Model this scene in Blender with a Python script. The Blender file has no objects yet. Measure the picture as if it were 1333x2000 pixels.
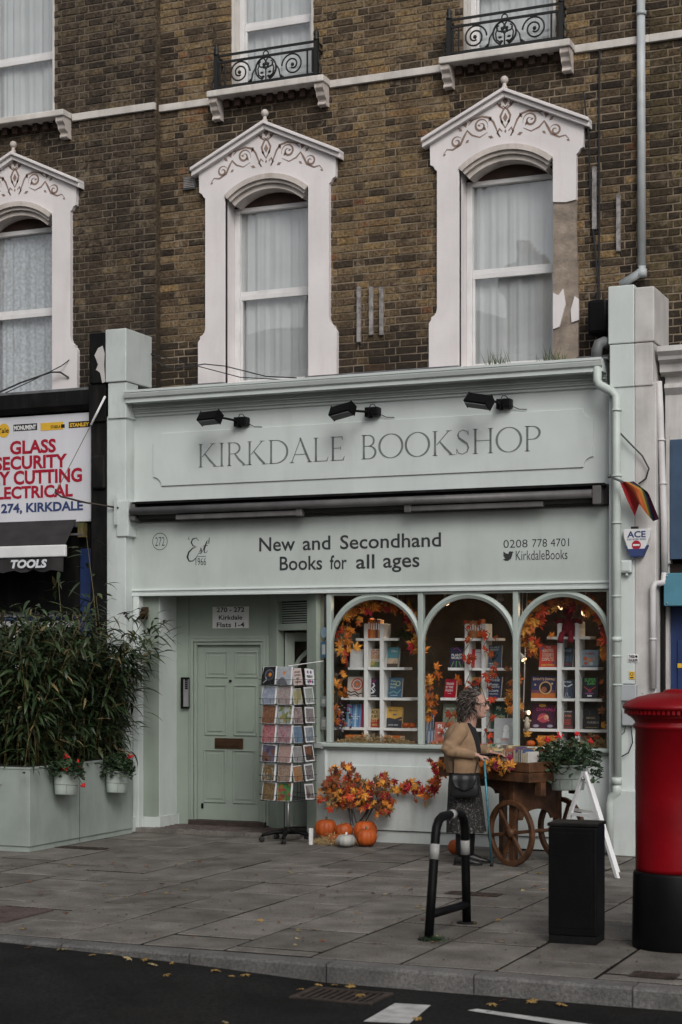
import bpy, math, random, bmesh
from mathutils import Vector, Matrix, Euler, noise
random.seed(11)
S = bpy.context.scene
COL = S.collection
R = math.radians
# ------------------------------------------------------------------ camera
F, CX, YH, TH, EYE, CAMX, DIST = 3350.0, 666.5, 1285.0, R(23.15), 1.8, 6.2, 15.55
cam = bpy.data.cameras.new('camera')
cam.sensor_fit = 'VERTICAL'; cam.sensor_height = 36.0; cam.sensor_width = 24.0
cam.lens = 36.0 * F / 2000.0
cam.shift_y = (YH - 1000.0) / 2000.0
cam.clip_end = 2000.0
cam.dof.use_dof = True; cam.dof.focus_distance = 16.0; cam.dof.aperture_fstop = 3.5
camo = bpy.data.objects.new('camera', cam); COL.objects.link(camo)
camo.location = (CAMX, -DIST, EYE); camo.rotation_euler = (R(90), 0, TH)
S.camera = camo
# ------------------------------------------------------------------ sky, sun, exposure
W = bpy.data.worlds.new('World'); S.world = W; W.use_nodes = True
wn = W.node_tree; wn.nodes.clear()
sky = wn.nodes.new('ShaderNodeTexSky'); sky.sky_type = 'NISHITA'; sky.sun_disc = False
SUN_EL, SUN_AZ = R(38), R(35)     # azimuth measured from -y (street side) towards +x
sky.sun_elevation = SUN_EL
sx, sy = math.sin(SUN_AZ), -math.cos(SUN_AZ)
sky.sun_rotation = math.atan2(sx, sy)
sky.air_density = 1.0; sky.dust_density = 4.0; sky.ozone_density = 1.0
hs = wn.nodes.new('ShaderNodeHueSaturation'); hs.inputs['Saturation'].default_value = 0.22
bg = wn.nodes.new('ShaderNodeBackground'); bg.inputs['Strength'].default_value = 0.1
wo = wn.nodes.new('ShaderNodeOutputWorld')
wn.links.new(sky.outputs[0], hs.inputs['Color']); wn.links.new(hs.outputs[0], bg.inputs['Color']); wn.links.new(bg.outputs[0], wo.inputs['Surface'])
sun = bpy.data.lights.new('sun', 'SUN'); sun.energy = 0.9; sun.angle = R(25); sun.color = (1.0, 0.97, 0.93)
suno = bpy.data.objects.new('sun', sun); COL.objects.link(suno)
sd = Vector((sx * math.cos(SUN_EL), sy * math.cos(SUN_EL), math.sin(SUN_EL)))
suno.rotation_euler = sd.to_track_quat('Z', 'Y').to_euler(); suno.location = sd * 40
S.view_settings.view_transform = 'Standard'; S.view_settings.look = 'None'
S.view_settings.exposure = 0.2; S.view_settings.gamma = 1.0; S.view_settings.use_curve_mapping = False
S.cycles.max_bounces = 6; S.cycles.transparent_max_bounces = 12
S.cycles.use_denoising = True

# ------------------------------------------------------------------ measuring helpers (a point of the photo at a known depth)
_s, _c = math.sin(TH), math.cos(TH)
def at(px, py, Y):
    u, v = (px - CX) / F, (YH - py) / F
    t = (Y + DIST) / (_c + u * _s)
    return Vector((CAMX + (-_s + u * _c) * t, Y, EYE + v * t))
def AX(px, Y): return at(px, 0, Y).x
def AZ(px, py, Y): return at(px, py, Y).z
def gd(px, py, z=0.0):
    u, v = (px - CX) / F, (YH - py) / F
    t = (z - EYE) / v
    return Vector((CAMX + (-_s + u * _c) * t, -DIST + (_c + u * _s) * t, z))
def proj(p):
    X, Y = p[0] - CAMX, p[1] + DIST
    d, r = -_s * X + _c * Y, _c * X + _s * Y
    return CX + F * r / d, YH - F * (p[2] - EYE) / d, d
def online(px, A, B):   # point of plan line A-B seen in image column px
    u = (px - CX) / F
    dx, dy = -_s + u * _c, _c + u * _s
    ex, ey = B[0] - A[0], B[1] - A[1]
    ax, ay = A[0] - CAMX, A[1] + DIST
    k = (dx * ay - dy * ax) / (dy * ex - dx * ey)
    return (A[0] + k * ex, A[1] + k * ey)

# ------------------------------------------------------------------ materials
def mat(name, col, rough=.6, var=.12, scale=6., fine=60., bump=.15, metal=0., grime=0., gcol=(.03, .027, .02), spec=.4, col2=None, objrand=0., streak=1.0, coat=0., chips=0., chipcol=(.25,.2,.16), speck=0., spsc=95.):
    m = bpy.data.materials.new(name); m.use_nodes = True
    nt = m.node_tree; b = nt.nodes['Principled BSDF']; L = nt.links.new
    N = nt.nodes.new
    geo = N('ShaderNodeNewGeometry')
    n1 = N('ShaderNodeTexNoise'); n1.inputs['Scale'].default_value = scale; n1.inputs['Detail'].default_value = 5
    L(geo.outputs['Position'], n1.inputs['Vector'])
    c2 = col2 if col2 else tuple(x * (1 - var * 2.2) for x in col)
    rp = N('ShaderNodeValToRGB'); rp.color_ramp.elements[0].position = .32; rp.color_ramp.elements[1].position = .68
    rp.color_ramp.elements[0].color = (*c2, 1); rp.color_ramp.elements[1].color = (*(min(1, x * (1 + var * .3)) for x in col), 1)
    L(n1.outputs[0], rp.inputs[0])
    out = rp.outputs[0]
    if objrand:
        oi = N('ShaderNodeObjectInfo'); h = N('ShaderNodeHueSaturation')
        mr = N('ShaderNodeMapRange'); mr.inputs[3].default_value = 1 - objrand; mr.inputs[4].default_value = 1 + objrand
        L(oi.outputs['Random'], mr.inputs[0]); L(mr.outputs[0], h.inputs['Value']); L(out, h.inputs['Color']); out = h.outputs[0]
    if grime:
        mp = N('ShaderNodeMapping'); mp.inputs['Scale'].default_value = (7 * streak, 7 * streak, 1.1)
        L(geo.outputs['Position'], mp.inputs[0])
        n2 = N('ShaderNodeTexNoise'); n2.inputs['Scale'].default_value = 1.; n2.inputs['Detail'].default_value = 8; n2.inputs['Roughness'].default_value = .65
        L(mp.outputs[0], n2.inputs['Vector'])
        r2 = N('ShaderNodeValToRGB'); r2.color_ramp.elements[0].position = .5; r2.color_ramp.elements[1].position = .8
        r2.color_ramp.elements[0].color = (0, 0, 0, 1); r2.color_ramp.elements[1].color = (grime, grime, grime, 1)
        L(n2.outputs[0], r2.inputs[0])
        mx = N('ShaderNodeMix'); mx.data_type = 'RGBA'
        L(r2.outputs[0], mx.inputs['Factor']); L(out, mx.inputs['A']); mx.inputs['B'].default_value = (*gcol, 1); out = mx.outputs['Result']
    if chips:
        n4 = N('ShaderNodeTexNoise'); n4.inputs['Scale'].default_value = 9.; n4.inputs['Detail'].default_value = 9; n4.inputs['Roughness'].default_value = .7
        L(geo.outputs['Position'], n4.inputs['Vector'])
        r4 = N('ShaderNodeValToRGB'); r4.color_ramp.elements[0].position = .74 - chips * .1; r4.color_ramp.elements[1].position = .755 - chips * .1
        r4.color_ramp.elements[0].color = (0, 0, 0, 1); r4.color_ramp.elements[1].color = (1, 1, 1, 1)
        L(n4.outputs[0], r4.inputs[0])
        mx = N('ShaderNodeMix'); mx.data_type = 'RGBA'
        L(r4.outputs[0], mx.inputs['Factor']); L(out, mx.inputs['A']); mx.inputs['B'].default_value = (*chipcol, 1); out = mx.outputs['Result']
    if speck:
        n6 = N('ShaderNodeTexNoise'); n6.inputs['Scale'].default_value = spsc; n6.inputs['Detail'].default_value = 6; n6.inputs['Roughness'].default_value = .8
        L(geo.outputs['Position'], n6.inputs['Vector'])
        r6 = N('ShaderNodeMapRange'); r6.inputs[1].default_value = .35; r6.inputs[2].default_value = .65; r6.inputs[3].default_value = 1 - speck; r6.inputs[4].default_value = 1 + speck
        L(n6.outputs[0], r6.inputs[0]); h6 = N('ShaderNodeHueSaturation'); L(r6.outputs[0], h6.inputs['Value']); L(out, h6.inputs['Color']); out = h6.outputs[0]
    L(out, b.inputs['Base Color'])
    b.inputs['Roughness'].default_value = rough; b.inputs['Metallic'].default_value = metal
    b.inputs['Specular IOR Level'].default_value = spec
    if coat: b.inputs['Coat Weight'].default_value = coat; b.inputs['Coat Roughness'].default_value = .15
    if bump:
        n3 = N('ShaderNodeTexNoise'); n3.inputs['Scale'].default_value = fine; n3.inputs['Detail'].default_value = 4
        L(geo.outputs['Position'], n3.inputs['Vector'])
        bp = N('ShaderNodeBump'); bp.inputs['Strength'].default_value = bump; bp.inputs['Distance'].default_value = .01
        L(n3.outputs[0], bp.inputs['Height']); L(bp.outputs[0], b.inputs['Normal'])
    return m
def flat(name, col, rough=.6, spec=.3):
    return mat(name, col, rough, var=.04, scale=20, bump=.0, spec=spec)
def glow(name, col, st):
    m = bpy.data.materials.new(name); m.use_nodes = True; b = m.node_tree.nodes['Principled BSDF']
    b.inputs['Base Color'].default_value = (*col, 1); b.inputs['Emission Color'].default_value = (*col, 1); b.inputs['Emission Strength'].default_value = st
    return m
def glass_mat(name, ior=1.5, tint=(.94, .95, .955), wob=.0, rough=0.0):
    m = bpy.data.materials.new(name); m.use_nodes = True; nt = m.node_tree; nt.nodes.clear(); N = nt.nodes.new; L = nt.links.new
    o = N('ShaderNodeOutputMaterial'); mx = N('ShaderNodeMixShader'); t = N('ShaderNodeBsdfTransparent'); g = N('ShaderNodeBsdfGlossy'); lw = N('ShaderNodeLayerWeight'); lw.inputs['Blend'].default_value = .5; pw = N('ShaderNodeMath'); pw.operation = 'POWER'; pw.inputs[1].default_value = 5; f = N('ShaderNodeMath'); f.operation = 'MULTIPLY_ADD'
    f0 = ((ior - 1) / (ior + 1)) ** 2; f.inputs[1].default_value = 1 - f0; f.inputs[2].default_value = f0; L(lw.outputs['Facing'], pw.inputs[0]); L(pw.outputs[0], f.inputs[0]); t.inputs[0].default_value = (*tint, 1); g.inputs['Roughness'].default_value = rough
    L(f.outputs[0], mx.inputs[0]); L(t.outputs[0], mx.inputs[1]); L(g.outputs[0], mx.inputs[2]); L(mx.outputs[0], o.inputs['Surface'])
    if wob:
        geo = N('ShaderNodeNewGeometry'); n = N('ShaderNodeTexNoise'); n.inputs['Scale'].default_value = 2.2; n.inputs['Detail'].default_value = 1
        b = N('ShaderNodeBump'); b.inputs['Strength'].default_value = wob; b.inputs['Distance'].default_value = .02
        L(geo.outputs['Position'], n.inputs['Vector']); L(n.outputs[0], b.inputs['Height']); L(b.outputs[0], g.inputs['Normal'])
    return m
def brick_mat(name, stops, soot=.55, smear=.75):
    m = bpy.data.materials.new(name); m.use_nodes = True; nt = m.node_tree; b = nt.nodes['Principled BSDF']; N = nt.nodes.new; L = nt.links.new
    geo = N('ShaderNodeNewGeometry'); oi = N('ShaderNodeObjectInfo')
    ad = N('ShaderNodeMath'); ad.operation = 'ADD'; L(geo.outputs['Random Per Island'], ad.inputs[0]); L(oi.outputs['Random'], ad.inputs[1])
    fr = N('ShaderNodeMath'); fr.operation = 'FRACT'; L(ad.outputs[0], fr.inputs[0])
    rp = N('ShaderNodeValToRGB'); e = rp.color_ramp.elements
    e[0].position, e[0].color = stops[0][0], (*stops[0][1], 1); e[1].position, e[1].color = stops[-1][0], (*stops[-1][1], 1)
    for p, c in stops[1:-1]:
        k = e.new(p); k.color = (*c, 1)
    L(fr.outputs[0], rp.inputs[0])
    n1 = N('ShaderNodeTexNoise'); n1.inputs['Scale'].default_value = 34; n1.inputs['Detail'].default_value = 8; n1.inputs['Roughness'].default_value = .7
    L(geo.outputs['Position'], n1.inputs['Vector'])
    r1 = N('ShaderNodeValToRGB'); r1.color_ramp.elements[0].position = .38; r1.color_ramp.elements[1].position = .66
    r1.color_ramp.elements[0].color = (.30, .28, .27, 1); r1.color_ramp.elements[1].color = (1.35, 1.3, 1.2, 1)
    L(n1.outputs[0], r1.inputs[0])
    mu = N('ShaderNodeMix'); mu.data_type = 'RGBA'; mu.blend_type = 'MULTIPLY'; mu.inputs['Factor'].default_value = 1
    L(rp.outputs[0], mu.inputs['A']); L(r1.outputs[0], mu.inputs['B'])
    n2 = N('ShaderNodeTexNoise'); n2.inputs['Scale'].default_value = 1.3; n2.inputs['Detail'].default_value = 6; n2.inputs['Roughness'].default_value = .6
    L(geo.outputs['Position'], n2.inputs['Vector'])
    r2 = N('ShaderNodeValToRGB'); r2.color_ramp.elements[0].position = .48; r2.color_ramp.elements[1].position = .7
    r2.color_ramp.elements[0].color = (0, 0, 0, 1); r2.color_ramp.elements[1].color = (soot, soot, soot, 1)
    L(n2.outputs[0], r2.inputs[0])
    # soot stain rising from the damp parapet of the shopfront, with a ragged edge
    sp = N('ShaderNodeSeparateXYZ'); L(geo.outputs['Position'], sp.inputs[0])
    ma = N('ShaderNodeMath'); ma.operation = 'MULTIPLY_ADD'; L(n2.outputs[0], ma.inputs[0]); ma.inputs[1].default_value = -1.9; L(sp.outputs['Z'], ma.inputs[2])
    mr = N('ShaderNodeMapRange'); mr.inputs[1].default_value = 3.95; mr.inputs[2].default_value = 4.45; mr.inputs[3].default_value = .8; mr.inputs[4].default_value = 0
    L(ma.outputs[0], mr.inputs[0])
    mp = N('ShaderNodeMapping'); mp.inputs['Scale'].default_value = (4.2, 4.2, .45); L(geo.outputs['Position'], mp.inputs[0])
    n7 = N('ShaderNodeTexNoise'); n7.inputs['Scale'].default_value = 1.; n7.inputs['Detail'].default_value = 7; n7.inputs['Roughness'].default_value = .65; L(mp.outputs[0], n7.inputs['Vector'])
    r7 = N('ShaderNodeMapRange'); r7.inputs[1].default_value = .52; r7.inputs[2].default_value = .72; r7.inputs[3].default_value = 0; r7.inputs[4].default_value = soot * .85; L(n7.outputs[0], r7.inputs[0])
    m0 = N('ShaderNodeMath'); m0.operation = 'MAXIMUM'; L(r2.outputs[0], m0.inputs[0]); L(r7.outputs[0], m0.inputs[1])
    mm = N('ShaderNodeMath'); mm.operation = 'MAXIMUM'; L(m0.outputs[0], mm.inputs[0]); L(mr.outputs[0], mm.inputs[1])
    # pointing mortar smeared over the brick faces
    n5 = N('ShaderNodeTexNoise'); n5.inputs['Scale'].default_value = 7.5; n5.inputs['Detail'].default_value = 9; n5.inputs['Roughness'].default_value = .72; n5.inputs['Distortion'].default_value = .6
    L(geo.outputs['Position'], n5.inputs['Vector'])
    r5 = N('ShaderNodeValToRGB'); r5.color_ramp.elements[0].position = .54; r5.color_ramp.elements[1].position = .64
    r5.color_ramp.elements[0].color = (0, 0, 0, 1); r5.color_ramp.elements[1].color = (smear, smear, smear, 1); L(n5.outputs[0], r5.inputs[0])
    m5 = N('ShaderNodeMix'); m5.data_type = 'RGBA'; L(r5.outputs[0], m5.inputs['Factor']); L(mu.outputs['Result'], m5.inputs['A']); m5.inputs['B'].default_value = (.25, .195, .135, 1)
    mx2 = N('ShaderNodeMix'); mx2.data_type = 'RGBA'; L(mm.outputs[0], mx2.inputs['Factor']); L(m5.outputs['Result'], mx2.inputs['A']); mx2.inputs['B'].default_value = (.022, .018, .015, 1)
    L(mx2.outputs['Result'], b.inputs['Base Color']); b.inputs['Roughness'].default_value = .9; b.inputs['Specular IOR Level'].default_value = .2
    bp = N('ShaderNodeBump'); bp.inputs['Strength'].default_value = .7; bp.inputs['Distance'].default_value = .012
    L(n1.outputs[0], bp.inputs['Height']); L(bp.outputs[0], b.inputs['Normal'])
    return m
def picture_mat(name, stops, scale, seed, kind='noise'):
    """a printed picture: soft coloured patches"""
    m = bpy.data.materials.new(name); m.use_nodes = True; nt = m.node_tree; b = nt.nodes['Principled BSDF']; N = nt.nodes.new; L = nt.links.new
    tc = N('ShaderNodeTexCoord'); mp = N('ShaderNodeMapping'); mp.inputs['Location'].default_value = (seed * 3.7, seed * 1.3, seed * 2.1); L(tc.outputs['Object'], mp.inputs[0])
    if kind == 'cells':
        n = N('ShaderNodeTexVoronoi'); n.inputs['Scale'].default_value = scale; L(mp.outputs[0], n.inputs['Vector'])
        sx_ = N('ShaderNodeSeparateColor'); L(n.outputs['Color'], sx_.inputs[0]); src = sx_.outputs[0]
    else:
        n = N('ShaderNodeTexNoise'); n.inputs['Scale'].default_value = scale * 1.5; n.inputs['Detail'].default_value = 6; n.inputs['Roughness'].default_value = .62; n.inputs['Distortion'].default_value = 1.6; L(mp.outputs[0], n.inputs['Vector'])
        mr = N('ShaderNodeMapRange'); mr.inputs[1].default_value = .3; mr.inputs[2].default_value = .7; L(n.outputs[0], mr.inputs[0]); src = mr.outputs[0]
    rp = N('ShaderNodeValToRGB'); e = rp.color_ramp.elements
    e[0].position, e[0].color = 0, (*stops[0], 1); e[1].position, e[1].color = 1, (*stops[-1], 1)
    for i, c in enumerate(stops[1:-1]): e.new((i + 1) / (len(stops) - 1)).color = (*c, 1)
    L(src, rp.inputs[0]); L(rp.outputs[0], b.inputs['Base Color']); b.inputs['Roughness'].default_value = .35
    return m

GREEN = (.585, .63, .615)
M_ = {}
M_['green'] = mat('pale_green_paint', GREEN, .45, var=.05, scale=1.6, bump=.05, grime=.2, gcol=(.25, .25, .21), spec=.45, streak=.6, chips=.1, chipcol=(.2, .19, .16))
M_['green2'] = mat('pale_green_paint_weathered', (.57, .615, .60), .5, var=.07, scale=2.5, bump=.1, grime=.4, gcol=(.18, .18, .15), streak=.7, chips=.12, chipcol=(.08, .07, .06))
M_['planter'] = mat('weathered_planter_paint', (.33, .375, .345), .55, var=.1, scale=2.5, bump=.1, grime=.4, gcol=(.12, .12, .1), streak=.7, chips=.12, chipcol=(.06, .055, .05))
M_['green_shaded'] = mat('pale_green_paint_shaded', (.485, .53, .505), .45, var=.06, scale=1.8, bump=.05, grime=.22, gcol=(.2, .2, .17), streak=.6)  # the fascia's paint, darkened to stand in for shade lower down
M_['joinery'] = mat('green_joinery_paint_shaded', (.385, .44, .41), .42, var=.06, scale=2., bump=.05, grime=.2, gcol=(.17, .17, .14))  # darker than the fascia green, with shade low on the front mixed in
M_['sage'] = mat('sage_green_door_paint', (.265, .31, .265), .4, var=.06, scale=2., bump=.05, grime=.25, gcol=(.14, .14, .1))
M_['plaster'] = mat('white_stucco_paint', (.74, .70, .70), .7, var=.05, scale=2.2, bump=.15, fine=25, grime=.22, gcol=(.42, .34, .29))
M_['plaster_soft'] = mat('stained_stucco_moulding', (.60, .54, .50), .7, var=.12, scale=5, bump=.2, grime=.6, gcol=(.2, .15, .12))
M_['render'] = mat('bare_brown_render', (.33, .27, .22), .9, var=.2, scale=9, bump=.6, fine=40, chips=.3, chipcol=(.5, .45, .42))
M_['stonewhite'] = mat('white_painted_string_course', (.66, .62, .58), .75, var=.1, scale=4, bump=.2, grime=.45, gcol=(.22, .18, .14))
M_['band'] = mat('scuffed_white_band', (.36, .36, .35), .6, var=.15, scale=14, bump=.1, grime=.4, chips=.5, chipcol=(.06, .06, .06))
M_['carve'] = mat('incised_carving', (.27, .19, .155), .9, var=.1)
M_['pinkwhite'] = mat('flaking_white_masonry_paint', (.58, .56, .545), .65, var=.12, scale=3, bump=.25, fine=18, grime=.45, gcol=(.22, .17, .14), chips=.5, chipcol=(.13, .1, .08))
M_['upvc'] = mat('white_window_frame', (.70, .69, .69), .4, var=.05, bump=.03, grime=.25, gcol=(.3, .27, .25))
M_['curtain'] = mat('net_curtain', (.60, .62, .62), .9, var=.05, scale=3, bump=0)
M_['lace'] = mat('lace_curtain', (.58, .61, .63), .9, var=.16, scale=28, bump=0)
M_['brownboard'] = mat('dark_brown_board', (.055, .03, .022), .7, var=.2, bump=.2)
M_['glass'] = glass_mat('window_glass', 2.65, wob=.09)
M_['shopglass'] = glass_mat('shop_window_glass', 1.5, wob=.02)
M_['mortar'] = mat('lime_mortar', (.265, .21, .15), .95, var=.2, scale=3, bump=.6, fine=70, grime=.5, streak=.3)
M_['mortar_dark'] = mat('sooty_mortar', (.18, .15, .115), .95, var=.2, scale=3, bump=.6, fine=70, grime=.4, streak=.3)
STOCK = [(0, (.055, .045, .034)), (.15, (.11, .08, .055)), (.35, (.16, .115, .073)), (.55, (.20, .145, .088)), (.8, (.24, .178, .105)), (.93, (.29, .20, .10)), (1., (.20, .10, .06))]
M_['brick'] = brick_mat('yellow_stock_brick', STOCK, .6)
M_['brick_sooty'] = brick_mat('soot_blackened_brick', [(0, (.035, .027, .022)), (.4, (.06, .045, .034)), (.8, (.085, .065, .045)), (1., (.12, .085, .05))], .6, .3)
M_['brick_dark'] = brick_mat('sooty_stock_brick', [(0, (.045, .036, .030)), (.35, (.065, .05, .039)), (.7, (.09, .07, .052)), (.9, (.12, .095, .066)), (1., (.16, .12, .07))], .55, .45)
M_['brick_right'] = brick_mat('mossy_stock_brick', [(0, (.05, .04, .028)), (.35, (.075, .058, .036)), (.7, (.115, .09, .05)), (1., (.16, .125, .068))], .6, .5)
M_['lead'] = mat('grey_lead_sheet', (.16, .165, .17), .55, var=.2, scale=8, bump=.2)
M_['iron'] = mat('black_wrought_iron', (.012, .012, .012), .5, var=.2, bump=.15)
M_['black'] = mat('black_satin_paint', (.0035, .0035, .0038), .5, var=.15, scale=9, bump=.1, grime=.3, gcol=(.012, .011, .010), spec=.14)
M_['blackmatt'] = mat('black_weathered_paint', (.008, .008, .008), .65, spec=.15, var=.25, scale=5, bump=.15, grime=.4, gcol=(.05, .045, .04))
M_['rubber'] = mat('black_rubber', (.012, .012, .012), .7, bump=.1)
M_['awning'] = mat('brown_grey_awning_metal', (.125, .12, .12), .45, var=.15, bump=.08, grime=.3)
M_['awning_dark'] = mat('dark_brown_awning_cloth', (.028, .026, .026), .8, var=.2, bump=.2)
M_['ink'] = mat('grey_green_sign_lettering', (.17, .19, .185), .6, var=.15, scale=14, bump=0)
M_['ink_dark'] = flat('charcoal_sign_lettering', (.035, .037, .04), .55)
M_['white'] = mat('white_painted_board', (.72, .72, .72), .5, var=.04, bump=.03, grime=.12, gcol=(.35, .33, .3))
M_['shelfwhite'] = mat('white_shelf_paint', (.74, .74, .72), .5, var=.03, bump=.02)
M_['signwhite'] = mat('white_sign_panel', (.66, .66, .70), .4, var=.05, scale=1.5, bump=0, grime=.25, gcol=(.4, .38, .36))
M_['redink'] = flat('crimson_sign_lettering', (.36, .008, .03)); M_['blueink'] = flat('navy_sign_lettering', (.035, .055, .16))
M_['yellow'] = flat('yellow_sign_print', (.70, .42, .04)); M_['blackink'] = flat('black_print', (.01, .01, .011)); M_['whiteink'] = flat('white_print', (.75, .75, .74))
M_['pvc'] = mat('pale_green_pipe_paint', (.52, .575, .545), .4, var=.06, bump=.04, grime=.3, gcol=(.2, .19, .16))
M_['pvcwhite'] = mat('white_pipe_paint', (.64, .62, .62), .45, var=.08, bump=.05, grime=.4, gcol=(.2, .17, .15))
M_['pvcgrey'] = mat('grey_pipe', (.46, .49, .50), .4, var=.1, bump=.05, grime=.3)
M_['pipedark'] = mat('dark_grey_pipe', (.13, .14, .14), .5, var=.15, bump=.1)
M_['wood'] = mat('stained_cart_timber', (.115, .05, .022), .5, var=.3, scale=10, bump=.15, fine=35, grime=.4, gcol=(.05, .022, .01), streak=3)
M_['wood_dark'] = mat('dark_cart_timber', (.06, .027, .013), .55, var=.25, scale=10, bump=.15)
M_['batten'] = mat('grey_weathered_batten', (.33, .31, .30), .8, var=.25, scale=20, bump=.3)
M_['slab'] = mat('worn_concrete_paving', (.172, .158, .142), .75, var=.2, scale=3.4, fine=120, bump=.5, grime=.6, gcol=(.06, .044, .036), streak=.35, objrand=.2, speck=.4, spsc=60., spec=.25)
M_['joint'] = mat('dark_paving_joint', (.014, .012, .010), .95, var=.2, bump=.4, spec=.1)
M_['kerb'] = mat('granite_kerb', (.14, .135, .13), .6, var=.15, scale=5, fine=140, bump=.5, grime=.55, gcol=(.035, .032, .03), streak=.4, objrand=.15, speck=.5, spsc=50.)
M_['asphalt'] = mat('wet_dark_asphalt', (.014, .0137, .0133), .85, var=.3, scale=1.6, fine=150, bump=1.0, grime=.3, gcol=(.04, .035, .03), streak=.2, spec=.15, speck=.9, spsc=38.)
M_['roadpaint'] = mat('worn_white_road_paint', (.50, .50, .49), .7, var=.15, scale=9, fine=150, bump=.5, chips=.9, chipcol=(.04, .04, .04), grime=.4)
M_['postred'] = mat('pillar_box_red', (.20, .0012, .005), .42, var=.1, scale=4, bump=.12, fine=24, spec=.22, grime=.35, gcol=(.10, .004, .006), streak=.5)
M_['castiron'] = mat('rusty_cast_iron', (.05, .035, .028), .7, var=.3, scale=12, bump=.4)
M_['tactile'] = mat('brown_tactile_paving', (.10, .07, .065), .75, var=.2, bump=.4)
M_['pumpkin'] = mat('orange_pumpkin_skin', (.46, .088, .011), .55, var=.16, scale=7, bump=.08, spec=.45, objrand=.12)
M_['palepumpkin'] = mat('grey_blue_pumpkin_skin', (.42, .42, .39), .6, var=.15, scale=9, bump=.15)
M_['stalk'] = mat('dry_stalk', (.16, .13, .07), .8, var=.2, bump=.3)
M_['straw'] = mat('dry_straw', (.60, .44, .22), .8, var=.2, scale=40, bump=0)
M_['leafg'] = mat('bamboo_leaf', (.04, .066, .024), .45, var=.45, scale=9, bump=0, objrand=.3, spec=.4, col2=(.010, .022, .008))
M_['leafpale'] = mat('pale_bamboo_leaf', (.085, .11, .04), .5, var=.3, scale=9, bump=0, objrand=.3)
M_['leafdry'] = mat('dry_bamboo_leaf', (.26, .20, .09), .6, var=.3, scale=9, bump=0)
M_['culm'] = mat('tan_bamboo_culm', (.15, .11, .05), .6, var=.4, scale=12, bump=.1, col2=(.09, .085, .03))
M_['soil'] = mat('dark_planter_soil', (.02, .016, .012), .95, bump=.6)
M_['gerleaf'] = mat('geranium_leaf', (.045, .075, .035), .5, var=.4, scale=14, bump=0, col2=(.012, .028, .012))
M_['gerred'] = mat('red_geranium_petal', (.60, .010, .014), .5, var=.2, scale=40, bump=0)
M_['bucket'] = mat('pale_green_bucket', (.37, .42, .385), .45, var=.1, bump=.05, grime=.35, gcol=(.16, .15, .12))
M_['bucketline'] = mat('bucket_seam', (.2, .23, .2), .6)
M_['chrome'] = mat('dull_steel', (.42, .42, .42), .35, metal=.8, var=.1, bump=.05)
M_['wire'] = mat('dark_wire', (.03, .03, .032), .45, bump=0)
M_['paper'] = mat('book_page_block', (.52, .45, .34), .8, var=.1, scale=60, bump=0)
M_['card'] = mat('white_greeting_card', (.68, .68, .70), .45, var=.03, bump=0)
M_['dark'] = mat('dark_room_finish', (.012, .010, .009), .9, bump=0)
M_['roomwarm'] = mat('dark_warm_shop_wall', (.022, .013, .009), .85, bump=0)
M_['navy'] = mat('navy_blue_paint', (.020, .040, .125), .45, var=.1, bump=.05, grime=.3)
M_['steelblue'] = mat('steel_blue_panel', (.055, .095, .16), .45, var=.1, bump=.03, grime=.2)
M_['teal'] = mat('teal_blue_sign_panel', (.085, .24, .32), .45, var=.08, bump=.03, grime=.2)
M_['plush'] = mat('crimson_plush', (.20, .006, .018), .95, var=.25, scale=70, fine=300, bump=.8)
M_['ceil'] = mat('grey_porch_ceiling', (.3, .33, .31), .7)
M_['bulb'] = glow('lit_lamp_face', (1.0, .60, .32), 2.6)
M_['bulbsmall'] = glow('lit_string_light', (1.0, .66, .3), 5.0)
M_['greenglow'] = glow('green_lit_lamp', (.5, 1.0, .7), 2.5)
M_['brass'] = mat('tarnished_brass', (.10, .055, .03), .45, metal=.6, var=.2)
M_['slate'] = mat('grey_roof_slate', (.09, .09, .10), .7, var=.2, bump=.3)
M_['pot'] = mat('terracotta_chimney_pot', (.36, .22, .13), .8, var=.2, bump=.1)
M_['oppwall'] = mat('cream_stucco_opposite', (.55, .50, .44), .8, var=.1, scale=1)
M_['oppbrick'] = mat('opposite_brick', (.16, .11, .07), .9, var=.2, scale=4)
def colm(c, rough=.45, _k={}):
    k = (tuple(round(x, 3) for x in c), rough)
    if k not in _k: _k[k] = mat('print_colour', c, rough, var=.05, scale=30, bump=0, spec=.35)
    return _k[k]
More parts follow.
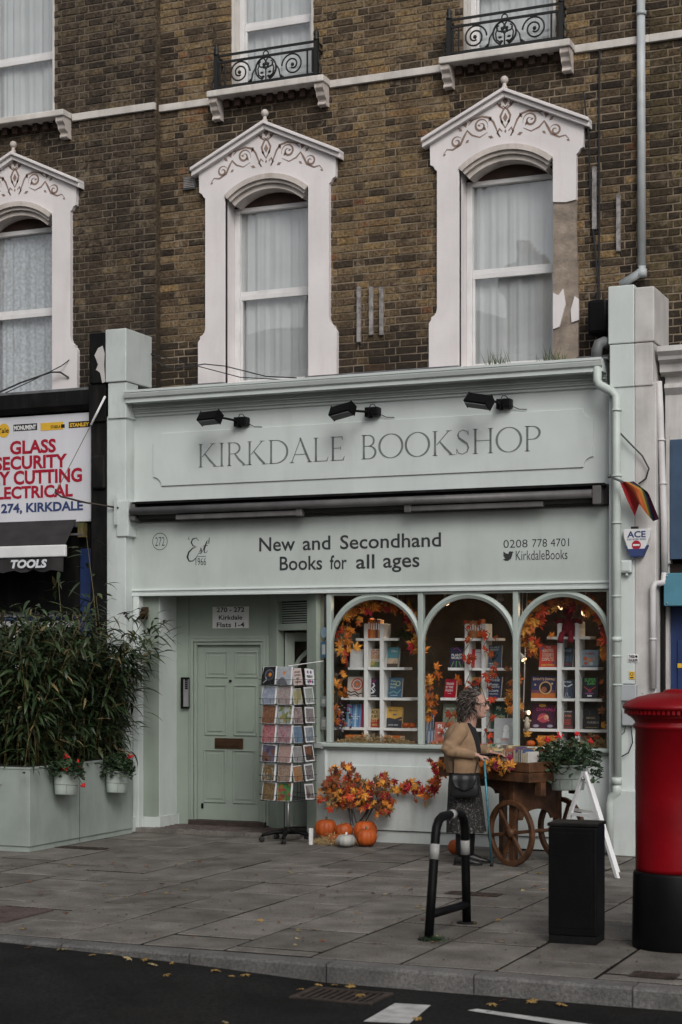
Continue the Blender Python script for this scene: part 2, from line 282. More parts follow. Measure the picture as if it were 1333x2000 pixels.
# ------------------------------------------------------------------ mesh building
WM = {}
_txt = {}
def text_mesh(s, off=0.0, shear=0.0, spacing=1.0):
    k = (s, off, shear, spacing)
    if k not in _txt:
        cu = bpy.data.curves.new('text', 'FONT'); cu.body = s; cu.offset = off; cu.shear = shear; cu.space_character = spacing; cu.resolution_u = 3
        ob = bpy.data.objects.new('text', cu); me = bpy.data.meshes.new_from_object(ob)
        v = [(p.co.x, p.co.y) for p in me.vertices]; f = [tuple(p.vertices) for p in me.polygons]
        if v:
            x0, x1 = min(p[0] for p in v), max(p[0] for p in v); y0, y1 = min(p[1] for p in v), max(p[1] for p in v)
        else: x0, x1, y0, y1 = 0, 1, 0, 1
        _txt[k] = (v, f, x0, x1, y0, y1)
        bpy.data.objects.remove(ob); bpy.data.curves.remove(cu); bpy.data.meshes.remove(me)
    return _txt[k]
class MB:
    def __init__(s): s.v, s.f, s.mi, s.sm, s.mats, s.cur, s.T, s.smooth = [], [], [], [], [], None, None, False
    def use(s, m):
        m = M_[m] if isinstance(m, str) else m
        if m not in s.mats: s.mats.append(m)
        s.cur = s.mats.index(m); return s
    def add(s, vs, fs, smooth=None):
        if s.cur is None: s.cur = 0
        n = len(s.v)
        s.v += [s.T @ Vector(p) for p in vs] if s.T else [Vector(p) for p in vs]
        for f in fs: s.f.append(tuple(i + n for i in f)); s.mi.append(s.cur); s.sm.append(s.smooth if smooth is None else smooth)
        return s
    def box(s, x0, x1, y0, y1, z0, z1):
        return s.add([(x0, y0, z0), (x1, y0, z0), (x1, y1, z0), (x0, y1, z0), (x0, y0, z1), (x1, y0, z1), (x1, y1, z1), (x0, y1, z1)],
                     [(0, 3, 2, 1), (4, 5, 6, 7), (0, 1, 5, 4), (1, 2, 6, 5), (2, 3, 7, 6), (3, 0, 4, 7)], False)
    def rbox(s, c, size, rot):       # oriented box
        M = Matrix.Translation(c) @ Euler(rot).to_matrix().to_4x4(); o = s.T; s.T = (o @ M) if o else M
        a, b, d = size; s.box(-a / 2, a / 2, -b / 2, b / 2, -d / 2, d / 2); s.T = o; return s
    def quad(s, *p): return s.add(p, [tuple(range(len(p)))], False)
    def prism(s, pts, y0, y1, back=True):   # outline in x,z (counter-clockwise seen from -y)
        n = len(pts); vs = [(x, y0, z) for x, z in pts] + [(x, y1, z) for x, z in pts]
        fs = [tuple(range(n))] + [(i, i + n, (i + 1) % n + n, (i + 1) % n) for i in range(n)]
        if back: fs.append(tuple(range(2 * n - 1, n - 1, -1)))
        return s.add(vs, fs, False)
    def extrude(s, prof, x0, x1):    # profile in y,z swept along x
        n = len(prof); vs = [(x0, y, z) for y, z in prof] + [(x1, y, z) for y, z in prof]
        return s.add(vs, [tuple(range(n)), tuple(range(2 * n - 1, n - 1, -1))] + [(i, (i + 1) % n, (i + 1) % n + n, i + n) for i in range(n)], False)
    def plan(s, pts, z0, z1):        # outline in x,y
        n = len(pts); vs = [(x, y, z0) for x, y in pts] + [(x, y, z1) for x, y in pts]
        return s.add(vs, [tuple(range(n - 1, -1, -1)), tuple(range(n, 2 * n))] + [(i, (i + 1) % n, (i + 1) % n + n, i + n) for i in range(n)], False)
    def tube(s, pts, r, n=8, cap=True, flat=None):
        pts = [Vector(p) for p in pts]; k = len(pts); rs = r if isinstance(r, (list, tuple)) else [r] * k
        vs, fs = [], []; up = None
        for i, p in enumerate(pts):
            a = pts[max(i - 1, 0)]; b = pts[min(i + 1, k - 1)]; t = (b - a).normalized() if (b - a).length > 1e-9 else Vector((0, 0, 1))
            if up is None: up = Vector((0, 0, 1)) if abs(t.z) < .9 else Vector((0, 1, 0))
            sd_ = t.cross(up).normalized(); up = sd_.cross(t).normalized()
            for j in range(n):
                q = 2 * math.pi * j / n
                vs.append(p + sd_ * (math.cos(q) * rs[i]) + up * (math.sin(q) * rs[i] * (flat or 1)))
        for i in range(k - 1):
            for j in range(n): fs.append((i * n + j, i * n + (j + 1) % n, (i + 1) * n + (j + 1) % n, (i + 1) * n + j))
        s.add(vs, fs, n > 5)
        if cap: 
            m = len(s.v) - len(vs)
            for f in (tuple(m + j for j in range(n - 1, -1, -1)), tuple(m + (k - 1) * n + j for j in range(n))): s.f.append(f); s.mi.append(s.cur); s.sm.append(False)
        return s
    def lathe(s, prof, n=24, c=(0, 0, 0), sx=1, sy=1, smooth=True, fn=None, cap=True):
        vs, fs = [], []; k = len(prof)
        for r, z in prof:
            for j in range(n):
                a = 2 * math.pi * j / n; rr = r * (fn(a, z) if fn else 1)
                vs.append((c[0] + math.cos(a) * rr * sx, c[1] + math.sin(a) * rr * sy, c[2] + z))
        for i in range(k - 1):
            for j in range(n): fs.append((i * n + j, i * n + (j + 1) % n, (i + 1) * n + (j + 1) % n, (i + 1) * n + j))
        if cap and prof[0][0] > 1e-6: fs.append(tuple(range(n - 1, -1, -1)))
        if cap and prof[-1][0] > 1e-6: fs.append(tuple((k - 1) * n + j for j in range(n)))
        return s.add(vs, fs, smooth)
    def ball(s, c, r, n=10, m=7):
        r = r if isinstance(r, (tuple, list)) else (r, r, r)
        return s.lathe([(max(math.sin(math.pi * i / m), 1e-4), -math.cos(math.pi * i / m) * r[2]) for i in range(m + 1)], n, c, r[0], r[1])
    def loft(s, rings, cap=True, smooth=True):
        n = len(rings[0]); vs = [p for r in rings for p in r]; fs = []
        for i in range(len(rings) - 1):
            for j in range(n): fs.append((i * n + j, i * n + (j + 1) % n, (i + 1) * n + (j + 1) % n, (i + 1) * n + j))
        if cap: fs += [tuple(range(n - 1, -1, -1)), tuple((len(rings) - 1) * n + j for j in range(n))]
        return s.add(vs, fs, smooth)
    def text(s, t, x0, x1, z0, z1, y=0., off=0., shear=0., depth=0., sp=1.):
        v, f, a, b, c, d = text_mesh(t, off, shear, sp)
        kx, kz = (x1 - x0) / max(b - a, 1e-6), (z1 - z0) / max(d - c, 1e-6)
        return s.add([(x0 + (p[0] - a) * kx, y, z0 + (p[1] - c) * kz) for p in v], f, False)
    def disc(s, x, z, r, y, n=20, rz=None):
        return s.add([(x + r * math.cos(2 * math.pi * i / n), y, z + (rz or r) * math.sin(2 * math.pi * i / n)) for i in range(n)], [tuple(range(n))], False)
    def ribbon(s, pts, ws, y, depth=0.):     # flat stroke in x,z
        k = len(pts); ws = ws if isinstance(ws, (list, tuple)) else [ws] * k; a, b = [], []
        for i, p in enumerate(pts):
            q0, q1 = pts[max(i - 1, 0)], pts[min(i + 1, k - 1)]; dx, dz = q1[0] - q0[0], q1[1] - q0[1]; l = math.hypot(dx, dz) or 1
            a.append((p[0] - dz / l * ws[i] / 2, y, p[1] + dx / l * ws[i] / 2)); b.append((p[0] + dz / l * ws[i] / 2, y, p[1] - dx / l * ws[i] / 2))
        return s.add(a + b, [(i + k, i + 1 + k, i + 1, i) for i in range(k - 1)], False)
    def mesh(s, name='mesh', inv=None):
        me = bpy.data.meshes.new(name)
        me.from_pydata([inv @ p for p in s.v] if inv else s.v, [], s.f)
        for m in s.mats: me.materials.append(m)
        me.polygons.foreach_set('material_index', s.mi); me.polygons.foreach_set('use_smooth', s.sm); me.update(); return me
    def build(s, name, m=None, parent=None, world=True, bevel=0., kind=None, label=None):
        if m is not None and not s.mats: s.use(m)
        elif m is not None and not s.mats: s.use(m)
        inv = WM[parent.name].inverted() if (parent and world and parent.name in WM) else None
        if s.mats == [] and m is not None: s.mats.append(M_[m] if isinstance(m, str) else m)
        o = bpy.data.objects.new(name, s.mesh(name, inv)); COL.objects.link(o)
        if parent: o.parent = parent; WM[o.name] = WM.get(parent.name, Matrix())
        else: WM[o.name] = Matrix()
        if bevel:
            b = o.modifiers.new('edge', 'BEVEL'); b.width = bevel; b.segments = 2; b.limit_method = 'ANGLE'; b.angle_limit = R(40)
        if kind: o['kind'] = kind
        if label: o['label'] = label
        return o
def mb(m): return MB().use(m)
def thing(name, label, cat, loc=(0, 0, 0), rz=0., group=None, rot=None, kind=None):
    o = bpy.data.objects.new(name, None); COL.objects.link(o); o.location = loc; o.rotation_euler = rot if rot else (0, 0, rz); o.empty_display_size = .1
    o['label'] = label; o['category'] = cat
    if group: o['group'] = group
    if kind: o['kind'] = kind
    WM[o.name] = Matrix.Translation(loc) @ Euler(o.rotation_euler).to_matrix().to_4x4(); return o
def tag(o, label, cat, group=None, kind=None):
    o['label'] = label; o['category'] = cat
    if group: o['group'] = group
    if kind: o['kind'] = kind
    return o
def centre(o):      # move a one-mesh thing's origin to its lowest middle point
    me = o.data; n = len(me.vertices)
    if not n: return o
    xs = [v.co.x for v in me.vertices]; ys = [v.co.y for v in me.vertices]; zs = [v.co.z for v in me.vertices]
    c = Vector(((min(xs) + max(xs)) / 2, (min(ys) + max(ys)) / 2, min(zs))); me.transform(Matrix.Translation(-c)); o.location = c; WM[o.name] = Matrix.Translation(c); return o
def inst(name, me, parent, loc, rot=(0, 0, 0), world=True, scale=None, label=None):
    o = bpy.data.objects.new(name, me); COL.objects.link(o)
    if parent:
        o.parent = parent
        loc = WM[parent.name].inverted() @ Vector(loc) if world and parent.name in WM else loc
    o.location = loc; o.rotation_euler = rot
    if scale: o.scale = scale
    if label: o['label'] = label
    return o
def sheet_with_holes(B, x0, x1, z0, z1, y, holes):
    xs = sorted({x0, x1, *[min(max(h[i], x0), x1) for h in holes for i in (0, 1)]}); zs = sorted({z0, z1, *[min(max(h[i], z0), z1) for h in holes for i in (2, 3)]})
    for i in range(len(xs) - 1):
        for j in range(len(zs) - 1):
            cx_, cz_ = (xs[i] + xs[i + 1]) / 2, (zs[j] + zs[j + 1]) / 2
            if any(h[0] < cx_ < h[1] and h[2] < cz_ < h[3] for h in holes): continue
            B.quad((xs[i], y, zs[j]), (xs[i + 1], y, zs[j]), (xs[i + 1], y, zs[j + 1]), (xs[i], y, zs[j + 1]))
    return B
def arc(cx_, cz_, r, a0, a1, n): return [(cx_ + r * math.cos(R(a0 + (a1 - a0) * i / n)), cz_ + r * math.sin(R(a0 + (a1 - a0) * i / n))) for i in range(n + 1)]
def spiral(cx_, cz_, r0, r1, a0, a1, n=28): return [(cx_ + (r0 + (r1 - r0) * i / n) * math.cos(R(a0 + (a1 - a0) * i / n)), cz_ + (r0 + (r1 - r0) * i / n) * math.sin(R(a0 + (a1 - a0) * i / n))) for i in range(n + 1)]

# ------------------------------------------------------------------ bricks
_bm = {}
def brick_mesh(w, m, var):
    k = (round(w, 2), m.name, var)
    if k not in _bm:
        rr = random.Random(hash(k[0]) + var * 77); h, d, c = .063, .009, .004; j = lambda a=.005: rr.uniform(-a, a)
        v = [(-w / 2, 0, -h / 2), (w / 2, 0, -h / 2), (w / 2, 0, h / 2), (-w / 2, 0, h / 2)]
        v += [(p[0] + j(), -d + .004, p[2] + j()) for p in v[:4]]
        v += [(p[0] * (1 - 2 * c / w) + j(.002), -d + j(.002), p[2] * (1 - 2 * c / h) + j(.002)) for p in v[:4]]
        f = [(8, 9, 10, 11)] + [(a + i, a + (i + 1) % 4, a + 4 + (i + 1) % 4, a + 4 + i) for a in (0, 4) for i in range(4)]
        B = mb(m); B.add(v, f, False); _bm[k] = B.mesh('brick')
    return _bm[k]
def brick_wall(parent, x0, x1, z0, z1, Y, holes, m, limit=300, seed=1, mf=None):
    rr = random.Random(seed); out = []; row = 0; z = z0
    while z < z1:
        x = x0 - (0 if row % 2 == 0 else .163); k = 0
        while x < x1:
            w = .215 if (k + row) % 2 == 0 else .1025
            spans = [(max(x, x0), min(x + w, x1))]
            for h in holes:
                if h[2] < z + .066 and h[3] > z:
                    ns = []
                    for a, b in spans:
                        if h[1] <= a or h[0] >= b: ns.append((a, b)); continue
                        if a < h[0]: ns.append((a, h[0]))
                        if b > h[1]: ns.append((h[1], b))
                    spans = ns
            for a, b in spans:
                if b - a > .035: out.append(((a + b) / 2, b - a, z + .033))
            x += w + .012; k += 1
        z += .0765; row += 1
    vis = []
    for q in out:
        px, py, d = proj((q[0], Y, q[2]))
        vis.append((d if (-15 < px < 1348 and -10 < py < 760) else 1e6 + d, q))
    vis.sort(key=lambda t: t[0])
    rest = mb(m)
    for i, (d, (x, w, z)) in enumerate(vis):
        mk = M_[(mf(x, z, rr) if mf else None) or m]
        me = brick_mesh(w, mk, rr.randrange(5)); ox = rr.uniform(-.003, .003); oy = rr.uniform(-.002, .004); rz = rr.uniform(-.01, .01)
        if i < limit and d < 1e5: inst('brick', me, parent, (x, Y + oy, z), (0, 0, rz))
        else:
            rest.use(mk).T = Matrix.Translation((x, Y + oy, z)) @ Matrix.Rotation(rz, 4, 'Z'); rest.add([p.co for p in me.vertices], [tuple(p.vertices) for p in me.polygons], False)
    if rest.f: rest.T = None; rest.build('bricks', None, parent, kind='stuff')
# ================================================================== GROUND
def upstand(x):
    P = [(-2, .016), (-.06, .02), (.4, .034), (1.33, .066), (2.16, .108), (9, .112)]
    if x <= P[0][0]: return P[0][1]
    for (a, u), (b, w) in zip(P, P[1:]):
        if x <= b: return u + (w - u) * (x - a) / (b - a)
    return P[-1][1]
B = mb('asphalt'); xs = [-80, -30, -12, -6, -2, -.06, .4, .85, 1.33, 1.7, 2.16, 4, 7, 12, 30, 90]; ys = [-15.2, -12, -9, -7.5, -6.28]
for i in range(len(xs) - 1):
    for k in range(len(ys) - 1):
        zf = lambda x, y: -upstand(x) - .004 + .03 * min(1, (-6.28 - y) / 5)
        B.quad((xs[i], ys[k], zf(xs[i], ys[k])), (xs[i + 1], ys[k], zf(xs[i + 1], ys[k])), (xs[i + 1], ys[k + 1], zf(xs[i + 1], ys[k + 1])), (xs[i], ys[k + 1], zf(xs[i], ys[k + 1])))
road = B.build('road', kind='structure')
B = mb('asphalt').quad((-600, -600, -.3), (600, -600, -.3), (600, 600, -.3), (-600, 600, -.3)); B.build('ground', kind='structure')
B = mb('joint').quad((-80, -6.2, -.007), (90, -6.2, -.007), (90, .75, -.007), (-80, .75, -.007)); pav = B.build('pavement', kind='structure')
rr = random.Random(5)
def slab_mesh(w, l, m='slab', var=0):
    B = mb(m); e = .007; z1 = 0; rq = random.Random(int(w * 1000) + int(l * 77) + var)
    j = lambda: rq.uniform(-.002, .002)
    bot = [(-w / 2, -l / 2, -.05), (w / 2, -l / 2, -.05), (w / 2, l / 2, -.05), (-w / 2, l / 2, -.05)]
    mid = [(p[0] + j(), p[1] + j(), -.005) for p in bot]; top = [(p[0] * (1 - 2 * e / w) + j(), p[1] * (1 - 2 * e / l) + j(), 0) for p in bot]
    B.add(bot + mid + top, [(8, 9, 10, 11)] + [(4 + i, 4 + (i + 1) % 4, 8 + (i + 1) % 4, 8 + i) for i in range(4)], False)
    B.use('joint').add(bot + mid, [(i, (i + 1) % 4, 4 + (i + 1) % 4, 4 + i) for i in range(4)], False)
    return B.mesh('paving_slab')
_sm = {}
SW = .585
for c in range(-17, 8):
    x = 2.55 + c * SW + SW / 2; y = -6.135; off = [0, .45, .2, .62][c % 4]; first = True
    while y < .3:
        l = off if (first and off > 0) else rr.choice([.9, .9, .75, .6, .45]); first = False
        if y + l > .7: break
        # leave out what stands outside the picture on the left
        k = (round(SW - rr.choice([.016, .022]), 3), round(l - rr.choice([.022, .03, .034, .034, .06]), 3), rr.randrange(3))
        if k not in _sm: _sm[k] = slab_mesh(*k[:2], var=k[2])
        px, py, d = proj((x, y + l / 2, 0))
        if -160 < px < 1480:
            tac = (-.9 < x < .1 and -5.75 < y < -4.6 and False)
            inst('paving_slab', _sm[k], pav, (x, y + l / 2, rr.uniform(-.003, .002)), (rr.uniform(-.002, .002), rr.uniform(-.004, .004), rr.uniform(-.004, .004)))
        y += l
# tactile slabs by the dropped kerb
p0 = gd(8, 1786); B = mb('tactile'); B.box(p0.x - .36, p0.x + .22, p0.y - .3, p0.y + .3, -.01, .008)
for i in range(8):
    for k in range(8): B.lathe([(.016, .008), (.011, .013), (.001, .014)], 8, (p0.x - .33 + i * .074, p0.y - .27 + k * .078, 0))
B.build('tactile_slab', None, pav, label='brown studded tactile slab')
B = mb('kerb').box(-80, 90, -6.28, -6.15, -.16, -.012); kb = B.build('kerb', kind='structure')
kj = gd(638, 1882).x; _km = {}
for c in range(-9, 7):
    w = .905; B = mb('kerb'); rq = random.Random(c + 40); e = .012
    sec = [(-.075, -.16), (-.075, -.018), (-.068, -.006), (-.056, 0), (.07, 0), (.07, -.16)]
    B.extrude([(a + rq.uniform(-.002, .002), b) for a, b in sec], -w / 2, w / 2); me = B.mesh('kerb_stone')
    inst('kerb_stone', me, kb, (kj + .457 + c * .9135, -6.222 + rq.uniform(-.004, .004), rq.uniform(-.003, .003)), (0, 0, rq.uniform(-.003, .003)))
# worn road markings
def road_patch(pts, name, label, cat):
    P = [gd(px, py, -.1) for px, py in pts]
    B = mb('roadpaint'); B.add([(p.x, p.y, -upstand(p.x) - .004 + .03 * min(1, (-6.28 - p.y) / 5) + .004) for p in P], [tuple(range(len(P)))], False)
    return tag(centre(B.build(name)), label, cat)
road_patch([(710, 1994), (772, 1957), (842, 1961), (800, 1998)], 'road_marking', 'short worn white block painted on the road in front of the kerb', 'road marking')
road_patch([(913, 1971), (932, 1968), (1230, 2009), (1190, 2014)], 'road_marking', 'long thin white line painted on the dark road', 'road marking')
# road gully grate
g0 = gd(668, 1946, -.11); B = mb('castiron')
t = thing('gully_grate', 'rusty iron gully grate set in the road against the kerb', 'drain grate', (g0.x, g0.y, -upstand(g0.x) - .004))
f = MB().use('castiron'); f.T = None
for a in (-1, 1): f.box(a * .23 - .02, a * .23 + .02, -.17, .17, -.0, .012); f.box(-.21, .21, a * .155 - .015, a * .155 + .015, 0, .0115)
f.build('frame', None, t, world=False)
b0 = mb('castiron').box(-.008, .008, -.14, .14, 0, .009).mesh('bar')
for i in range(9): inst('bar', b0, t, (-.18 + i * .045, 0, 0), world=False)
mb('joint').quad((-.24, -.17, .002), (.24, -.17, .002), (.24, .17, .002), (-.24, .17, .002)).build('pit', None, t, world=False)
def cover(px, py, w, l, label, m='castiron'):
    p = gd(px, py); t = thing('drain_cover', label, 'drain cover', (p.x, p.y, .002))
    mb(m).box(-w / 2, w / 2, -l / 2, l / 2, 0, .006).build('frame', None, t, world=False)
    B = mb(m)
    for i in range(6):
        for k in range(4): B.box(-w * .42 + i * w * .15, -w * .42 + i * w * .15 + w * .09, -l * .4 + k * l * .22, -l * .4 + k * l * .22 + l * .12, .006, .010)
    B.build('lid', None, t, world=False)
cover(1278, 1906, .26, .16, 'small rusty iron cover in the paving in front of the pillar box')
cover(160, 1657, .5, .16, 'narrow dark iron cover in the paving beside the planter')
cover(925, 1747, .42, .16, 'reddish iron cover in the paving beyond the cycle stand')

# ================================================================== HOUSES
YB, YL = .42, .32
def incise(B, xc, z, y):            # scrolled carving cut in the gable
    for sgn in (-1, 1):
        def P(pts): return [(xc + sgn * a, z + b) for a, b in pts]
        sp = lambda *a: P(spiral(*a))
        w = lambda pts, a=.023: [max(.004, a * math.sin(math.pi * (i + .6) / (len(pts) + .2))) for i in range(len(pts))]
        for q in (sp(.25, .03, .075, .02, 200, -300), sp(.50, -.10, .06, .012, 160, -330), P([(.06, -.10), (.09, -.02), (.12, .05), (.16, .10), (.24, .12), (.33, .10), (.38, .05)]), P([(.18, -.04), (.26, -.08), (.34, -.05), (.39, .0), (.42, -.05), (.46, -.13), (.54, -.17), (.60, -.16), (.635, -.20)]),
                  P([(0, -.02), (.04, .05), (.05, .10), (.02, .16), (-.03, .20)]), P([(.02, .17), (.06, .20), (.10, .25)]), P([(.05, -.10), (.08, -.06), (.06, -.02), (.03, -.05)])):
            pass
            B.ribbon(q if sgn > 0 else q, w(q), y)
        for lx, lz, a, l in ((.10, .21, 50, .07), (.055, .19, 95, .05), (.40, .03, 70, .09), (.34, .09, 30, .06), (.44, .0, 40, .06), (.17, .06, 120, .06), (.20, -.02, 60, .05), (.37, -.09, -40, .05), (.12, -.1, 20, .06), (.61, -.2, -30, .04), (.03, .02, 80, .05), (.25, .03, 20, .04)):
            ca, sa = math.cos(R(a)), math.sin(R(a)); k = l * .28
            pts = [(0, 0), (l * .45, k), (l, 0), (l * .45, -k)]; pts = [(lx + u * ca - v * sa, lz + u * sa + v * ca) for u, v in pts]
            B.add([(xc + sgn * u, y, z + v) for u, v in pts], [(0, 1, 2, 3)], False)
    for lz, l in ((.20, .10), (.04, .09), (-.07, .04)):
        B.add([(xc, y, z + lz), (xc + l * .28, y, z + lz + l * .45), (xc, y, z + lz + l), (xc - l * .28, y, z + lz + l * .45)], [(0, 1, 2, 3)], False)
def sash_window(parent, xc, Y, hw, z0, z1, zm, curtain, lab=None, arch=0):
    fr = mb('upvc')
    fw = .055
    fr.box(xc - hw, xc - hw + fw, Y, Y + .07, z0, z1); fr.box(xc + hw - fw, xc + hw, Y, Y + .07, z0, z1)
    fr.box(xc - hw + fw, xc + hw - fw, Y + .002, Y + .068, z1 - .05, z1); fr.box(xc - hw + fw, xc + hw - fw, Y + .002, Y + .068, z0, z0 + .07)
    w = fr.build('window', None, parent, bevel=.006, label=lab)
    s = mb('upvc')
    s.box(xc - hw + fw, xc + hw - fw, Y + .03, Y + .065, zm + .005, zm + .045); s.box(xc - hw + fw, xc + hw - fw, Y + .01, Y + .045, zm - .05, zm + .002)
    for sgn in (-1, 1):
        a = xc + sgn * (hw - fw - .014); s.box(a - .013, a + .013, Y + .012, Y + .04, z0 + .07, zm - .05)
    s.build('meeting_rail', None, w, bevel=.004)
    mb('glass').quad((xc - hw + fw, Y + .05, zm + .02), (xc + hw - fw, Y + .05, zm + .02), (xc + hw - fw, Y + .05, z1 - .03), (xc - hw + fw, Y + .05, z1 - .03)).build('pane', None, w)
    mb('glass').quad((xc - hw + fw, Y + .03, z0 + .03), (xc + hw - fw, Y + .03, z0 + .03), (xc + hw - fw, Y + .03, zm - .02), (xc - hw + fw, Y + .03, zm - .02)).build('pane', None, w)
    B = mb(curtain); n = 90; rq = random.Random(int(xc * 100) + 900); ph = [rq.uniform(0, 6) for _ in range(4)]; rows = [z0 - .05, z0 + .4, (z0 + z1) / 2, z1 - .4, z1 + .02]; vs = []; fs = []
    for r, z in enumerate(rows):
        for i in range(n + 1):
            u = i / n; k = 1 - .15 * r / 4
            u = u + .025 * math.sin(u * 5.3 + ph[1]) + .012 * math.sin(u * 13 + ph[3]); d = .006 * math.sin(u * 62 + ph[0] + .3 * math.sin(r)) + .007 * math.sin(u * 31 + ph[1] + r * .25) + .003 * math.sin(u * 111 + ph[2]) + .01 * math.sin(u * 9 + ph[3])
            vs.append((xc - hw + .01 + (2 * hw - .02) * i / n, Y + .10 + d * k, z))
    for r in range(len(rows) - 1):
        for i in range(n): a = r * (n + 1) + i; fs.append((a, a + 1, a + n + 2, a + n + 1))
    B.add(vs, fs, True).build('curtain', None, w)
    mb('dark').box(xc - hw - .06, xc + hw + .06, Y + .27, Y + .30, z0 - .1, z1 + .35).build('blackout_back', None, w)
    return w
def first_window(parent, xc, Yw, peeled=False, frag=False, lab=None):
    Yf = Yw - .06; zb = 4.62
    pl = mb('plaster')
    for sgn in (-1, 1):
        X = lambda a: xc + sgn * a
        out = [(.475, 6.585), (.475, zb), (.79, zb), (.79, 5.10), (.765, 5.135), (.765, 5.16), (.735, 5.175), (.715, 5.20), (.705, 5.24), (.705, 6.585)]
        if peeled and sgn > 0: out = [(.475, 6.585), (.475, 6.17), (.60, 6.155), (.705, 6.17), (.705, 6.585)]
        pts = [(X(a), z) for a, z in out]
        if sgn < 0: pts = pts[::-1]
        pl.prism(pts[::-1], Yf, Yw + .0)
    arcp = []
    n = 14; hw, zs, zc = .475, 6.585, 6.765; rad = (hw * hw + (zc - zs) ** 2) / (2 * (zc - zs)); zo = zc - rad
    a0 = math.degrees(math.atan2(zs - zo, hw))
    arcp = arc(xc, zo, rad, 180 - a0, a0, n)
    head = arcp + [(xc + .705, 6.585), (xc + .705, 6.60), (xc + .725, 6.615), (xc + .745, 6.65), (xc + .775, 6.665), (xc + .78, 6.93), (xc, 7.33), (xc - .78, 6.93), (xc - .775, 6.665), (xc - .745, 6.65), (xc - .725, 6.615), (xc - .705, 6.60), (xc - .705, 6.585)]
    # the head above the opening as strips so that the arch stays clean
    top = lambda x: 6.885 + (.78 - abs(x - xc)) / .78 * .365
    N = 28; ux = [xc - hw + 2 * hw * i / N for i in range(N + 1)]; za = lambda x: zo + math.sqrt(max(rad * rad - (x - xc) ** 2, 0))
    vs = []; fs = []
    for x in ux: vs += [(x, Yf, za(x)), (x, Yf, top(x)), (x, Yw + .2, za(x))]
    for i in range(N): a = i * 3; fs += [(a, a + 3, a + 4, a + 1), (a + 2, a + 5, a + 3, a)]
    pl.add(vs, fs, False)
    for sgn in (-1, 1):
        out = [(.475, 6.585), (.705, 6.585), (.705, 6.60), (.725, 6.615), (.745, 6.65), (.775, 6.665), (.78, 6.885), (.475, top(xc + .475))]
        pts = [(xc + sgn * a, z) for a, z in out]
        pl.prism(pts if sgn > 0 else pts[::-1], Yf, Yw)
    sur = pl.build('window_surround', None, parent, label=lab)
    # reveals
    rv = mb('plaster')
    for sgn in (-1, 1):
        a = xc + sgn * .475; b = xc + sgn * .50
        if not (peeled and sgn > 0): rv.box(min(a, b), max(a, b), Yf + .02, Yw + .2, zb, 6.60)
    if rv.f: rv.build('reveal', None, sur)
    if peeled:
        q = mb('render'); q.prism([(xc + .475, zb), (xc + .72, zb), (xc + .722, 5.2), (xc + .70, 5.9), (xc + .703, 6.17), (xc + .60, 6.157), (xc + .475, 6.168)], Yf + .018, Yw + .0)
        q.build('bare_render', None, sur, label='bare brown render where the white coat has fallen off')
        pt = mb('plaster'); pt.prism([(xc + .476, 4.95), (xc + .54, 4.97), (xc + .60, 5.18), (xc + .575, 5.33), (xc + .53, 5.27), (xc + .476, 5.3)], Yf - .002, Yf + .02)
        pt.prism([(xc + .66, 5.0), (xc + .73, 5.02), (xc + .728, 5.22), (xc + .69, 5.25), (xc + .65, 5.12)], Yf - .002, Yf + .02); pt.build('plaster_remnant', None, sur)
    # archivolt rings
    ring = mb('plaster_soft')
    for d0, d1, ya, yb in ((-.012, .04, Yf - .02, Yf + .05), (.04, .075, Yf + .012, Yf + .1), (.075, .125, Yf + .05, Yw + .2)):
        o = arc(xc, zo, rad - d0, 180 - a0 - .8, a0 + .8, n); i_ = arc(xc, zo, rad - d1, 180 - a0 - .8, a0 + .8, n)
        vs = []; fs = []
        for k in range(n + 1):
            vs += [(o[k][0], ya, o[k][1]), (i_[k][0], ya, i_[k][1]), (i_[k][0], yb, i_[k][1]), (o[k][0], yb, o[k][1])]
        for k in range(n):
            a = k * 4
            for e in range(4): fs.append((a + e, a + (e + 1) % 4, a + 4 + (e + 1) % 4, a + 4 + e))
        fs += [(3, 2, 1, 0), (n * 4, n * 4 + 1, n * 4 + 2, n * 4 + 3)]
        ring.add(vs, fs, False)
    ring.build('arch_moulding', None, sur)
    # raking hood with finial
    hd = mb('plaster')
    for sgn in (-1, 1):
        def rake(d0, d1, y0, y1):
            pts = [(xc, 7.245 + d0), (xc + sgn * .845, 6.85 + d0), (xc + sgn * .845, 6.85 + d1), (xc, 7.245 + d1)]
            hd.prism(pts if sgn < 0 else pts[::-1], y0, y1)
        rake(-.02, .03, Yf - .05, Yw); rake(.03, .065, Yf - .085, Yw)
    hd.build('hood', None, sur, bevel=.006)
    fi = mb('plaster_soft'); fi.lathe([(.03, 7.30), (.028, 7.325), (.018, 7.34), (.02, 7.36)], 12, (xc, Yf - .03, 0)); fi.ball((xc, Yf - .03, 7.392), .040, 12, 8); fi.build('finial', None, sur)
    c = mb('carve'); incise(c, xc, 6.955, Yf - .002); c.build('carving', None, sur)
    # brown board in the head of the opening
    mb('brownboard').prism([(xc - .49, 6.515), (xc + .49, 6.515)] + [(x, z - .06) for x, z in arc(xc, zo, rad, a0, 180 - a0, 10)], Yw + .165, Yw + .19).build('head_board', None, sur)
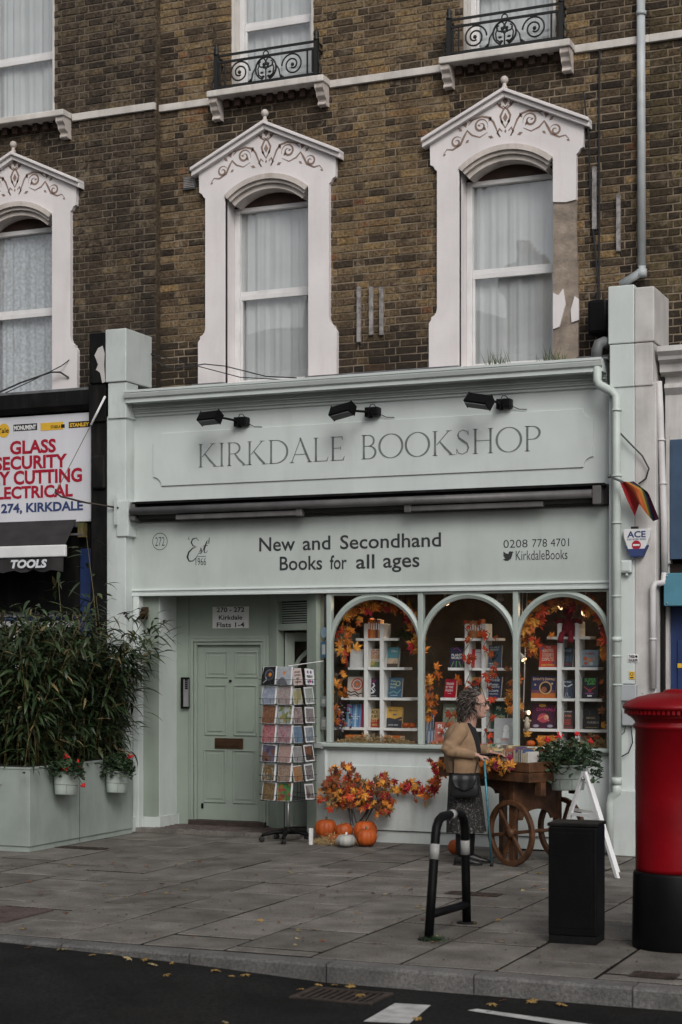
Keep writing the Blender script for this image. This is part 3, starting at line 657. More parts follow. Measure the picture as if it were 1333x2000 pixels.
def upper_window(parent, xc, Yw, z0, z1, slab_hw, curtain='curtain', brackets=(1, 1)):
    hw = .44; rv = mb('stonewhite')
    for sgn in (-1, 1):
        a = xc + sgn * hw; b = xc + sgn * (hw + .03); rv.box(min(a, b), max(a, b), Yw + .004, Yw + .2, z0, z1)
    rv.build('reveal', None, parent)
    sash_window(parent, xc, Yw + .13, hw, z0, z1, 8.40, curtain)
    s = mb('stonewhite'); s.box(xc - slab_hw, xc + slab_hw, Yw - .20, Yw + .15, 7.60, 7.667)
    sl = s.build('balcony_slab', None, parent, bevel=.01)
    for k, sgn in enumerate((-1, 1)):
        if not brackets[k]: continue
        q = mb('plaster_soft'); pr = [(Yw, 7.60), (Yw - .17, 7.60), (Yw - .17, 7.55), (Yw - .13, 7.52), (Yw - .12, 7.48), (Yw - .075, 7.455), (Yw - .07, 7.43), (Yw - .085, 7.42), (Yw - .085, 7.40), (Yw, 7.395)]
        a = xc + sgn * (slab_hw - .06); q.extrude(pr, a - .045, a + .045); q.build('bracket', None, sl, bevel=.008)
    dm = mb('brownboard').box(-.03, .03, -.07, 0, -.08, 0).mesh('dentil')
    for i in range(9): inst('dentil', dm, sl, (xc - slab_hw * .75 + i * slab_hw * 1.5 / 8, Yw, 7.60))
def railing(parent, xc, Y, hw):
    post = None
    for sgn in (-1, 1):
        x = xc + sgn * hw; P = mb('iron')
        P.box(x - .022, x + .022, Y - .022, Y + .022, 7.667, 8.03); P.lathe([(.03, 8.03), (.034, 8.05), (.02, 8.065), (.032, 8.09), (.024, 8.12), (.006, 8.15), (.003, 8.17)], 8, (x, Y, 0))
        P.box(x - .008, x + .008, Y + .03, Y + .045, 7.67, 8.0); P.box(x - .05, x - .035, Y - .008, Y + .008, 7.72, 7.95) if sgn > 0 else P.box(x + .035, x + .05, Y - .008, Y + .008, 7.72, 7.95)
        for z in (7.715, 7.955, 8.02): P.box(x - .009, x + .009, Y + .02, Y + .2, z - .009, z + .009)
        P.tube([(x + sgn * .02, Y, 7.93), (x + sgn * .03, Y, 7.8), (x + sgn * .06, Y, 7.74), (x + sgn * .05, Y, 7.69), (x + sgn * .02, Y, 7.70)], .008, 6)
        if post is None: post = P.build('railing', None, parent)
        else: P.build('end_post', None, post)
    for z in (7.70, 7.955, 8.025): mb('iron').box(xc - hw + .02, xc + hw - .02, Y - .01, Y + .01, z - .011, z + .011).build('rail', None, post)
    q = mb('iron'); t3 = lambda pts: [(xc + a, Y, 7.828 + b) for a, b in pts]; h = .115
    q.tube(t3(arc(0, 0, h, 250, -70, 30)), .010, 6); q.tube(t3(spiral(-.05, .055, .055, .02, 60, -250, 18)), .008, 6); q.tube(t3(spiral(.05, .055, .055, .02, 120, 430, 18)), .008, 6)
    q.tube(t3([(-.03, -.1), (-.08, -.06), (-.09, .0), (-.07, .05)]), .008, 6); q.tube(t3([(.03, -.1), (.08, -.06), (.09, .0), (.07, .05)]), .008, 6)
    q.tube(t3(arc(0, h + .035, .028, 0, 360, 14)), .007, 6, cap=False)
    q.tube(t3([(0, -h), (0, .02)]), .008, 6)
    for a in range(6): q.ball((xc + .028 * math.cos(R(60 * a + 30)), Y, 7.828 + .03 + .028 * math.sin(R(60 * a + 30))), (.017, .008, .017), 6, 5)
    for a, b in ((-.045, -.04), (.045, -.04), (-.03, -.08), (.03, -.08)): q.ball((xc + a, Y, 7.828 + b), (.02, .008, .012), 6, 5)
    q.build('flower_roundel', None, post)
    for sgn in (-1, 1):
        q = mb('iron'); c0 = sgn * .30
        s1 = spiral(0, 0, .12, .03, 180, -480, 46) if sgn > 0 else spiral(0, 0, .12, .03, 0, 660, 46)
        q.tube(t3([(c0 + a, b) for a, b in s1]), .009, 6); q.ball((xc + c0, Y, 7.828), .02, 6, 5)
        q.tube(t3([(sgn * .115, .02), (sgn * .15, -.03), (sgn * .16, -.09), (sgn * .2, -.115)]), .008, 6); q.ball((xc + sgn * .17, Y, 7.828 - .1), .016, 6, 5)
        q.box(xc + sgn * (hw - .1) - .007, xc + sgn * (hw - .1) + .007, Y - .007, Y + .007, 7.70, 7.95)
        q.build('scroll', None, post)

XA, XB, XC = -4.43, -1.44, 1.13
HOLE1 = lambda xc: (xc - .50, xc + .50, 4.5, 6.80)
HOLE2 = lambda xc, z=7.667: (xc - .47, xc + .47, z, 9.75)
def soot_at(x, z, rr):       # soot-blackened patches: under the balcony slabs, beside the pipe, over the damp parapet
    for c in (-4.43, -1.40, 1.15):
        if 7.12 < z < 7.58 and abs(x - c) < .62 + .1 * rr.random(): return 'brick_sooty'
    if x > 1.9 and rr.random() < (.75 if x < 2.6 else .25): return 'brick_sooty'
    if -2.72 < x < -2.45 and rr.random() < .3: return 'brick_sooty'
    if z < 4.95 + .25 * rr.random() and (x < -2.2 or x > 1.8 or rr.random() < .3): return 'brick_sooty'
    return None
def house(label, x0, x1, Y, windows, bricks, seed, rail_on, mort='mortar', zb=4.45):
    t = thing('terraced_house', label, 'terraced house', ((x0 + x1) / 2, Y + 2.5, 0))
    holes = [HOLE1(a) for a, _ in windows] + [HOLE2(b) for _, b in windows]
    w = mb(mort); sheet_with_holes(w, x0, x1, 3.6, 10.4, Y, holes); wall = w.build('wall', None, t)
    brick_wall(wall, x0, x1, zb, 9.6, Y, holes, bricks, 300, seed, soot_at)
    mb(mort).box(x0, x1, Y + .9, Y + 8, 0, 10.4).build('back_rooms', None, t)
    return t, wall
# ---- the bookshop's house
XR = 2.53
H1, wall1 = house('brown brick terraced house over the bookshop with two white gabled window surrounds', -2.712, XR, YB, [(XB, -1.40), (XC, 1.15)], 'brick', 3, True)
first_window(H1, XB, YB, lab='white window surround with clean intact stucco'); first_window(H1, XC, YB, peeled=True, lab='white window surround with its right jamb peeled to brown render')
sash_window(H1, XB, YB + .17, .475, 4.64, 6.52, 5.60, 'curtain'); sash_window(H1, XC, YB + .17, .475, 4.64, 6.52, 5.60, 'curtain')
for xc in (-1.40, 1.15):
    upper_window(H1, xc, YB, 7.667, 9.7, .66); railing(H1, xc, YB - .15, .565)
for a, b in ((-2.712, -1.40 - .66), (-1.40 + .66, 1.15 - .66), (1.15 + .66, XR)): mb('stonewhite').box(a, b, YB - .04, YB + .01, 7.578, 7.652).build('string_course', None, H1, bevel=.006)
v = mb('pipedark').box(AX(361, YB), AX(384, YB), YB - .035, YB, AZ(372, 371, YB), AZ(372, 347, YB)); vent = v.build('vent', None, H1)
v = mb('batten'); vx0, vx1, vz0, vz1 = AX(361, YB), AX(384, YB), AZ(372, 371, YB), AZ(372, 347, YB)
for i in range(6): z = vz0 + .015 + i * (vz1 - vz0 - .02) / 6; v.box(vx0 + .012, vx1 - .012, YB - .045, YB - .035, z, z + .010)
v.build('louvre', None, vent)
for px, y0, y1 in ((701, 562, 670), (725, 562, 656), (745, 562, 656)):
    x = AX(px, YB - .04); mb('batten').box(x - .02, x + .02, YB - .05, YB - .015, AZ(px, y1, YB), AZ(px, y0, YB)).build('batten', None, H1, bevel=.004)
for px, y0, y1 in ((1161, 328, 450), (1208, 382, 493)):
    x = AX(px, YB - .04); mb('batten').box(x - .02, x + .02, YB - .05, YB - .015, AZ(px, y1, YB), AZ(px, y0, YB)).build('batten', None, H1, bevel=.004)
mb('lead').box(-2.70, 2.28, -.2, YB + .25, 4.535, 4.55).build('flat_roof', None, H1)
fl = mb('lead')
for a, b in ((-2.28, XB - .46), (XB + .46, XC - .46), (XC + .72, 2.28)): fl.box(a, b, YB - .12, YB + .0, 4.55, 4.66)
fl.build('flashing', None, H1, bevel=.01)
mb('stonewhite').box(XB - .47, XB + .47, YB - .05, YB + .2, 4.58, 4.645).build('sill', None, H1); mb('stonewhite').box(XC - .47, XC + .47, YB - .05, YB + .2, 4.58, 4.645).build('sill', None, H1)
# ---- the hardware shop's house
H2, wall2 = house('sooty brick terraced house over the hardware shop with one white window surround', -6.6, -2.713, YL, [(XA, -4.43)], 'brick_dark', 8, False, 'mortar_dark')
mb('brick_dark').box(-2.722, -2.706, YL + .001, YB + .0, 4.3, 10.4).build('return_wall', None, H2)
first_window(H2, XA, YL); sash_window(H2, XA, YL + .15, .475, 4.64, 6.52, 5.60, 'lace')
upper_window(H2, -4.43, YL, 7.667, 9.7, .70)
sc = mb('stonewhite'); sc.box(-4.43 + .71, -2.706, YL - .04, YL + .01, 7.578, 7.655); sc.build('string_course', None, H2, bevel=.006)
# ---- the house to the right of the drainpipe
H3, wall3 = house('mossy brown brick terraced house behind the right-hand drainpipe', XR, 7.2, YB + .002, [], 'brick_right', 13, False)
mb('stonewhite').box(XR, 7.2, YB - .04, YB + .01, 7.578, 7.652).build('string_course', None, H3, bevel=.006)
mb('slate').quad((-6.6, .3, 10.4), (7.2, .3, 10.4), (7.2, 4.5, 12.6), (-6.6, 4.5, 12.6)).build('roof', None, H1)
# ---- the terrace across the street, seen mirrored in the windows
def opp_house(x0, x1, col, lab, ht=9.3):
    Y = -24.0; t = thing('terraced_house', lab, 'terraced house', ((x0 + x1) / 2, Y - 3, 0)); n = 2; xw = [(x0 + (x1 - x0) * (i + .5) / n) for i in range(n)]
    holes = [(a - .5, a + .5, z, z + 1.7) for a in xw for z in (4.0, 6.7)]
    w = mb(col); w.T = None; sheet_with_holes(w, x0, x1, 0, ht, Y, holes); w.box(x0, x1, Y - 8, Y - .4, 0, ht); w.build('wall', None, t)
    c = mb('stonewhite'); c.box(x0, x1, Y, Y + .3, ht - .5, ht); c.box(x0, x1, Y, Y + .15, ht - .9, ht - .5); c.box(x0, x1, Y, Y + .12, 3.9, 4.1); c.build('cornice', None, t)
    mb('slate').quad((x0, Y, ht), (x0, Y - 4, ht + 1.9), (x1, Y - 4, ht + 1.9), (x1, Y, ht)).build('roof', None, t)
    for a in xw:
        for z in (4.0, 6.7):
            f = mb('upvc'); f.box(a - .5, a - .44, Y - .2, Y - .1, z, z + 1.7); f.box(a + .44, a + .5, Y - .2, Y - .1, z, z + 1.7); f.box(a - .44, a + .44, Y - .2, Y - .1, z + .82, z + .88)
            wn_ = f.build('window', None, t); mb('dark').quad((a + .5, Y - .21, z), (a - .5, Y - .21, z), (a - .5, Y - .21, z + 1.7), (a + .5, Y - .21, z + 1.7)).build('pane', None, wn_)
    ch = mb('oppbrick').box(x1 - .45, x1 + .45, Y - 3.4, Y - .9, ht - .5, ht + 2.4).build('chimney', None, t)
    for i in range(6):
        p = mb('pot'); p.lathe([(.15, ht + 2.4), (.12, ht + 2.9), (.15, ht + 2.95), (.15, ht + 3.05), (.1, ht + 3.05)], 10, (x1, Y - 3.2 + i * .4, 0)); p.build('chimney_pot', None, ch)
for i in range(5):
    opp_house(-17.5 + i * 5.4, -12.1 + i * 5.4, ('oppwall', 'oppbrick')[i % 2], ['cream stuccoed house across the street mirrored in the upper windows', 'brown brick house across the street between two cream houses', 'second cream house across the street facing the bookshop', 'second brown brick house across the street facing the shops', 'last cream house across the street opposite the pillar box'][i])
mb('slab').box(-40, 40, -24, -15.2, -.3, 0).build('pavement', kind='structure')
# ================================================================== BOOKSHOP FRONT
SF = thing('bookshop_front', 'pale green bookshop front with three arched display windows', 'shopfront', (-.2, 0, 0))
xL, xR_ = -2.80, 2.289
# pilasters
pl = mb('green2')
xa, xb = AX(209, -.18), AX(246, -.18)
pl.box(xa, xb, -.18, .1, 0, 4.3); pl.build('pilaster', None, SF, bevel=.008)
xa, xb = AX(206, -.22), AX(246.5, -.22)
q = mb('green2'); q.box(xa, xb, -.22, YB, 4.645, 5.19); blk = q.build('pilaster_block', None, SF, bevel=.01)
mb('green2').box(xa + .02, xb - .01, -.20, .05, 4.27, 4.64).build('pilaster_capital', None, SF, bevel=.008)
mb('green2').box(xa - .0, xb + .02, -.215, .05, 0, .16).build('pilaster_plinth', None, SF, bevel=.008)
mb('green2').box(AX(228, -.2), xb + .015, -.2, -.0, 3.05, 3.42).build('pilaster_bracket', None, SF, bevel=.008)
# right pilaster: green half and the neighbour's flaking white half
xs_ = AX(1240, -.18)
mb('green').box(2.29, xs_, -.18, .1, 0, 4.3).build('pilaster', None, SF, bevel=.008)
q = mb('green').box(2.287, xs_, -.20, YB, 4.66, 5.19); q.build('pilaster_block', None, SF, bevel=.01)
mb('green').box(2.30, xs_, -.195, .05, 4.265, 4.655).build('pilaster_capital', None, SF, bevel=.008)
mb('green2').box(AX(1197, -.24), AX(1246, -.24), -.24, .05, 0, .60).build('pilaster_plinth', None, SF, bevel=.01)
# cornice with gutter lip
q = mb('green'); q.extrude([(-.25, 4.535), (-.255, 4.505), (-.24, 4.47), (-.215, 4.455), (-.215, 4.42), (-.07, 4.42), (-.065, 4.395), (-.05, 4.385), (-.048, 4.355), (-.03, 4.345), (-.028, 4.305), (.0, 4.295), (.3, 4.295), (.3, 4.535)], -2.765, 2.24)
co = q.build('cornice', None, SF)
for a, b, z0, z1 in ((-.262, -.245, 4.518, 4.542), (-.08, -.06, 4.372, 4.382), (-.055, -.04, 4.332, 4.340)):
    mb('green').box(-2.765, 2.24, a, b, z0, z1).build('moulding_bead', None, co)
mb('green').box(xL, xR_, 0, .12, 3.20, 4.295).build('fascia', None, SF)
# raised sign panel with scooped corners
def scooped(x0, x1, z0, z1, r):
    return arc(x0, z0, r, 90, 0, 8) + arc(x1, z0, r, 180, 90, 8) + arc(x1, z1, r, 270, 180, 8) + arc(x0, z1, r, 360, 270, 8)
q = mb('green'); q.prism(scooped(-2.555, 2.10, 3.572, 4.118, .095), -.016, .0); pn = q.build('name_panel', None, SF, bevel=.004)
# serif capitals drawn stroke by stroke
def arcw(cx_, cz_, rx, rz, a0, a1, thin, thick, n=22):
    pts, ws = [], []
    for i in range(n + 1):
        a = R(a0 + (a1 - a0) * i / n); pts.append((cx_ + rx * math.cos(a), cz_ + rz * math.sin(a))); ws.append(thin + (thick - thin) * abs(math.cos(a)) ** 1.3)
    return pts, ws
T, H_ = .085, .026
def glyph(ch):
    g = []; s = lambda pts, w: g.append((pts, w)); 
    def serif(x, z, hw, up): s([(x - hw, z + up * .010), (x + hw, z + up * .010)], .02); s([(x - hw * .45, z + up * .024), (x + hw * .45, z + up * .024)], .014)
    def stem(x, w=T, z0=0, z1=1): s([(x, z0), (x, (z0 + z1) / 2), (x, z1)], [w * 1.05, w * .9, w * 1.05]); serif(x, z0, w * 1.05, 1) if z0 == 0 else None; serif(x, z1, w * 1.05, -1) if z1 == 1 else None
    if ch == 'I': stem(.13); return g, .26
    if ch == 'K':
        stem(.13); s([(.19, .44), (.62, .985)], H_ * 1.3); s([(.30, .56), (.50, .28), (.72, .02)], [.05, .085, .075]); serif(.62, 1, .1, -1); s([(.62, .012), (.86, .012)], .022); return g, .80
    if ch == 'R':
        stem(.13); g.append(arcw(.30, .745, .24, .235, 90, -90, H_, T)); s([(.13, .98), (.30, .98)], H_); s([(.13, .51), (.30, .51)], H_); s([(.34, .52), (.50, .27), (.74, .02)], [.05, .085, .07]); s([(.64, .012), (.86, .012)], .022); return g, .76
    if ch == 'P':
        stem(.13); g.append(arcw(.30, .725, .25, .255, 90, -90, H_, T)); s([(.13, .98), (.30, .98)], H_); s([(.13, .47), (.30, .47)], H_); return g, .60
    if ch == 'D':
        stem(.13); g.append(arcw(.30, .5, .46, .485, 90, -90, H_, T)); s([(.13, .985), (.30, .985)], H_); s([(.13, .015), (.30, .015)], H_); return g, .84
    if ch == 'B':
        stem(.13); g.append(arcw(.30, .755, .20, .225, 90, -90, H_, T * .92)); g.append(arcw(.31, .275, .25, .26, 90, -90, H_, T)); s([(.13, .98), (.30, .98)], H_); s([(.13, .535), (.31, .535)], H_); s([(.13, .015), (.31, .015)], H_); return g, .62
    if ch == 'L':
        stem(.13); s([(.13, .016), (.55, .016)], H_); s([(.54, .0), (.60, .19)], [.05, .015]); return g, .60
    if ch == 'E':
        stem(.13); s([(.13, .016), (.52, .016)], H_); s([(.13, .984), (.48, .984)], H_); s([(.13, .52), (.42, .52)], H_); s([(.51, .0), (.57, .19)], [.05, .015]); s([(.47, 1.), (.49, .84)], [.045, .015]); s([(.42, .44), (.42, .60)], .02); return g, .58
    if ch == 'A':
        s([(.04, .0), (.385, 1.0)], H_ * 1.3); s([(.365, 1.04), (.55, .5), (.74, .0)], [.07, .09, .085]); s([(.16, .34), (.62, .34)], H_); serif(.05, 0, .09, 1); serif(.735, 0, .10, 1); return g, .80
    if ch == 'O':
        g.append(arcw(.46, .5, .42, .49, 0, 360, H_, T * 1.05, 48)); return g, .92
    if ch == 'S':
        pts = [(.46, .80), (.42, .92), (.28, .985), (.14, .92), (.095, .78), (.14, .66), (.28, .54), (.42, .42), (.47, .26), (.42, .10), (.27, .012), (.12, .06), (.06, .22)]
        s(pts, [.02, .03, .026, .035, .06, .08, .095, .08, .065, .04, .026, .03, .02]); s([(.47, .78), (.46, .98)], .018); s([(.055, .02), (.055, .24)], .018); return g, .54
    if ch == 'H':
        stem(.13); stem(.66); s([(.13, .52), (.66, .52)], H_); return g, .79
    return g, .4
def serif_word(B, word, x0, x1, z0, z1, y, tight=None):
    gs = [glyph(c) for c in word]; tot = sum(w for _, w in gs) + .045 * (len(word) - 1); k = (x1 - x0) / tot; kz = z1 - z0; x = x0
    kw = (k + kz) / 2
    for st, w in gs:
        for pts, ws in st:
            P = []; Q = []
            L_ = pts
            if len(pts) == 2 and not isinstance(ws, (int, float)): pass
            P = [(x + a * k, z0 + b * kz) for a, b in pts]; Q = [v * kw for v in ws] if isinstance(ws, list) else ws * kw
            B.ribbon(P, Q, y)
        x += (w + .045) * k
q = mb('ink'); serif_word(q, 'KIRKDALE', -2.035, -.40, 3.745, 3.982, -.0185); q.build('lettering', None, pn)
q = mb('ink'); serif_word(q, 'BOOKSHOP', -.235, 1.60, 3.745, 3.982, -.0185); q.build('lettering', None, pn)
# second signboard
q = mb('green_shaded').box(xL - .0, xR_, -.03, .12, 2.515, 3.198); sb = q.build('signboard', None, SF)
mb('green').extrude([(.1, 2.515), (-.055, 2.515), (-.06, 2.495), (-.045, 2.485), (-.04, 2.465), (-.055, 2.46), (-.055, 2.44), (.1, 2.44)], xL - .03, xR_).build('moulding', None, SF)
ys_ = -.0325
def sx2(px): return AX(px, -.03)
def tx(parent, s, px0, px1, z0, z1, m='ink_dark', off=.0, y=ys_, name='lettering', sp=1.): mb(m).text(s, sx2(px0), sx2(px1), z0, z1, y, off, sp=sp).build(name, None, parent)
words = [('New', 507, 577, 0), ('and', 592, 646, 0), ('Secondhand', 665, 862, 0)]
for w_, a, b, _ in words: tx(sb, w_, a, b, 2.868, 3.008, off=.012)
for w_, a, b, z0, z1 in (('Books', 547, 630, 2.672, 2.812), ('for', 645, 678, 2.672, 2.812), ('all', 696, 732, 2.672, 2.812), ('ages', 749, 820, 2.632, 2.775)): tx(sb, w_, a, b, z0, z1, off=.012)
for w_, a, b in (('0208', 984, 1031), ('778', 1040, 1069), ('4701', 1076, 1112)): tx(sb, w_, a, b, 2.84, 2.915, off=-.006)
tx(sb, 'KirkdaleBooks', 1008, 1109, 2.72, 2.81, off=-.004)
b = mb('ink_dark'); X0, Z0 = sx2(993), 2.765; bird = [(-.055, -.035), (-.03, -.05), (.0, -.05), (.03, -.03), (.043, .005), (.045, .02), (.058, .035), (.044, .033), (.05, .045), (.036, .04), (.02, .045), (.006, .035), (.004, .018), (-.025, .025), (-.048, .045), (-.05, .025), (-.043, .012), (-.053, .012), (-.045, -.005), (-.032, -.015), (-.043, -.015), (-.028, -.028)]
b.add([(X0 + u * .95, ys_, Z0 + v_ * .95) for u, v_ in bird], [tuple(range(len(bird)))], False); b.build('bird_mark', None, sb)
b = mb('ink_dark'); c0, cz = sx2(313), 3.0; b.ribbon(arc(c0, cz, .086, 0, 360, 40), .006, ys_); b.text('272', c0 - .055, c0 + .055, cz - .045, cz + .045, ys_, -.01); b.build('house_number', None, sb)
b = mb('ink_dark'); ex, ez = sx2(365), 2.79      # the script abbreviation with its year
sc_ = lambda pts: [(ex + a, ez + z) for a, z in pts]
b.ribbon(sc_([(.14, .205), (.115, .235), (.07, .225), (.055, .19), (.075, .155), (.115, .145), (.07, .13), (.025, .09), (.01, .04), (.03, .0), (.07, .0), (.11, .03), (.13, .06)]), [.006, .008, .014, .018, .012, .006, .012, .018, .022, .014, .01, .008, .005], ys_)
b.ribbon(sc_([(.03, .25), (.02, .225), (.04, .215)]), [.005, .008, .004], ys_)
b.ribbon(sc_([(.13, .06), (.165, .12), (.165, .135), (.17, .10), (.165, .075), (.145, .075)]), [.004, .006, .01, .014, .01, .005], ys_)
b.ribbon(sc_([(.175, .08), (.20, .13), (.235, .20), (.205, .115), (.205, .085), (.225, .08), (.245, .105)]), [.004, .008, .012, .014, .012, .007, .004], ys_); b.ribbon(sc_([(.19, .15), (.245, .155)]), .006, ys_)
b.ribbon(arc(ex + .245, ez + .19, .013, 0, 360, 12), .005, ys_); b.ribbon(sc_([(.262, .235), (.258, .175)]), .008, ys_)
b.ribbon(sc_([(.13, .045), (.225, .045)]), .005, ys_); b.text('1966', ex + .105, ex + .225, ez - .045, ez + .03, ys_, -.004)
b.build('lettering', None, sb)
# front frame round the entrance and windows
q = mb('green').box(AX(261, -.04), AX(272, -.04), -.05, .06, 0, 2.44); q.build('door_post', None, SF, bevel=.006)
# porch: left lining, nib, back wall
x1_, x2_ = AX(271, .05), AX(311, .05)
q = mb('sage'); q.box(x1_ - .1, x2_, .05, .1, 0, 2.47); q.build('porch_lining', None, SF)
x3_ = AX(347, .48)
q = mb('green'); q.plan([(x2_, .05), (x2_ + .004, .05), (x3_ - .01, .48), (x2_ - .06, .48)], 0, 2.47); q.build('porch_side', None, SF)
q = mb('green2'); q.plan([(x2_ - .02, .03), (x2_ + .025, .03), (x3_ + .02, .49), (x2_, .49)], 0, .155); q.box(x1_ - .02, x2_ - .02, .03, .06, 0, .15); q.build('porch_plinth', None, SF)
YD = .5
xd0, xd1 = -2.317, -1.55
P0, P1 = (AX(640, 0), 0.0), (AX(531, YD), YD)
q = mb('sage'); q.box(x3_ - .06, xd0 - .09, YD - .02, YD + .1, 0, 2.47); q.box(xd0 - .09, P1[0] + .05, YD - .005, YD + .1, 2.03, 2.47); q.box(xd1 + .075, P1[0] + .05, YD - .005, YD + .1, 0, 2.03); q.build('porch_back', None, SF)
# architrave
q = mb('sage')
for k, (w_, d) in enumerate(((.085, .03), (.055, .045), (.02, .03))):
    a = xd0 - w_; c = xd1 + w_; zt = 1.945 + w_
    q.box(a, a + .03, YD - d, YD + .02, .06, zt); q.box(c - .03, c, YD - d, YD + .02, .06, zt); q.box(a + .03, c - .03, YD - d + .001, YD + .02, zt - .03, zt)
q.build('door_frame', None, SF, bevel=.004)
# the flats' panelled door
d = mb('sage').box(xd0 + .004, xd1 - .004, YD + .012, YD + .05, .10, 1.942); door = d.build('flat_door', None, SF)
dw = xd1 - xd0
def dz(y): return AZ(450, y, YD)
for px0, px1, y0, y1 in ((404, 443, 1275, 1321), (460, 501, 1275, 1321), (402, 440, 1340, 1434), (459, 499, 1340, 1434), (400, 439, 1467, 1566), (457, 496, 1467, 1566)):
    a, b_, z0, z1 = AX(px0, YD), AX(px1, YD), dz(y1), dz(y0); q = mb('sage'); w_ = .014
    q.box(a - w_, b_ + w_, YD + .0, YD + .014, z1, z1 + w_); q.box(a - w_, b_ + w_, YD + .0, YD + .014, z0 - w_, z0); q.box(a - w_, a, YD + .001, YD + .014, z0, z1); q.box(b_, b_ + w_, YD + .001, YD + .014, z0, z1)
    q.box(a + .025, b_ - .025, YD + .004, YD + .013, z0 + .025, z1 - .025); q.build('door_panel', None, door, bevel=.004)
q = mb('brass').box(AX(420, YD), AX(475, YD), YD - .004, YD + .013, dz(1462), dz(1442)); q.box(AX(424, YD), AX(471, YD), YD - .012, YD - .003, dz(1458), dz(1446)); q.build('letter_box', None, door, bevel=.004)
q = mb('black'); q.T = Matrix.Translation((AX(450, YD), YD + .006, dz(1330))) @ Matrix.Rotation(R(90), 4, 'X'); q.lathe([(.014, -.01), (.014, .01)], 10); q.build('peephole', None, door)
mb('black').box(AX(393, YD), AX(397, YD), YD + .004, YD + .013, dz(1581), dz(1571)).build('keyhole_scar', None, door)
# sign over the door
ysn = YD - .012
q = mb('white').box(AX(415.5, ysn), AX(486, ysn), ysn, YD - .004, AZ(450, 1227, ysn), AZ(450, 1185, ysn)); ds = q.build('flats_sign', None, SF)
for s_, a, b_, y0, y1 in (('270 - 272', 424, 478, 1185.5, 1197), ('Kirkdale', 428, 474, 1201, 1212), ('Flats 1-4', 424, 478, 1215, 1226.5)):
    mb('blackink').text(s_, AX(a, ysn), AX(b_, ysn), AZ(450, y1 - 1.5, ysn), AZ(450, y0 + .5, ysn), ysn - .003, .018).build('lettering', None, ds)
# porch floor and ceiling
q = mb('slab').plan([(x1_ - .05, -.06), (P0[0] + .02, -.06), (P1[0] + .25, YD + .3), (x2_ - .05, YD + .3)], .0, .045); pf = q.build('porch_floor', None, SF)
til = mb('tactile')
_t = mb('joint').box(-.03, .03, -.03, .03, 0, .004)
for i in range(22):
    for k in range(9):
        x, y = -2.55 + i * .072, -.03 + k * .055
        if (i + k) % 2: til.box(x, x + .068, y, y + .05, .045, .049)
til.build('porch_tiles', None, pf, kind='stuff')
mb('castiron').box(xd0 - .06, xd1 + .06, YD - .09, YD + .05, .045, .10).build('door_step', None, SF, bevel=.006)
mb('ceil').box(xL, P0[0] + .05, .0, YD + .4, 2.47, 2.5).build('porch_ceiling', None, SF)
# splayed shop entrance
ang = math.atan2(P0[1] - P1[1], P0[0] - P1[0]); SL = math.hypot(P0[0] - P1[0], P0[1] - P1[1])
def sl(px): p = online(px, P1, P0); return math.hypot(p[0] - P1[0], p[1] - P1[1])
SM = Matrix.Translation((P1[0], P1[1], 0)) @ Matrix.Rotation(ang, 4, 'Z')
def smb(m): q = mb(m); q.T = SM; return q
a1, a2, a3 = sl(546), sl(605), sl(624)
q = smb('sage'); q.box(-.01, a1, -.03, .06, .045, 2.47); q.build('entrance_post', None, SF, bevel=.006)
q = smb('sage'); q.box(a2, a3, -.035, .06, .045, 2.47); q.build('entrance_post', None, SF, bevel=.006)
q = smb('sage'); q.box(a1, a2, -.02, .05, 2.08, 2.15); q.box(a1, a2, -.02, .05, 2.38, 2.47); tr = q.build('transom', None, SF, bevel=.005)
q = smb('sage')
for i in range(9): q.box(a1, a2, .0, .03, 2.16 + i * .024, 2.172 + i * .024)
q.build('louvre', None, tr)
smb('dark').box(a1, a2, .032, .05, 2.15, 2.38).build('louvre_back', None, tr)
q = smb('green2'); q.box(a3, SL, -.03, .06, .045, .90); q.box(a3, SL, -.07, .06, .905, .965); q.build('splay_riser', None, SF, bevel=.005)
smb('shopglass').box(a3, SL - .02, .01, .016, .965, 2.44).build('side_pane', None, SF)
for pxs, y0, y1, c, nm in ((632, 1222, 1248, (.25, .35, .42), 'round'), (632, 1253, 1284, (.06, .15, .25), 'r'), (632, 1360, 1380, (.25, .3, .3), 'r'), (632, 1400, 1425, (.3, .3, .28), 'r')):
    aa = sl(pxs); pz = online(pxs, P1, P0); z0, z1 = AZ(pxs, y1, pz[1]), AZ(pxs, y0, pz[1])
    q = mb(colm(c)); q.T = SM
    if nm == 'round': q.disc(aa, (z0 + z1) / 2, .055, .005)
    else: q.box(aa - .05, aa + .04, .003, .007, z0, z1); q.use(colm((.5, .52, .5))); q.box(aa - .025, aa + .03, .001, .004, z0 + .03, z1 - .03)
    q.build('window_sticker', None, SF)
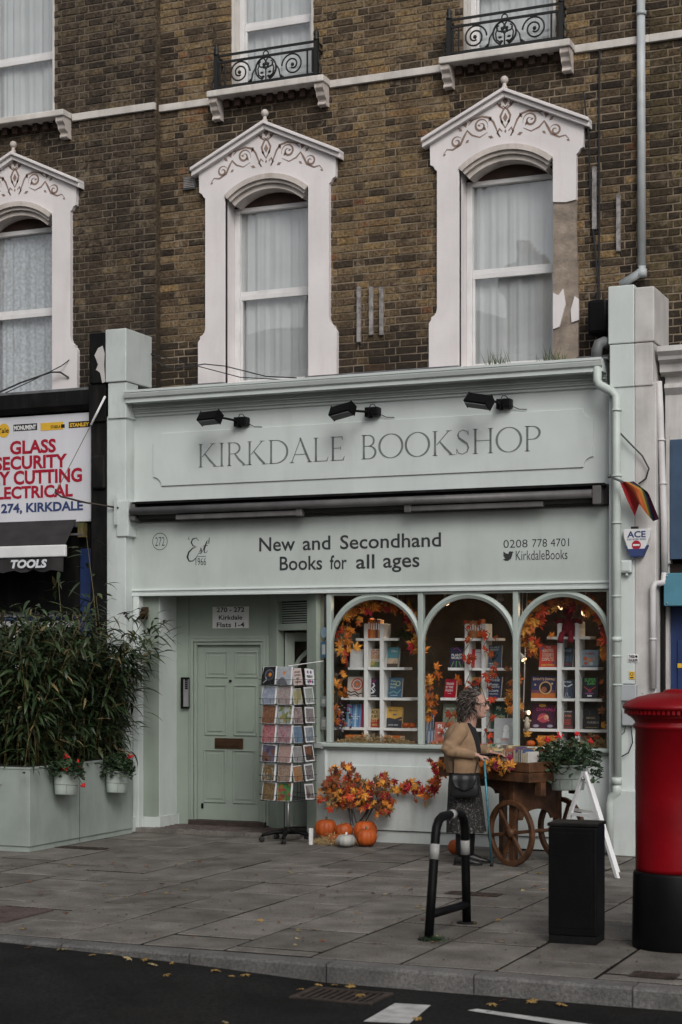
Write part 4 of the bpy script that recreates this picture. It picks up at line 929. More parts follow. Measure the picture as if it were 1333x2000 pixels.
# open glazed shop door standing inside the entrance
hinge = SM @ Vector((a1 + .01, .06, 0)); dr = Matrix.Translation(hinge) @ Matrix.Rotation(ang + R(62), 4, 'Z'); dwid = .78
q = mb('sage'); q.T = dr; q.box(0, .10, -.02, .02, .06, 2.06); q.box(dwid - .1, dwid, -.02, .02, .06, 2.06); q.box(.10, dwid - .1, -.019, .019, .06, .8); q.box(.10, dwid - .1, -.019, .019, 1.97, 2.06); sd_ = q.build('shop_door', None, SF, bevel=.004)
q = mb('sage'); q.T = dr
o = arc(dwid / 2, 1.62, .31, 0, 180, 20); i_ = arc(dwid / 2, 1.62, .27, 0, 180, 20)
for k in range(20): q.add([(o[k][0], -.018, o[k][1]), (i_[k][0], -.018, i_[k][1]), (i_[k + 1][0], -.018, i_[k + 1][1]), (o[k + 1][0], -.018, o[k + 1][1]), (o[k][0], .018, o[k][1]), (i_[k][0], .018, i_[k][1]), (i_[k + 1][0], .018, i_[k + 1][1]), (o[k + 1][0], .018, o[k + 1][1])], [(0, 3, 2, 1), (4, 5, 6, 7), (0, 4, 7, 3), (1, 2, 6, 5)], False)
q.build('arch_reflection', None, sd_)  # solid arch standing in for the arch mirrored in the pane
q = mb('shopglass'); q.T = dr; q.quad((.1, 0, .8), (dwid - .1, 0, .8), (dwid - .1, 0, 1.97), (.1, 0, 1.97)).build('pane', None, sd_)
# stall riser, sill, mullions, arches, glass
XW0, XW1 = P0[0], 2.275
q = mb('green2').box(XW0 - .01, XW1 + .02, -.0, .1, .118, .905); ri = q.build('stall_riser', None, SF)
q = mb('green2'); q.box(-.35, 1.95, -.016, .0, .122, .748); q.build('riser_panel', None, ri, bevel=.004)
mb('green2').box(XW0 - .02, XW1 + .02, .008, .1, 0, .112).build('plinth', None, SF)
q = mb('joinery'); q.box(XW0 - .03, XW1, -.075, .12, .925, .962); q.box(XW0 - .02, XW1, -.045, .1, .905, .925); q.build('window_sill', None, SF, bevel=.008)
mx = [XW0 + .025, AX(823, 0), AX(1008.5, 0), XW1 - .02]
for x in mx: mb('joinery').box(x - .026, x + .026, -.03, .05, .962, 2.44).build('mullion', None, SF, bevel=.008)
mb('joinery').box(XW0, XW1, -.02, .05, 2.415, 2.44).build('head_rail', None, SF)
for i in range(3):
    xm, hw = (mx[i] + mx[i + 1]) / 2, (mx[i + 1] - mx[i]) / 2; ro, rq_ = hw + .012, hw - .048; zc = 2.432 - ro; N = 36
    q = mb('joinery'); o = arc(xm, zc, ro, 0, 180, N); n_ = [(xm + (hw - .026 - .024 * math.sin(math.pi * k / N) ** .7) * math.cos(math.pi * k / N), zc + (hw - .026 - .024 * math.sin(math.pi * k / N) ** .7) * math.sin(math.pi * k / N)) for k in range(N + 1)]; m_ = [((a[0] + b[0]) / 2, (a[1] + b[1]) / 2) for a, b in zip(o, n_)]
    ring = lambda k: [(o[k][0], .03, o[k][1]), (o[k][0], -.012, o[k][1]), (m_[k][0], -.03, m_[k][1]), (n_[k][0], -.012, n_[k][1]), (n_[k][0], .03, n_[k][1])]
    q.loft([ring(k) for k in range(N + 1)], True, False); q.build('window_arch', None, SF)
    mb('shopglass').quad((mx[i] + .02, .012, .96), (mx[i + 1] - .02, .012, .96), (mx[i + 1] - .02, .012, 2.42), (mx[i] + .02, .012, 2.42)).build('window_pane', None, SF)
# the room behind the glass
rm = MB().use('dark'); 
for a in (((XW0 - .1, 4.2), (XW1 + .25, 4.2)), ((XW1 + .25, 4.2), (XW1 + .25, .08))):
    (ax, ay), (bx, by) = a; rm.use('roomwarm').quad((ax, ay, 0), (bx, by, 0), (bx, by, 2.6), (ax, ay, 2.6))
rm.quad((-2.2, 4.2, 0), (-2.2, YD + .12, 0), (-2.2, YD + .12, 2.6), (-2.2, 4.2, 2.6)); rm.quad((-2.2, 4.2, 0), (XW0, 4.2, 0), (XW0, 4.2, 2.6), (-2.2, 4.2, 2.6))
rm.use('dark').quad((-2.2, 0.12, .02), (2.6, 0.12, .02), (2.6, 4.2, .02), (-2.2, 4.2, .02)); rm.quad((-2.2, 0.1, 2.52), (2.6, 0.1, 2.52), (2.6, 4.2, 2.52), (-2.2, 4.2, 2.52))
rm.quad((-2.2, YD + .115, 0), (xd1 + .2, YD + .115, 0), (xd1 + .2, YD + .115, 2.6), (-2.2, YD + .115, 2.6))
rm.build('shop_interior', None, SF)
q = mb('wood_dark').box(XW0 + .05, XW1, .1, .75, .90, .95); q.build('display_shelf', None, SF)
mb('dark').box(XW0 - .1, XW1, .12, .8, .03, .9).build('shelf_front', None, SF)
# pale end wall of the right-hand window
mb('sage').box(XW1 + .0, XW1 + .04, .06, .8, .95, 2.5).build('window_cheek', None, SF)
# bookcases at the back of the shop
for k, (x, y) in enumerate(((-.9, 3.7), (.5, 3.7), (1.75, 3.7), (.1, 2.1))):
    t = thing('bookcase', ['full bookcase at the back of the dark shop seen through the first window', 'full bookcase at the back of the dark shop seen through the middle window', 'full bookcase at the back of the dark shop seen through the third window', 'low bookcase standing in the middle of the dark shop'][k], 'bookcase', (x, y, .03), 0, 'bookcases inside the shop')
    c = mb('wood_dark'); h = 2.1 if k < 3 else 1.4
    c.box(-.6, -.57, -.15, .15, 0, h); c.box(.57, .6, -.15, .15, 0, h); c.box(-.57, .57, .13, .15, 0, h); c.build('carcass', None, t, world=False)
    bk = MB(); rq = random.Random(k)
    for z in [i * .34 for i in range(int(h / .34) + 1)]:
        mb('wood_dark').box(-.57, .57, -.14, .13, z, z + .025).build('shelf', None, t, world=False)
        x_ = -.55
        while x_ < .5:
            w_ = rq.uniform(.018, .045); hh = rq.uniform(.18, .27); bk.use(colm(rq.choice([(.3, .08, .03), (.1, .12, .2), (.35, .28, .15), (.05, .1, .08), (.4, .35, .3), (.25, .05, .06)]))); bk.box(x_, x_ + w_, -.12, .05, z + .025, z + .025 + hh); x_ += w_ + .002
    bk.build('books', None, t, world=False, kind='stuff')
# ================================================================== awning
aw = thing('rolled_awning', 'dark brown rolled shop awning with two folded arms under the name sign', 'awning', (-.2, -.1, 3.2))
mb('awning_dark').box(-2.70, 2.26, -.10, 0, 3.215, 3.40).build('back_board', None, aw)
q = mb('blackmatt').box(-2.70, 2.25, -.20, 0.0, 3.375, 3.402); q.build('hood', None, aw, bevel=.005)
q = mb('awning'); q.tube([(-2.71, -.20, 3.305), (2.14, -.20, 3.305)], .04, 14); q.build('front_bar', None, aw)
q = mb('awning_dark'); q.tube([(-2.66, -.10, 3.30), (2.16, -.10, 3.30)], .075, 14); q.build('cloth_roll', None, aw)
for px0, px1, s_ in ((345, 585, 1), (797, 1062, -1)):
    xa, xb = AX(px0, -.17), AX(px1, -.17); q = mb('awning').box(xa, xb, -.19, -.14, 3.205, 3.255); ar = q.build('folding_arm', None, aw, bevel=.006)
    e = xb if s_ > 0 else xa; mb('awning').box(e - .03, e + .04, -.20, -.13, 3.195, 3.275).build('elbow', None, ar, bevel=.008)
mb('awning').box(2.14, 2.22, -.2, 0, 3.21, 3.40).build('end_plate', None, aw, bevel=.006); mb('awning').box(-2.72, -2.67, -.2, 0, 3.21, 3.40).build('end_plate', None, aw, bevel=.006)
# ================================================================== floodlights
for k, (hx0, hx1, hy0, hy1, bx, by, sl_, lab) in enumerate(((388, 435, 803, 829, 472, 824, -8, 'black floodlight over the first letters of the shop name'), (646, 694, 786, 819, 728, 805, -16, 'black tilted floodlight over the middle of the shop name'), (912, 962, 768, 799, 985, 789, 4, 'black floodlight over the last letters of the shop name'))):
    Yl = -.30; c = at((hx0 + hx1) / 2, (hy0 + hy1) / 2, Yl); m = at(bx, by, -.04)
    t = thing('floodlight', lab, 'floodlight', m, 0, 'floodlights over the shop sign')
    q = mb('black'); q.T = Matrix.Translation(c) @ Matrix.Rotation(R(sl_ + 8), 4, 'Y') @ Matrix.Rotation(R(-15), 4, 'Z') @ Matrix.Rotation(R(-25), 4, 'X')
    w_ = (hx1 - hx0) / 195; q.extrude([(-.055, -.045), (.04, -.058), (.046, .042), (-.04, .058)], -w_ / 2, w_ / 2); hd = q.build('lamp_head', None, t, bevel=.008)
    q = mb('pipedark'); q.T = Matrix.Translation(c) @ Matrix.Rotation(R(sl_ + 8), 4, 'Y') @ Matrix.Rotation(R(-15), 4, 'Z') @ Matrix.Rotation(R(-25), 4, 'X'); q.box(-w_ * .46, w_ * .46, -.046, .035, -.062, -.056); q.build('lamp_glass', None, hd)
    q = mb('blackmatt'); q.tube([c + Vector((w_ * .45, .05, 0)), (c + m) / 2 + Vector((.06, .03, 0)), m + Vector((-.035, -.05, 0))], .012, 8); q.build('arm', None, t)
    q = mb('black'); q.box(m.x - .065, m.x - .015, -.09, 0, m.z - .05, m.z + .045); q.build('bracket', None, t, bevel=.006)
    q = mb('black'); q.T = Matrix.Translation((m.x + .035, -.05, m.z + .0)); q.box(-.045, .045, -.05, .05, -.04, .045); q.build('junction_box', None, t, bevel=.012)
    q = mb('wire'); q.tube([(m.x - .03, -.05, m.z + .04), (m.x - .01, -.06, m.z + .075), (m.x + .02, -.06, m.z + .075), (m.x + .05, -.05, m.z + .04)], .005, 5); q.tube([(m.x + .07, -.03, m.z - .02), (m.x + .14, -.02, m.z - .055), (m.x + .22, -.02, m.z - .06)], .004, 5); q.build('cable', None, t)
# ================================================================== pipes, boxes, cables
def pipe(name, label, cat, segs, m, r, collars=(), cm=None):
    t = thing(name, label, cat, segs[0][-1])
    for k, s_ in enumerate(segs): mb(m).tube(s_, r, 12).build('pipe_length', None, t)
    for a, b_ in collars: mb(cm or m).tube([a, b_], r * 1.22, 12).build('collar', None, t)
    return t
V = Vector
# grey roof downpipe that stops at the block on the right
Yp = YB - .07; pa, pb_, pc = at(1252, -70, Yp), at(1254, 520, Yp), at(1213, 556, Yp - .03)
pipe('drainpipe', 'pale grey drainpipe running down the upper brickwork to the right-hand pilaster block', 'drainpipe', [[pa, pb_, ], [pb_, pb_ + V((0, 0, -.05)), pc]], 'pvcgrey', .04, [(at(1254, 540, Yp), at(1254, 526, Yp)), (at(1253, 30, Yp), at(1253, 22, Yp))])
# green painted pipe beside the shop window
Yg = -.24; pts = [at(1168, 716, -.20), at(1167, 743, -.20), at(1172, 752, -.21), at(1196, 765, -.23), at(1204, 773, Yg), at(1205, 1000, Yg), at(1206, 1525, Yg)]
pts2 = [at(1205, 1530, Yg), at(1205, 1548, Yg), at(1196, 1555, -.22), at(1192, 1570, -.22), at(1192, 1662, -.22)]
gp = pipe('drainpipe', 'pale green painted drainpipe running down between bookshop window and pilaster', 'drainpipe', [pts, pts2], 'pvc', .04, [(at(1205, y, Yg), at(1205, y + 3, Yg)) for y in (800, 928, 1020, 1163, 1280, 1336)] + [(at(1205, 1518, Yg), at(1205, 1532, Yg)), (at(1205, 1244, Yg), at(1205, 1253, Yg))])
pipe('gutter_elbow', 'dark grey elbow pipe above the right end of the green gutter', 'pipe', [[at(1190, 672, -.05), at(1180, 668, -.15), at(1170, 672, -.2), at(1166, 684, -.2), at(1166, 700, -.2)]], 'pipedark', .05)
Yw = -.10
pipe('drainpipe', 'white waste pipe stepping down the flaking white wall above the pillar box', 'drainpipe', [[at(1287, 745, Yw), at(1290, 800, Yw), at(1297, 1000, Yw), at(1299, 1118, Yw)], [at(1299, 1118, Yw), at(1296, 1138, Yw), at(1280, 1140, -.21), at(1276, 1146, -.21), at(1276, 1345, -.21)]], 'pvcwhite', .03, [(at(1293, 858, Yw), at(1293, 861, Yw)), (at(1296, 943, Yw), at(1296, 946, Yw)), (at(1276, 1247, -.21), at(1276, 1250, -.21))])
def cable(label, pts, r=.006, m='wire', cat='cable'):
    q = mb(m); q.tube(pts, r, 5); return tag(centre(q.build('cable')), label, cat)
cable('black cable hanging down the brickwork right of the peeled window surround', [at(1140, 180, YB - .06), at(1150, 260, YB - .08), at(1152, 330, YB - .04), at(1158, 440, YB - .04), at(1170, 560, YB - .05), at(1165, 590, YB - .05)], .009)
cable('straight black cable beside the drainpipe running down into the black box', [at(1172, 60, YB - .03), at(1170, 250, YB - .03), at(1171, 450, YB - .03), at(1170, 590, YB - .04)], .009)
cable('thin cable slung across the left white jamb above the green cornice', [at(300, 705, .2), at(340, 720, .1), at(400, 711, .2), at(440, 715, .2), at(520, 735, .0), at(580, 738, -.1)], .006)
cable('second thin cable drooping below it onto the green cornice', [at(290, 690, .3), at(390, 716, .25), at(470, 737, .05), at(560, 742, -.12), at(620, 738, -.14)], .005)
cable('thick black cable sweeping up past the left window to the brick', [at(-20, 775, .0), at(40, 748, .05), at(100, 727, .15), at(118, 727, .2), at(135, 738, .25)], .010)
cable('thin black cable rising beside it to the brick', [at(-20, 782, .0), at(60, 745, .05), at(120, 715, .2), at(140, 700, .28)], .006)
cable('cable looping from the green pipe down to the flag bracket', [at(1212, 846, -.24), at(1235, 870, -.24), at(1255, 890, -.23), at(1268, 915, -.22), at(1262, 935, -.21), at(1248, 945, -.21)], .008)
cable('black cable looping below the lower grey meter box', [at(1233, 1418, -.22), at(1236, 1450, -.22), at(1228, 1470, -.22), at(1212, 1479, -.22)], .006)
cable('thin cable looping beside the lower meter box to the pipe', [at(1222, 1418, -.22), at(1220, 1430, -.22), at(1212, 1437, -.22), at(1204, 1428, -.24), at(1206, 1404, -.25)], .004)
q = mb('black'); q.box(AX(1148, .2), AX(1187, .2), .18, .36, AZ(1165, 652, .2), AZ(1165, 585, .2)); tag(centre(q.build('cable_box', bevel=.03)), 'black moulded cable box on the brick below the hanging cables', 'cable box')
q = mb('white'); a = at(1225, 1107, -.20); 
t = thing('junction_box', 'small pale square junction box under the alarm box', 'junction box', a)
mb('green').box(a.x - .05, a.x + .05, -.24, -.18, a.z - .055, a.z + .06).build('body', None, t, bevel=.01); mb('green').box(a.x - .035, a.x + .035, -.247, -.238, a.z - .04, a.z + .045).build('lid', None, t, bevel=.004); mb('green2').tube([(a.x, -.21, a.z - .055), (a.x, -.21, a.z - .085)], .016, 8).build('gland', None, t)
for k, (x0, x1, y0, y1) in enumerate(((1213, 1243, 1337, 1369), (1215, 1246, 1384, 1417))):
    xa, xb = AX(x0, -.24), AX(x1, -.24); t = thing('meter_box', ['upper grey meter box on the green pilaster behind the pillar box', 'lower grey meter box on the green pilaster with a cable loop below'][k], 'meter box', ((xa + xb) / 2, -.2, AZ(1230, y1, -.24)))
    m = mat('pale_grey_plastic' , (.36, .38, .40), .5, var=.05)
    mb(m).box(xa, xb, -.245, -.18, AZ(1230, y1, -.24), AZ(1230, y0, -.24)).build('body', None, t, bevel=.008); mb('wire').box(xa + .02, xb - .02, -.23, -.2, AZ(1230, y0, -.24), AZ(1230, y0, -.24) + .008).build('hinge', None, t)
a = at(1237, 1286, -.185)
t = thing('sticker', 'small black and white lettered sticker on the green pilaster', 'sticker', a); mb('white').box(a.x - .047, a.x + .047, -.186, -.18, a.z - .035, a.z + .035).build('backing', None, t)
q = mb('blackink'); q.text('THESE', a.x - .04, a.x + .015, a.z + .003, a.z + .03, -.188, .03); q.text('REALM.000', a.x - .04, a.x + .042, a.z - .03, a.z - .003, -.188, .03); q.disc(a.x + .03, a.z + .017, .012, -.188, 12); q.build('lettering', None, t)
a = at(1234.5, 1319, -.185); t = thing('sticker', 'small yellow warning sticker on the green pilaster', 'sticker', a); mb('yellow').box(a.x - .024, a.x + .024, -.186, -.18, a.z - .035, a.z + .035).build('backing', None, t)
q = mb('blackink'); q.ribbon(arc(a.x, a.z + .012, .013, 0, 360, 12), .004, -.188); q.box(a.x - .016, a.x + .016, -.188, -.186, a.z - .024, a.z - .016); q.build('lettering', None, t)
# alarm box
ab = at(1244, 1060, -.25); t = thing('alarm_box', 'white and navy burglar alarm box on the white pilaster', 'alarm box', ab)
out = [(-.125, .115), (-.11, .125), (.11, .125), (.125, .115), (.118, .05), (.06, -.115), (.05, -.125), (-.05, -.125), (-.06, -.115), (-.118, .05)]
q = mb('white'); q.prism([(ab.x + x, ab.z + z) for x, z in out][::-1], -.262, -.18); q.build('case', None, t, bevel=.008)
q = mb('blueink'); q.prism([(ab.x + x, ab.z + z) for x, z in ((-.103, -.02), (-.055, -.128), (.055, -.128), (.103, -.02), (.085, -.035), (.075, -.055), (-.075, -.055), (-.085, -.035))], -.268, -.19); q.build('strobe_cover', None, t, bevel=.004)
q = mb('blueink'); q.text('ACE', ab.x - .085, ab.x + .085, ab.z + .045, ab.z + .105, -.2635, .03); q.text('020 8290 5050', ab.x - .085, ab.x + .085, ab.z + .022, ab.z + .038, -.2635, .02); q.build('lettering', None, t)
q = mb('redink'); q.disc(ab.x, ab.z - .022, .042, -.2655); q.use('whiteink'); q.box(ab.x - .03, ab.x + .03, -.2685, -.266, ab.z - .03, ab.z - .014); q.build('no_entry_mark', None, t)
mb('wire').box(ab.x - .06, ab.x - .0, -.22, -.18, ab.z + .12, ab.z + .15).build('bracket', None, t)
# intercom, camera
q = mb('black').box(AX(354, YD - .05), AX(369, YD - .05), YD - .06, YD - .015, AZ(362, 1384, YD - .05), AZ(362, 1323, YD - .05)); ic = q.build('intercom', bevel=.004)
xa = AX(363, YD - .06)
mb('chrome').box(xa - .025, xa + .038, YD - .064, YD - .06, AZ(362, 1380, YD - .05), AZ(362, 1327, YD - .05)).build('steel_plate', None, ic)
for i in range(5): mb('blackink').box(xa - .005, xa + .028, YD - .069, YD - .064, AZ(362, 1346 - i * 4, YD - .05), AZ(362, 1344 - i * 4, YD - .05) + .006).build('call_button', None, ic)
tag(ic, 'black and steel door intercom beside the sage flat door', 'intercom')
a = at(283, 1197, .0); t = thing('security_camera', 'small dusty brown security camera under the left end of the sign', 'security camera', a)
q = mb('brass'); q.T = Matrix.Translation(a) @ Euler((R(25), 0, R(25))).to_matrix().to_4x4(); q.box(-.04, .04, -.09, .07, -.035, .04); q.build('body', None, t, bevel=.008)
q = mb('black'); q.T = Matrix.Translation(a) @ Euler((R(25), 0, R(25))).to_matrix().to_4x4(); q.box(-.032, .032, -.094, -.088, -.028, .03); q.build('lens', None, t); mb('blackmatt').tube([a + V((0, .05, 0)), a + V((-.02, .08, .08))], .015, 8).build('bracket', None, t)
# ================================================================== right-hand neighbour
NB = thing('shopfront', 'flaking white shopfront with blue panels behind the pillar box', 'shopfront', (3.6, .1, 0))
mb('pinkwhite').box(xs_ + .001, 2.725, -.18, .1, 0, 4.3).build('pilaster', None, NB, bevel=.01)
mb('pinkwhite').box(xs_ + .001, 2.711, -.20, YB, 4.66, 5.16).build('pilaster_block', None, NB, bevel=.012); mb('pinkwhite').box(xs_ + .001, 2.70, -.195, .05, 4.265, 4.655).build('pilaster_capital', None, NB, bevel=.01)
mb('pinkwhite').box(2.72, 7, .04, .2, 2.9, 4.45).build('fascia', None, NB)
q = mb('pinkwhite'); q.extrude([(-.16, 4.62), (-.17, 4.57), (-.13, 4.53), (-.12, 4.50), (-.06, 4.47), (-.05, 4.40), (.05, 4.36), (.3, 4.36), (.3, 4.62)], 2.73, 7); q.build('cornice', None, NB)
mb('pinkwhite').extrude([(.0, 4.30), (-.01, 4.26), (.04, 4.2), (.1, 4.2), (.1, 4.3)], 2.73, 7).build('moulding', None, NB)
mb('blackmatt').box(2.728, 2.76, -.02, .1, 0, 4.36).build('rusty_gap_board', None, NB)
x0 = AX(1309, .0); mb('steelblue').box(x0, 6, -.0, .04, AZ(1320, 1092, 0), AZ(1320, 858, 0)).build('blue_panel', None, NB, bevel=.004)
mb('pinkwhite').box(x0 - .035, x0 - .004, -.01, .04, AZ(1320, 1100, 0), AZ(1320, 850, 0)).build('panel_trim', None, NB)
x1__ = AX(1297, -.12); q = mb('teal').box(x1__, 6, -.12, .1, AZ(1320, 1183, -.12), AZ(1320, 1119, -.12)); tq = q.build('teal_sign_box', None, NB, bevel=.004)
for y in (1125, 1178): q = mb('chrome'); q.ball((x1__ + .03, -.122, AZ(1302, y, -.12)), .009, 8, 5); q.build('screw', None, tq)
mb('roomwarm').box(x0 - .03, 6, .1, .14, AZ(1320, 1119, 0), AZ(1320, 1100, 0)).build('gap_board', None, NB)
x2__ = AX(1310, .12); mb('navy').box(x2__, 6, .12, .16, 0, AZ(1320, 1183, .1)).build('blue_door', None, NB); mb('navy').box(x2__ + .07, 6, .10, .12, 0, AZ(1320, 1250, .1)).build('door_leaf', None, NB, bevel=.004)
mb('pinkwhite').box(2.76, x2__, .06, .2, 0, 2.9).build('door_jamb', None, NB)
a = at(1328, 1300, .095); mb('yellow').box(a.x - .02, a.x + .02, .094, .1, a.z - .02, a.z + .02).build('yellow_sticker', None, NB)
# ================================================================== left-hand neighbour: hardware shop
HW = thing('shopfront', 'black and navy hardware shopfront half hidden by bamboo', 'shopfront', (-4.5, .1, 0))
xe = AX(208, -.18)
mb('blackmatt').box(AX(178, -.16), xe - .002, -.16, .1, 0, 4.3).build('pilaster', None, HW, bevel=.008)
mb('blackmatt').box(AX(175, -.2), AX(206, -.2) - .003, -.205, YL, 4.645, 5.17).build('pilaster_block', None, HW, bevel=.012)
q = mb('pinkwhite'); pbk = [(185, 694), (192, 680), (201, 675), (205, 690), (204, 712), (206, 746), (200, 748), (196, 728), (188, 722), (192, 712)]
q.add([(AX(a, -.207), -.2075, AZ(a, b_, -.207)) for a, b_ in pbk][::-1], [tuple(range(len(pbk)))], False); q.build('bare_patch', None, HW)
mb('blackmatt').box(AX(174, -.18), xe - .003, -.185, .05, 4.25, 4.64).build('pilaster_capital', None, HW, bevel=.008)
q = mb('blackmatt'); q.box(AX(180, -.19), xe - .01, -.20, -.1, 3.55, 3.9); q.build('pilaster_bracket', None, HW, bevel=.02)
q = mb('lead'); q.box(-6.6, AX(174, -.1) - .0, -.12, YL, 4.60, 4.63); q.build('flashing', None, HW); 
q = mb('blackmatt'); q.extrude([(-.14, 4.60), (-.14, 4.45), (-.08, 4.40), (.1, 4.40), (.2, 4.60)], -6.6, AX(174, -.14)); q.build('cornice', None, HW)
mb('blackmatt').box(-6.6, AX(178, 0), .0, .1, 2.3, 4.42).build('fascia_back', None, HW)
Ys = -.05; SX = lambda p: AX(p, Ys)
zt, zbm = 4.376, 3.233
q = mb('signwhite').box(-6.2, SX(178), Ys, 0, zbm, zt); hs_ = q.build('shop_sign', None, HW, bevel=.004)
yt = Ys - .003; ZS = lambda px, py: AZ(px, py, Ys)
for s_, a, b_, y0, y1, m in (('GLASS', 20, 110, 886, 859, 'redink'), ('SECURITY', -9, 132, 916, 889, 'redink'), ('KEY CUTTING', -33, 161, 945, 917, 'redink'), ('ELECTRICAL', -20, 143, 973, 948, 'redink'), ('274, KIRKDALE', 3, 163, 1003, 981, 'blueink')):
    xm = (max(a, 0) + b_) / 2; zz0, zz1 = ZS(xm, y0 - 0), ZS(xm, y1 - 0); mb(m).text(s_, SX(a), SX(b_), zz0, zz1, yt, .035).build('lettering', None, hs_)
q = mb('yellow'); q.disc(SX(8), ZS(8, 841), .075, yt, 24); q.use('blackink'); q.text('Yale', SX(-4), SX(18), ZS(8, 846), ZS(8, 836), yt - .001, .02); q.build('logo', None, hs_)
q = mb('blackink'); q.box(SX(27), SX(73), yt, Ys, ZS(50, 841), ZS(50, 828)); q.use('whiteink'); q.text('MONUMENT', SX(28.5), SX(71.5), ZS(50, 839.5), ZS(50, 830.5), yt - .002, .04); q.build('logo', None, hs_)
q = mb('yellow'); q.box(SX(80), SX(124), yt, Ys, ZS(102, 840), ZS(102, 825)); q.use('blackink'); q.text('STABILA', SX(100), SX(119), ZS(102, 837), ZS(102, 831), yt - .002, .02); q.box(SX(120), SX(127), yt - .001, Ys, ZS(102, 837), ZS(102, 830)); q.build('logo', None, hs_)
q = mb('blackink'); q.box(SX(135), SX(177), yt, Ys, ZS(156, 835), ZS(156, 823)); q.use('yellow'); q.text('STANLEY', SX(137), SX(175), ZS(156, 833.5), ZS(156, 825.5), yt - .002, .05); q.build('logo', None, hs_)
mb('lead').box(-6.2, SX(154), -.12, .0, zbm - .06, zbm - .005).build('sign_ledge', None, HW)
# its folded awning
ha = thing('folded_awning', 'mossy black awning lettered TOOLS folded under the hardware sign', 'awning', (-4.5, -.2, 2.7))
xA0, xA1 = -6.2, AX(142, -.2)
ya, yb_ = -.12, -.55; z1_, z2_ = AZ(60, 1018, ya), AZ(60, 1066, yb_)
q = mb('awning_dark'); q.add([(xA0, ya, z1_), (AX(150, ya), ya, z1_), (AX(128, yb_), yb_, z2_), (xA0, yb_, z2_)], [(0, 3, 2, 1)], False); q.build('cloth', None, ha)
zr0, zr1 = AZ(60, 1089, yb_), z2_
mb('white').box(xA0, AX(130, yb_), yb_ - .03, yb_ + .02, zr0, zr1).build('front_rail', None, ha, bevel=.01)
q = mb('awning_dark'); xe_ = AX(126, yb_); n = 40; vs = []; zv = AZ(60, 1112, yb_)
for i in range(n + 1):
    x = xA0 + (xe_ - xA0) * i / n; f = i / n * 12 + .5; vs += [(x, yb_ - .01 + .008 * math.sin(f * 3), zr0), (x, yb_ - .02 + .012 * math.sin(f * 3), zv - .035 * abs(math.sin(f * math.pi)))]
q.add(vs, [(i * 2, i * 2 + 1, i * 2 + 3, i * 2 + 2) for i in range(n)], True); va = q.build('valance', None, ha)
mb('signwhite').text('TOOLS', AX(22, yb_ - .03), AX(93, yb_ - .03), AZ(60, 1110, yb_), AZ(60, 1093, yb_), yb_ - .036, .05, .2).build('lettering', None, va)
mb('culm').box(AX(154, -.1), AX(165, -.1), -.12, -.04, AZ(160, 1049, -.1), AZ(160, 1021, -.1)).build('timber_packer', None, ha)
mb('awning').box(AX(130, -.3), AX(160, -.3), -.33, -.28, AZ(145, 1046, -.3), AZ(145, 1042, -.3)).build('arm', None, ha)
# windows under the awning
mb('dark').box(-6.2, AX(176, .25), .25, .3, 0, 2.95).build('window_back', None, HW)
mb('navy').box(AX(156, -.02), AX(177, -.02), -.02, .22, .0, 2.95).build('navy_post', None, HW, bevel=.01)
for px in (27, -40): mb('white').box(AX(px, .1), AX(px + 9, .1), .09, .16, .4, 2.6).build('glazing_bar', None, HW)
for y0, y1 in ((1225, 1213), ): mb('white').box(-6.2, AX(155, .1), .085, .15, AZ(80, y0, .1), AZ(80, y1, .1)).build('transom', None, HW)
mb('navy').box(-6.2, AX(155, .1), .083, .15, AZ(80, 1212, .1) , AZ(80, 1205, .1)).build('transom_band', None, HW)
for a, b_, l1, l2 in ((36, 155, 'IRONMONGERY', 'KEYS'), (-70, 22, 'PAINTS', 'TOOLS')):
    w_ = mb('signwhite').box(AX(a, .1), AX(b_, .1), .1, .13, AZ(100, 1204, .1), AZ(100, 1165, .1)); wq = w_.build('window_sign', None, HW)
    q = mb(colm((.02, .05, .05))); q.text(l1, AX(a + 13, .1), AX(b_ - 5, .1), AZ(100, 1182, .1), AZ(100, 1172, .1), .097, .06)
    if l2 == 'KEYS': q.text(l2, AX(a + 13, .1), AX(a + 62, .1), AZ(100, 1204, .1), AZ(100, 1190, .1), .097, .06)
    q.build('lettering', None, wq)
mb('shopglass').quad((-6.2, .15, .4), (AX(155, .15), .15, .4), (AX(155, .15), .15, 2.6), (-6.2, .15, 2.6)).build('window_pane', None, HW)
a = at(8, 1288, .2); q = mb('greenglow'); q.ball((a.x, .2, a.z), .035, 10, 7); q.build('window_lamp', None, HW)
# rusty bracket arm, rod and cord in front of the white sign
t = thing('sign_bracket', 'rusty iron bracket arm stayed by a white rod in front of the hardware sign', 'bracket', at(232, 992, -.2))
mb('castiron').tube([at(232, 992, -.2), at(170, 982, -.30), at(120, 970, -.4), at(108, 962, -.42), at(110, 955, -.42)], .010, 7).build('arm', None, t)
mb('white').tube([at(206, 774, -.2), at(178, 830, -.28)], .012, 7).build('stay_rod', None, t); mb('culm').tube([at(178, 830, -.28), at(112, 957, -.42)], .004, 5).build('cord', None, t)
mb('green2').box(AX(226, -.21), AX(229, -.21), -.24, -.18, AZ(228, 1025, -.2), AZ(228, 968, -.2)).build('wall_plate', None, t)
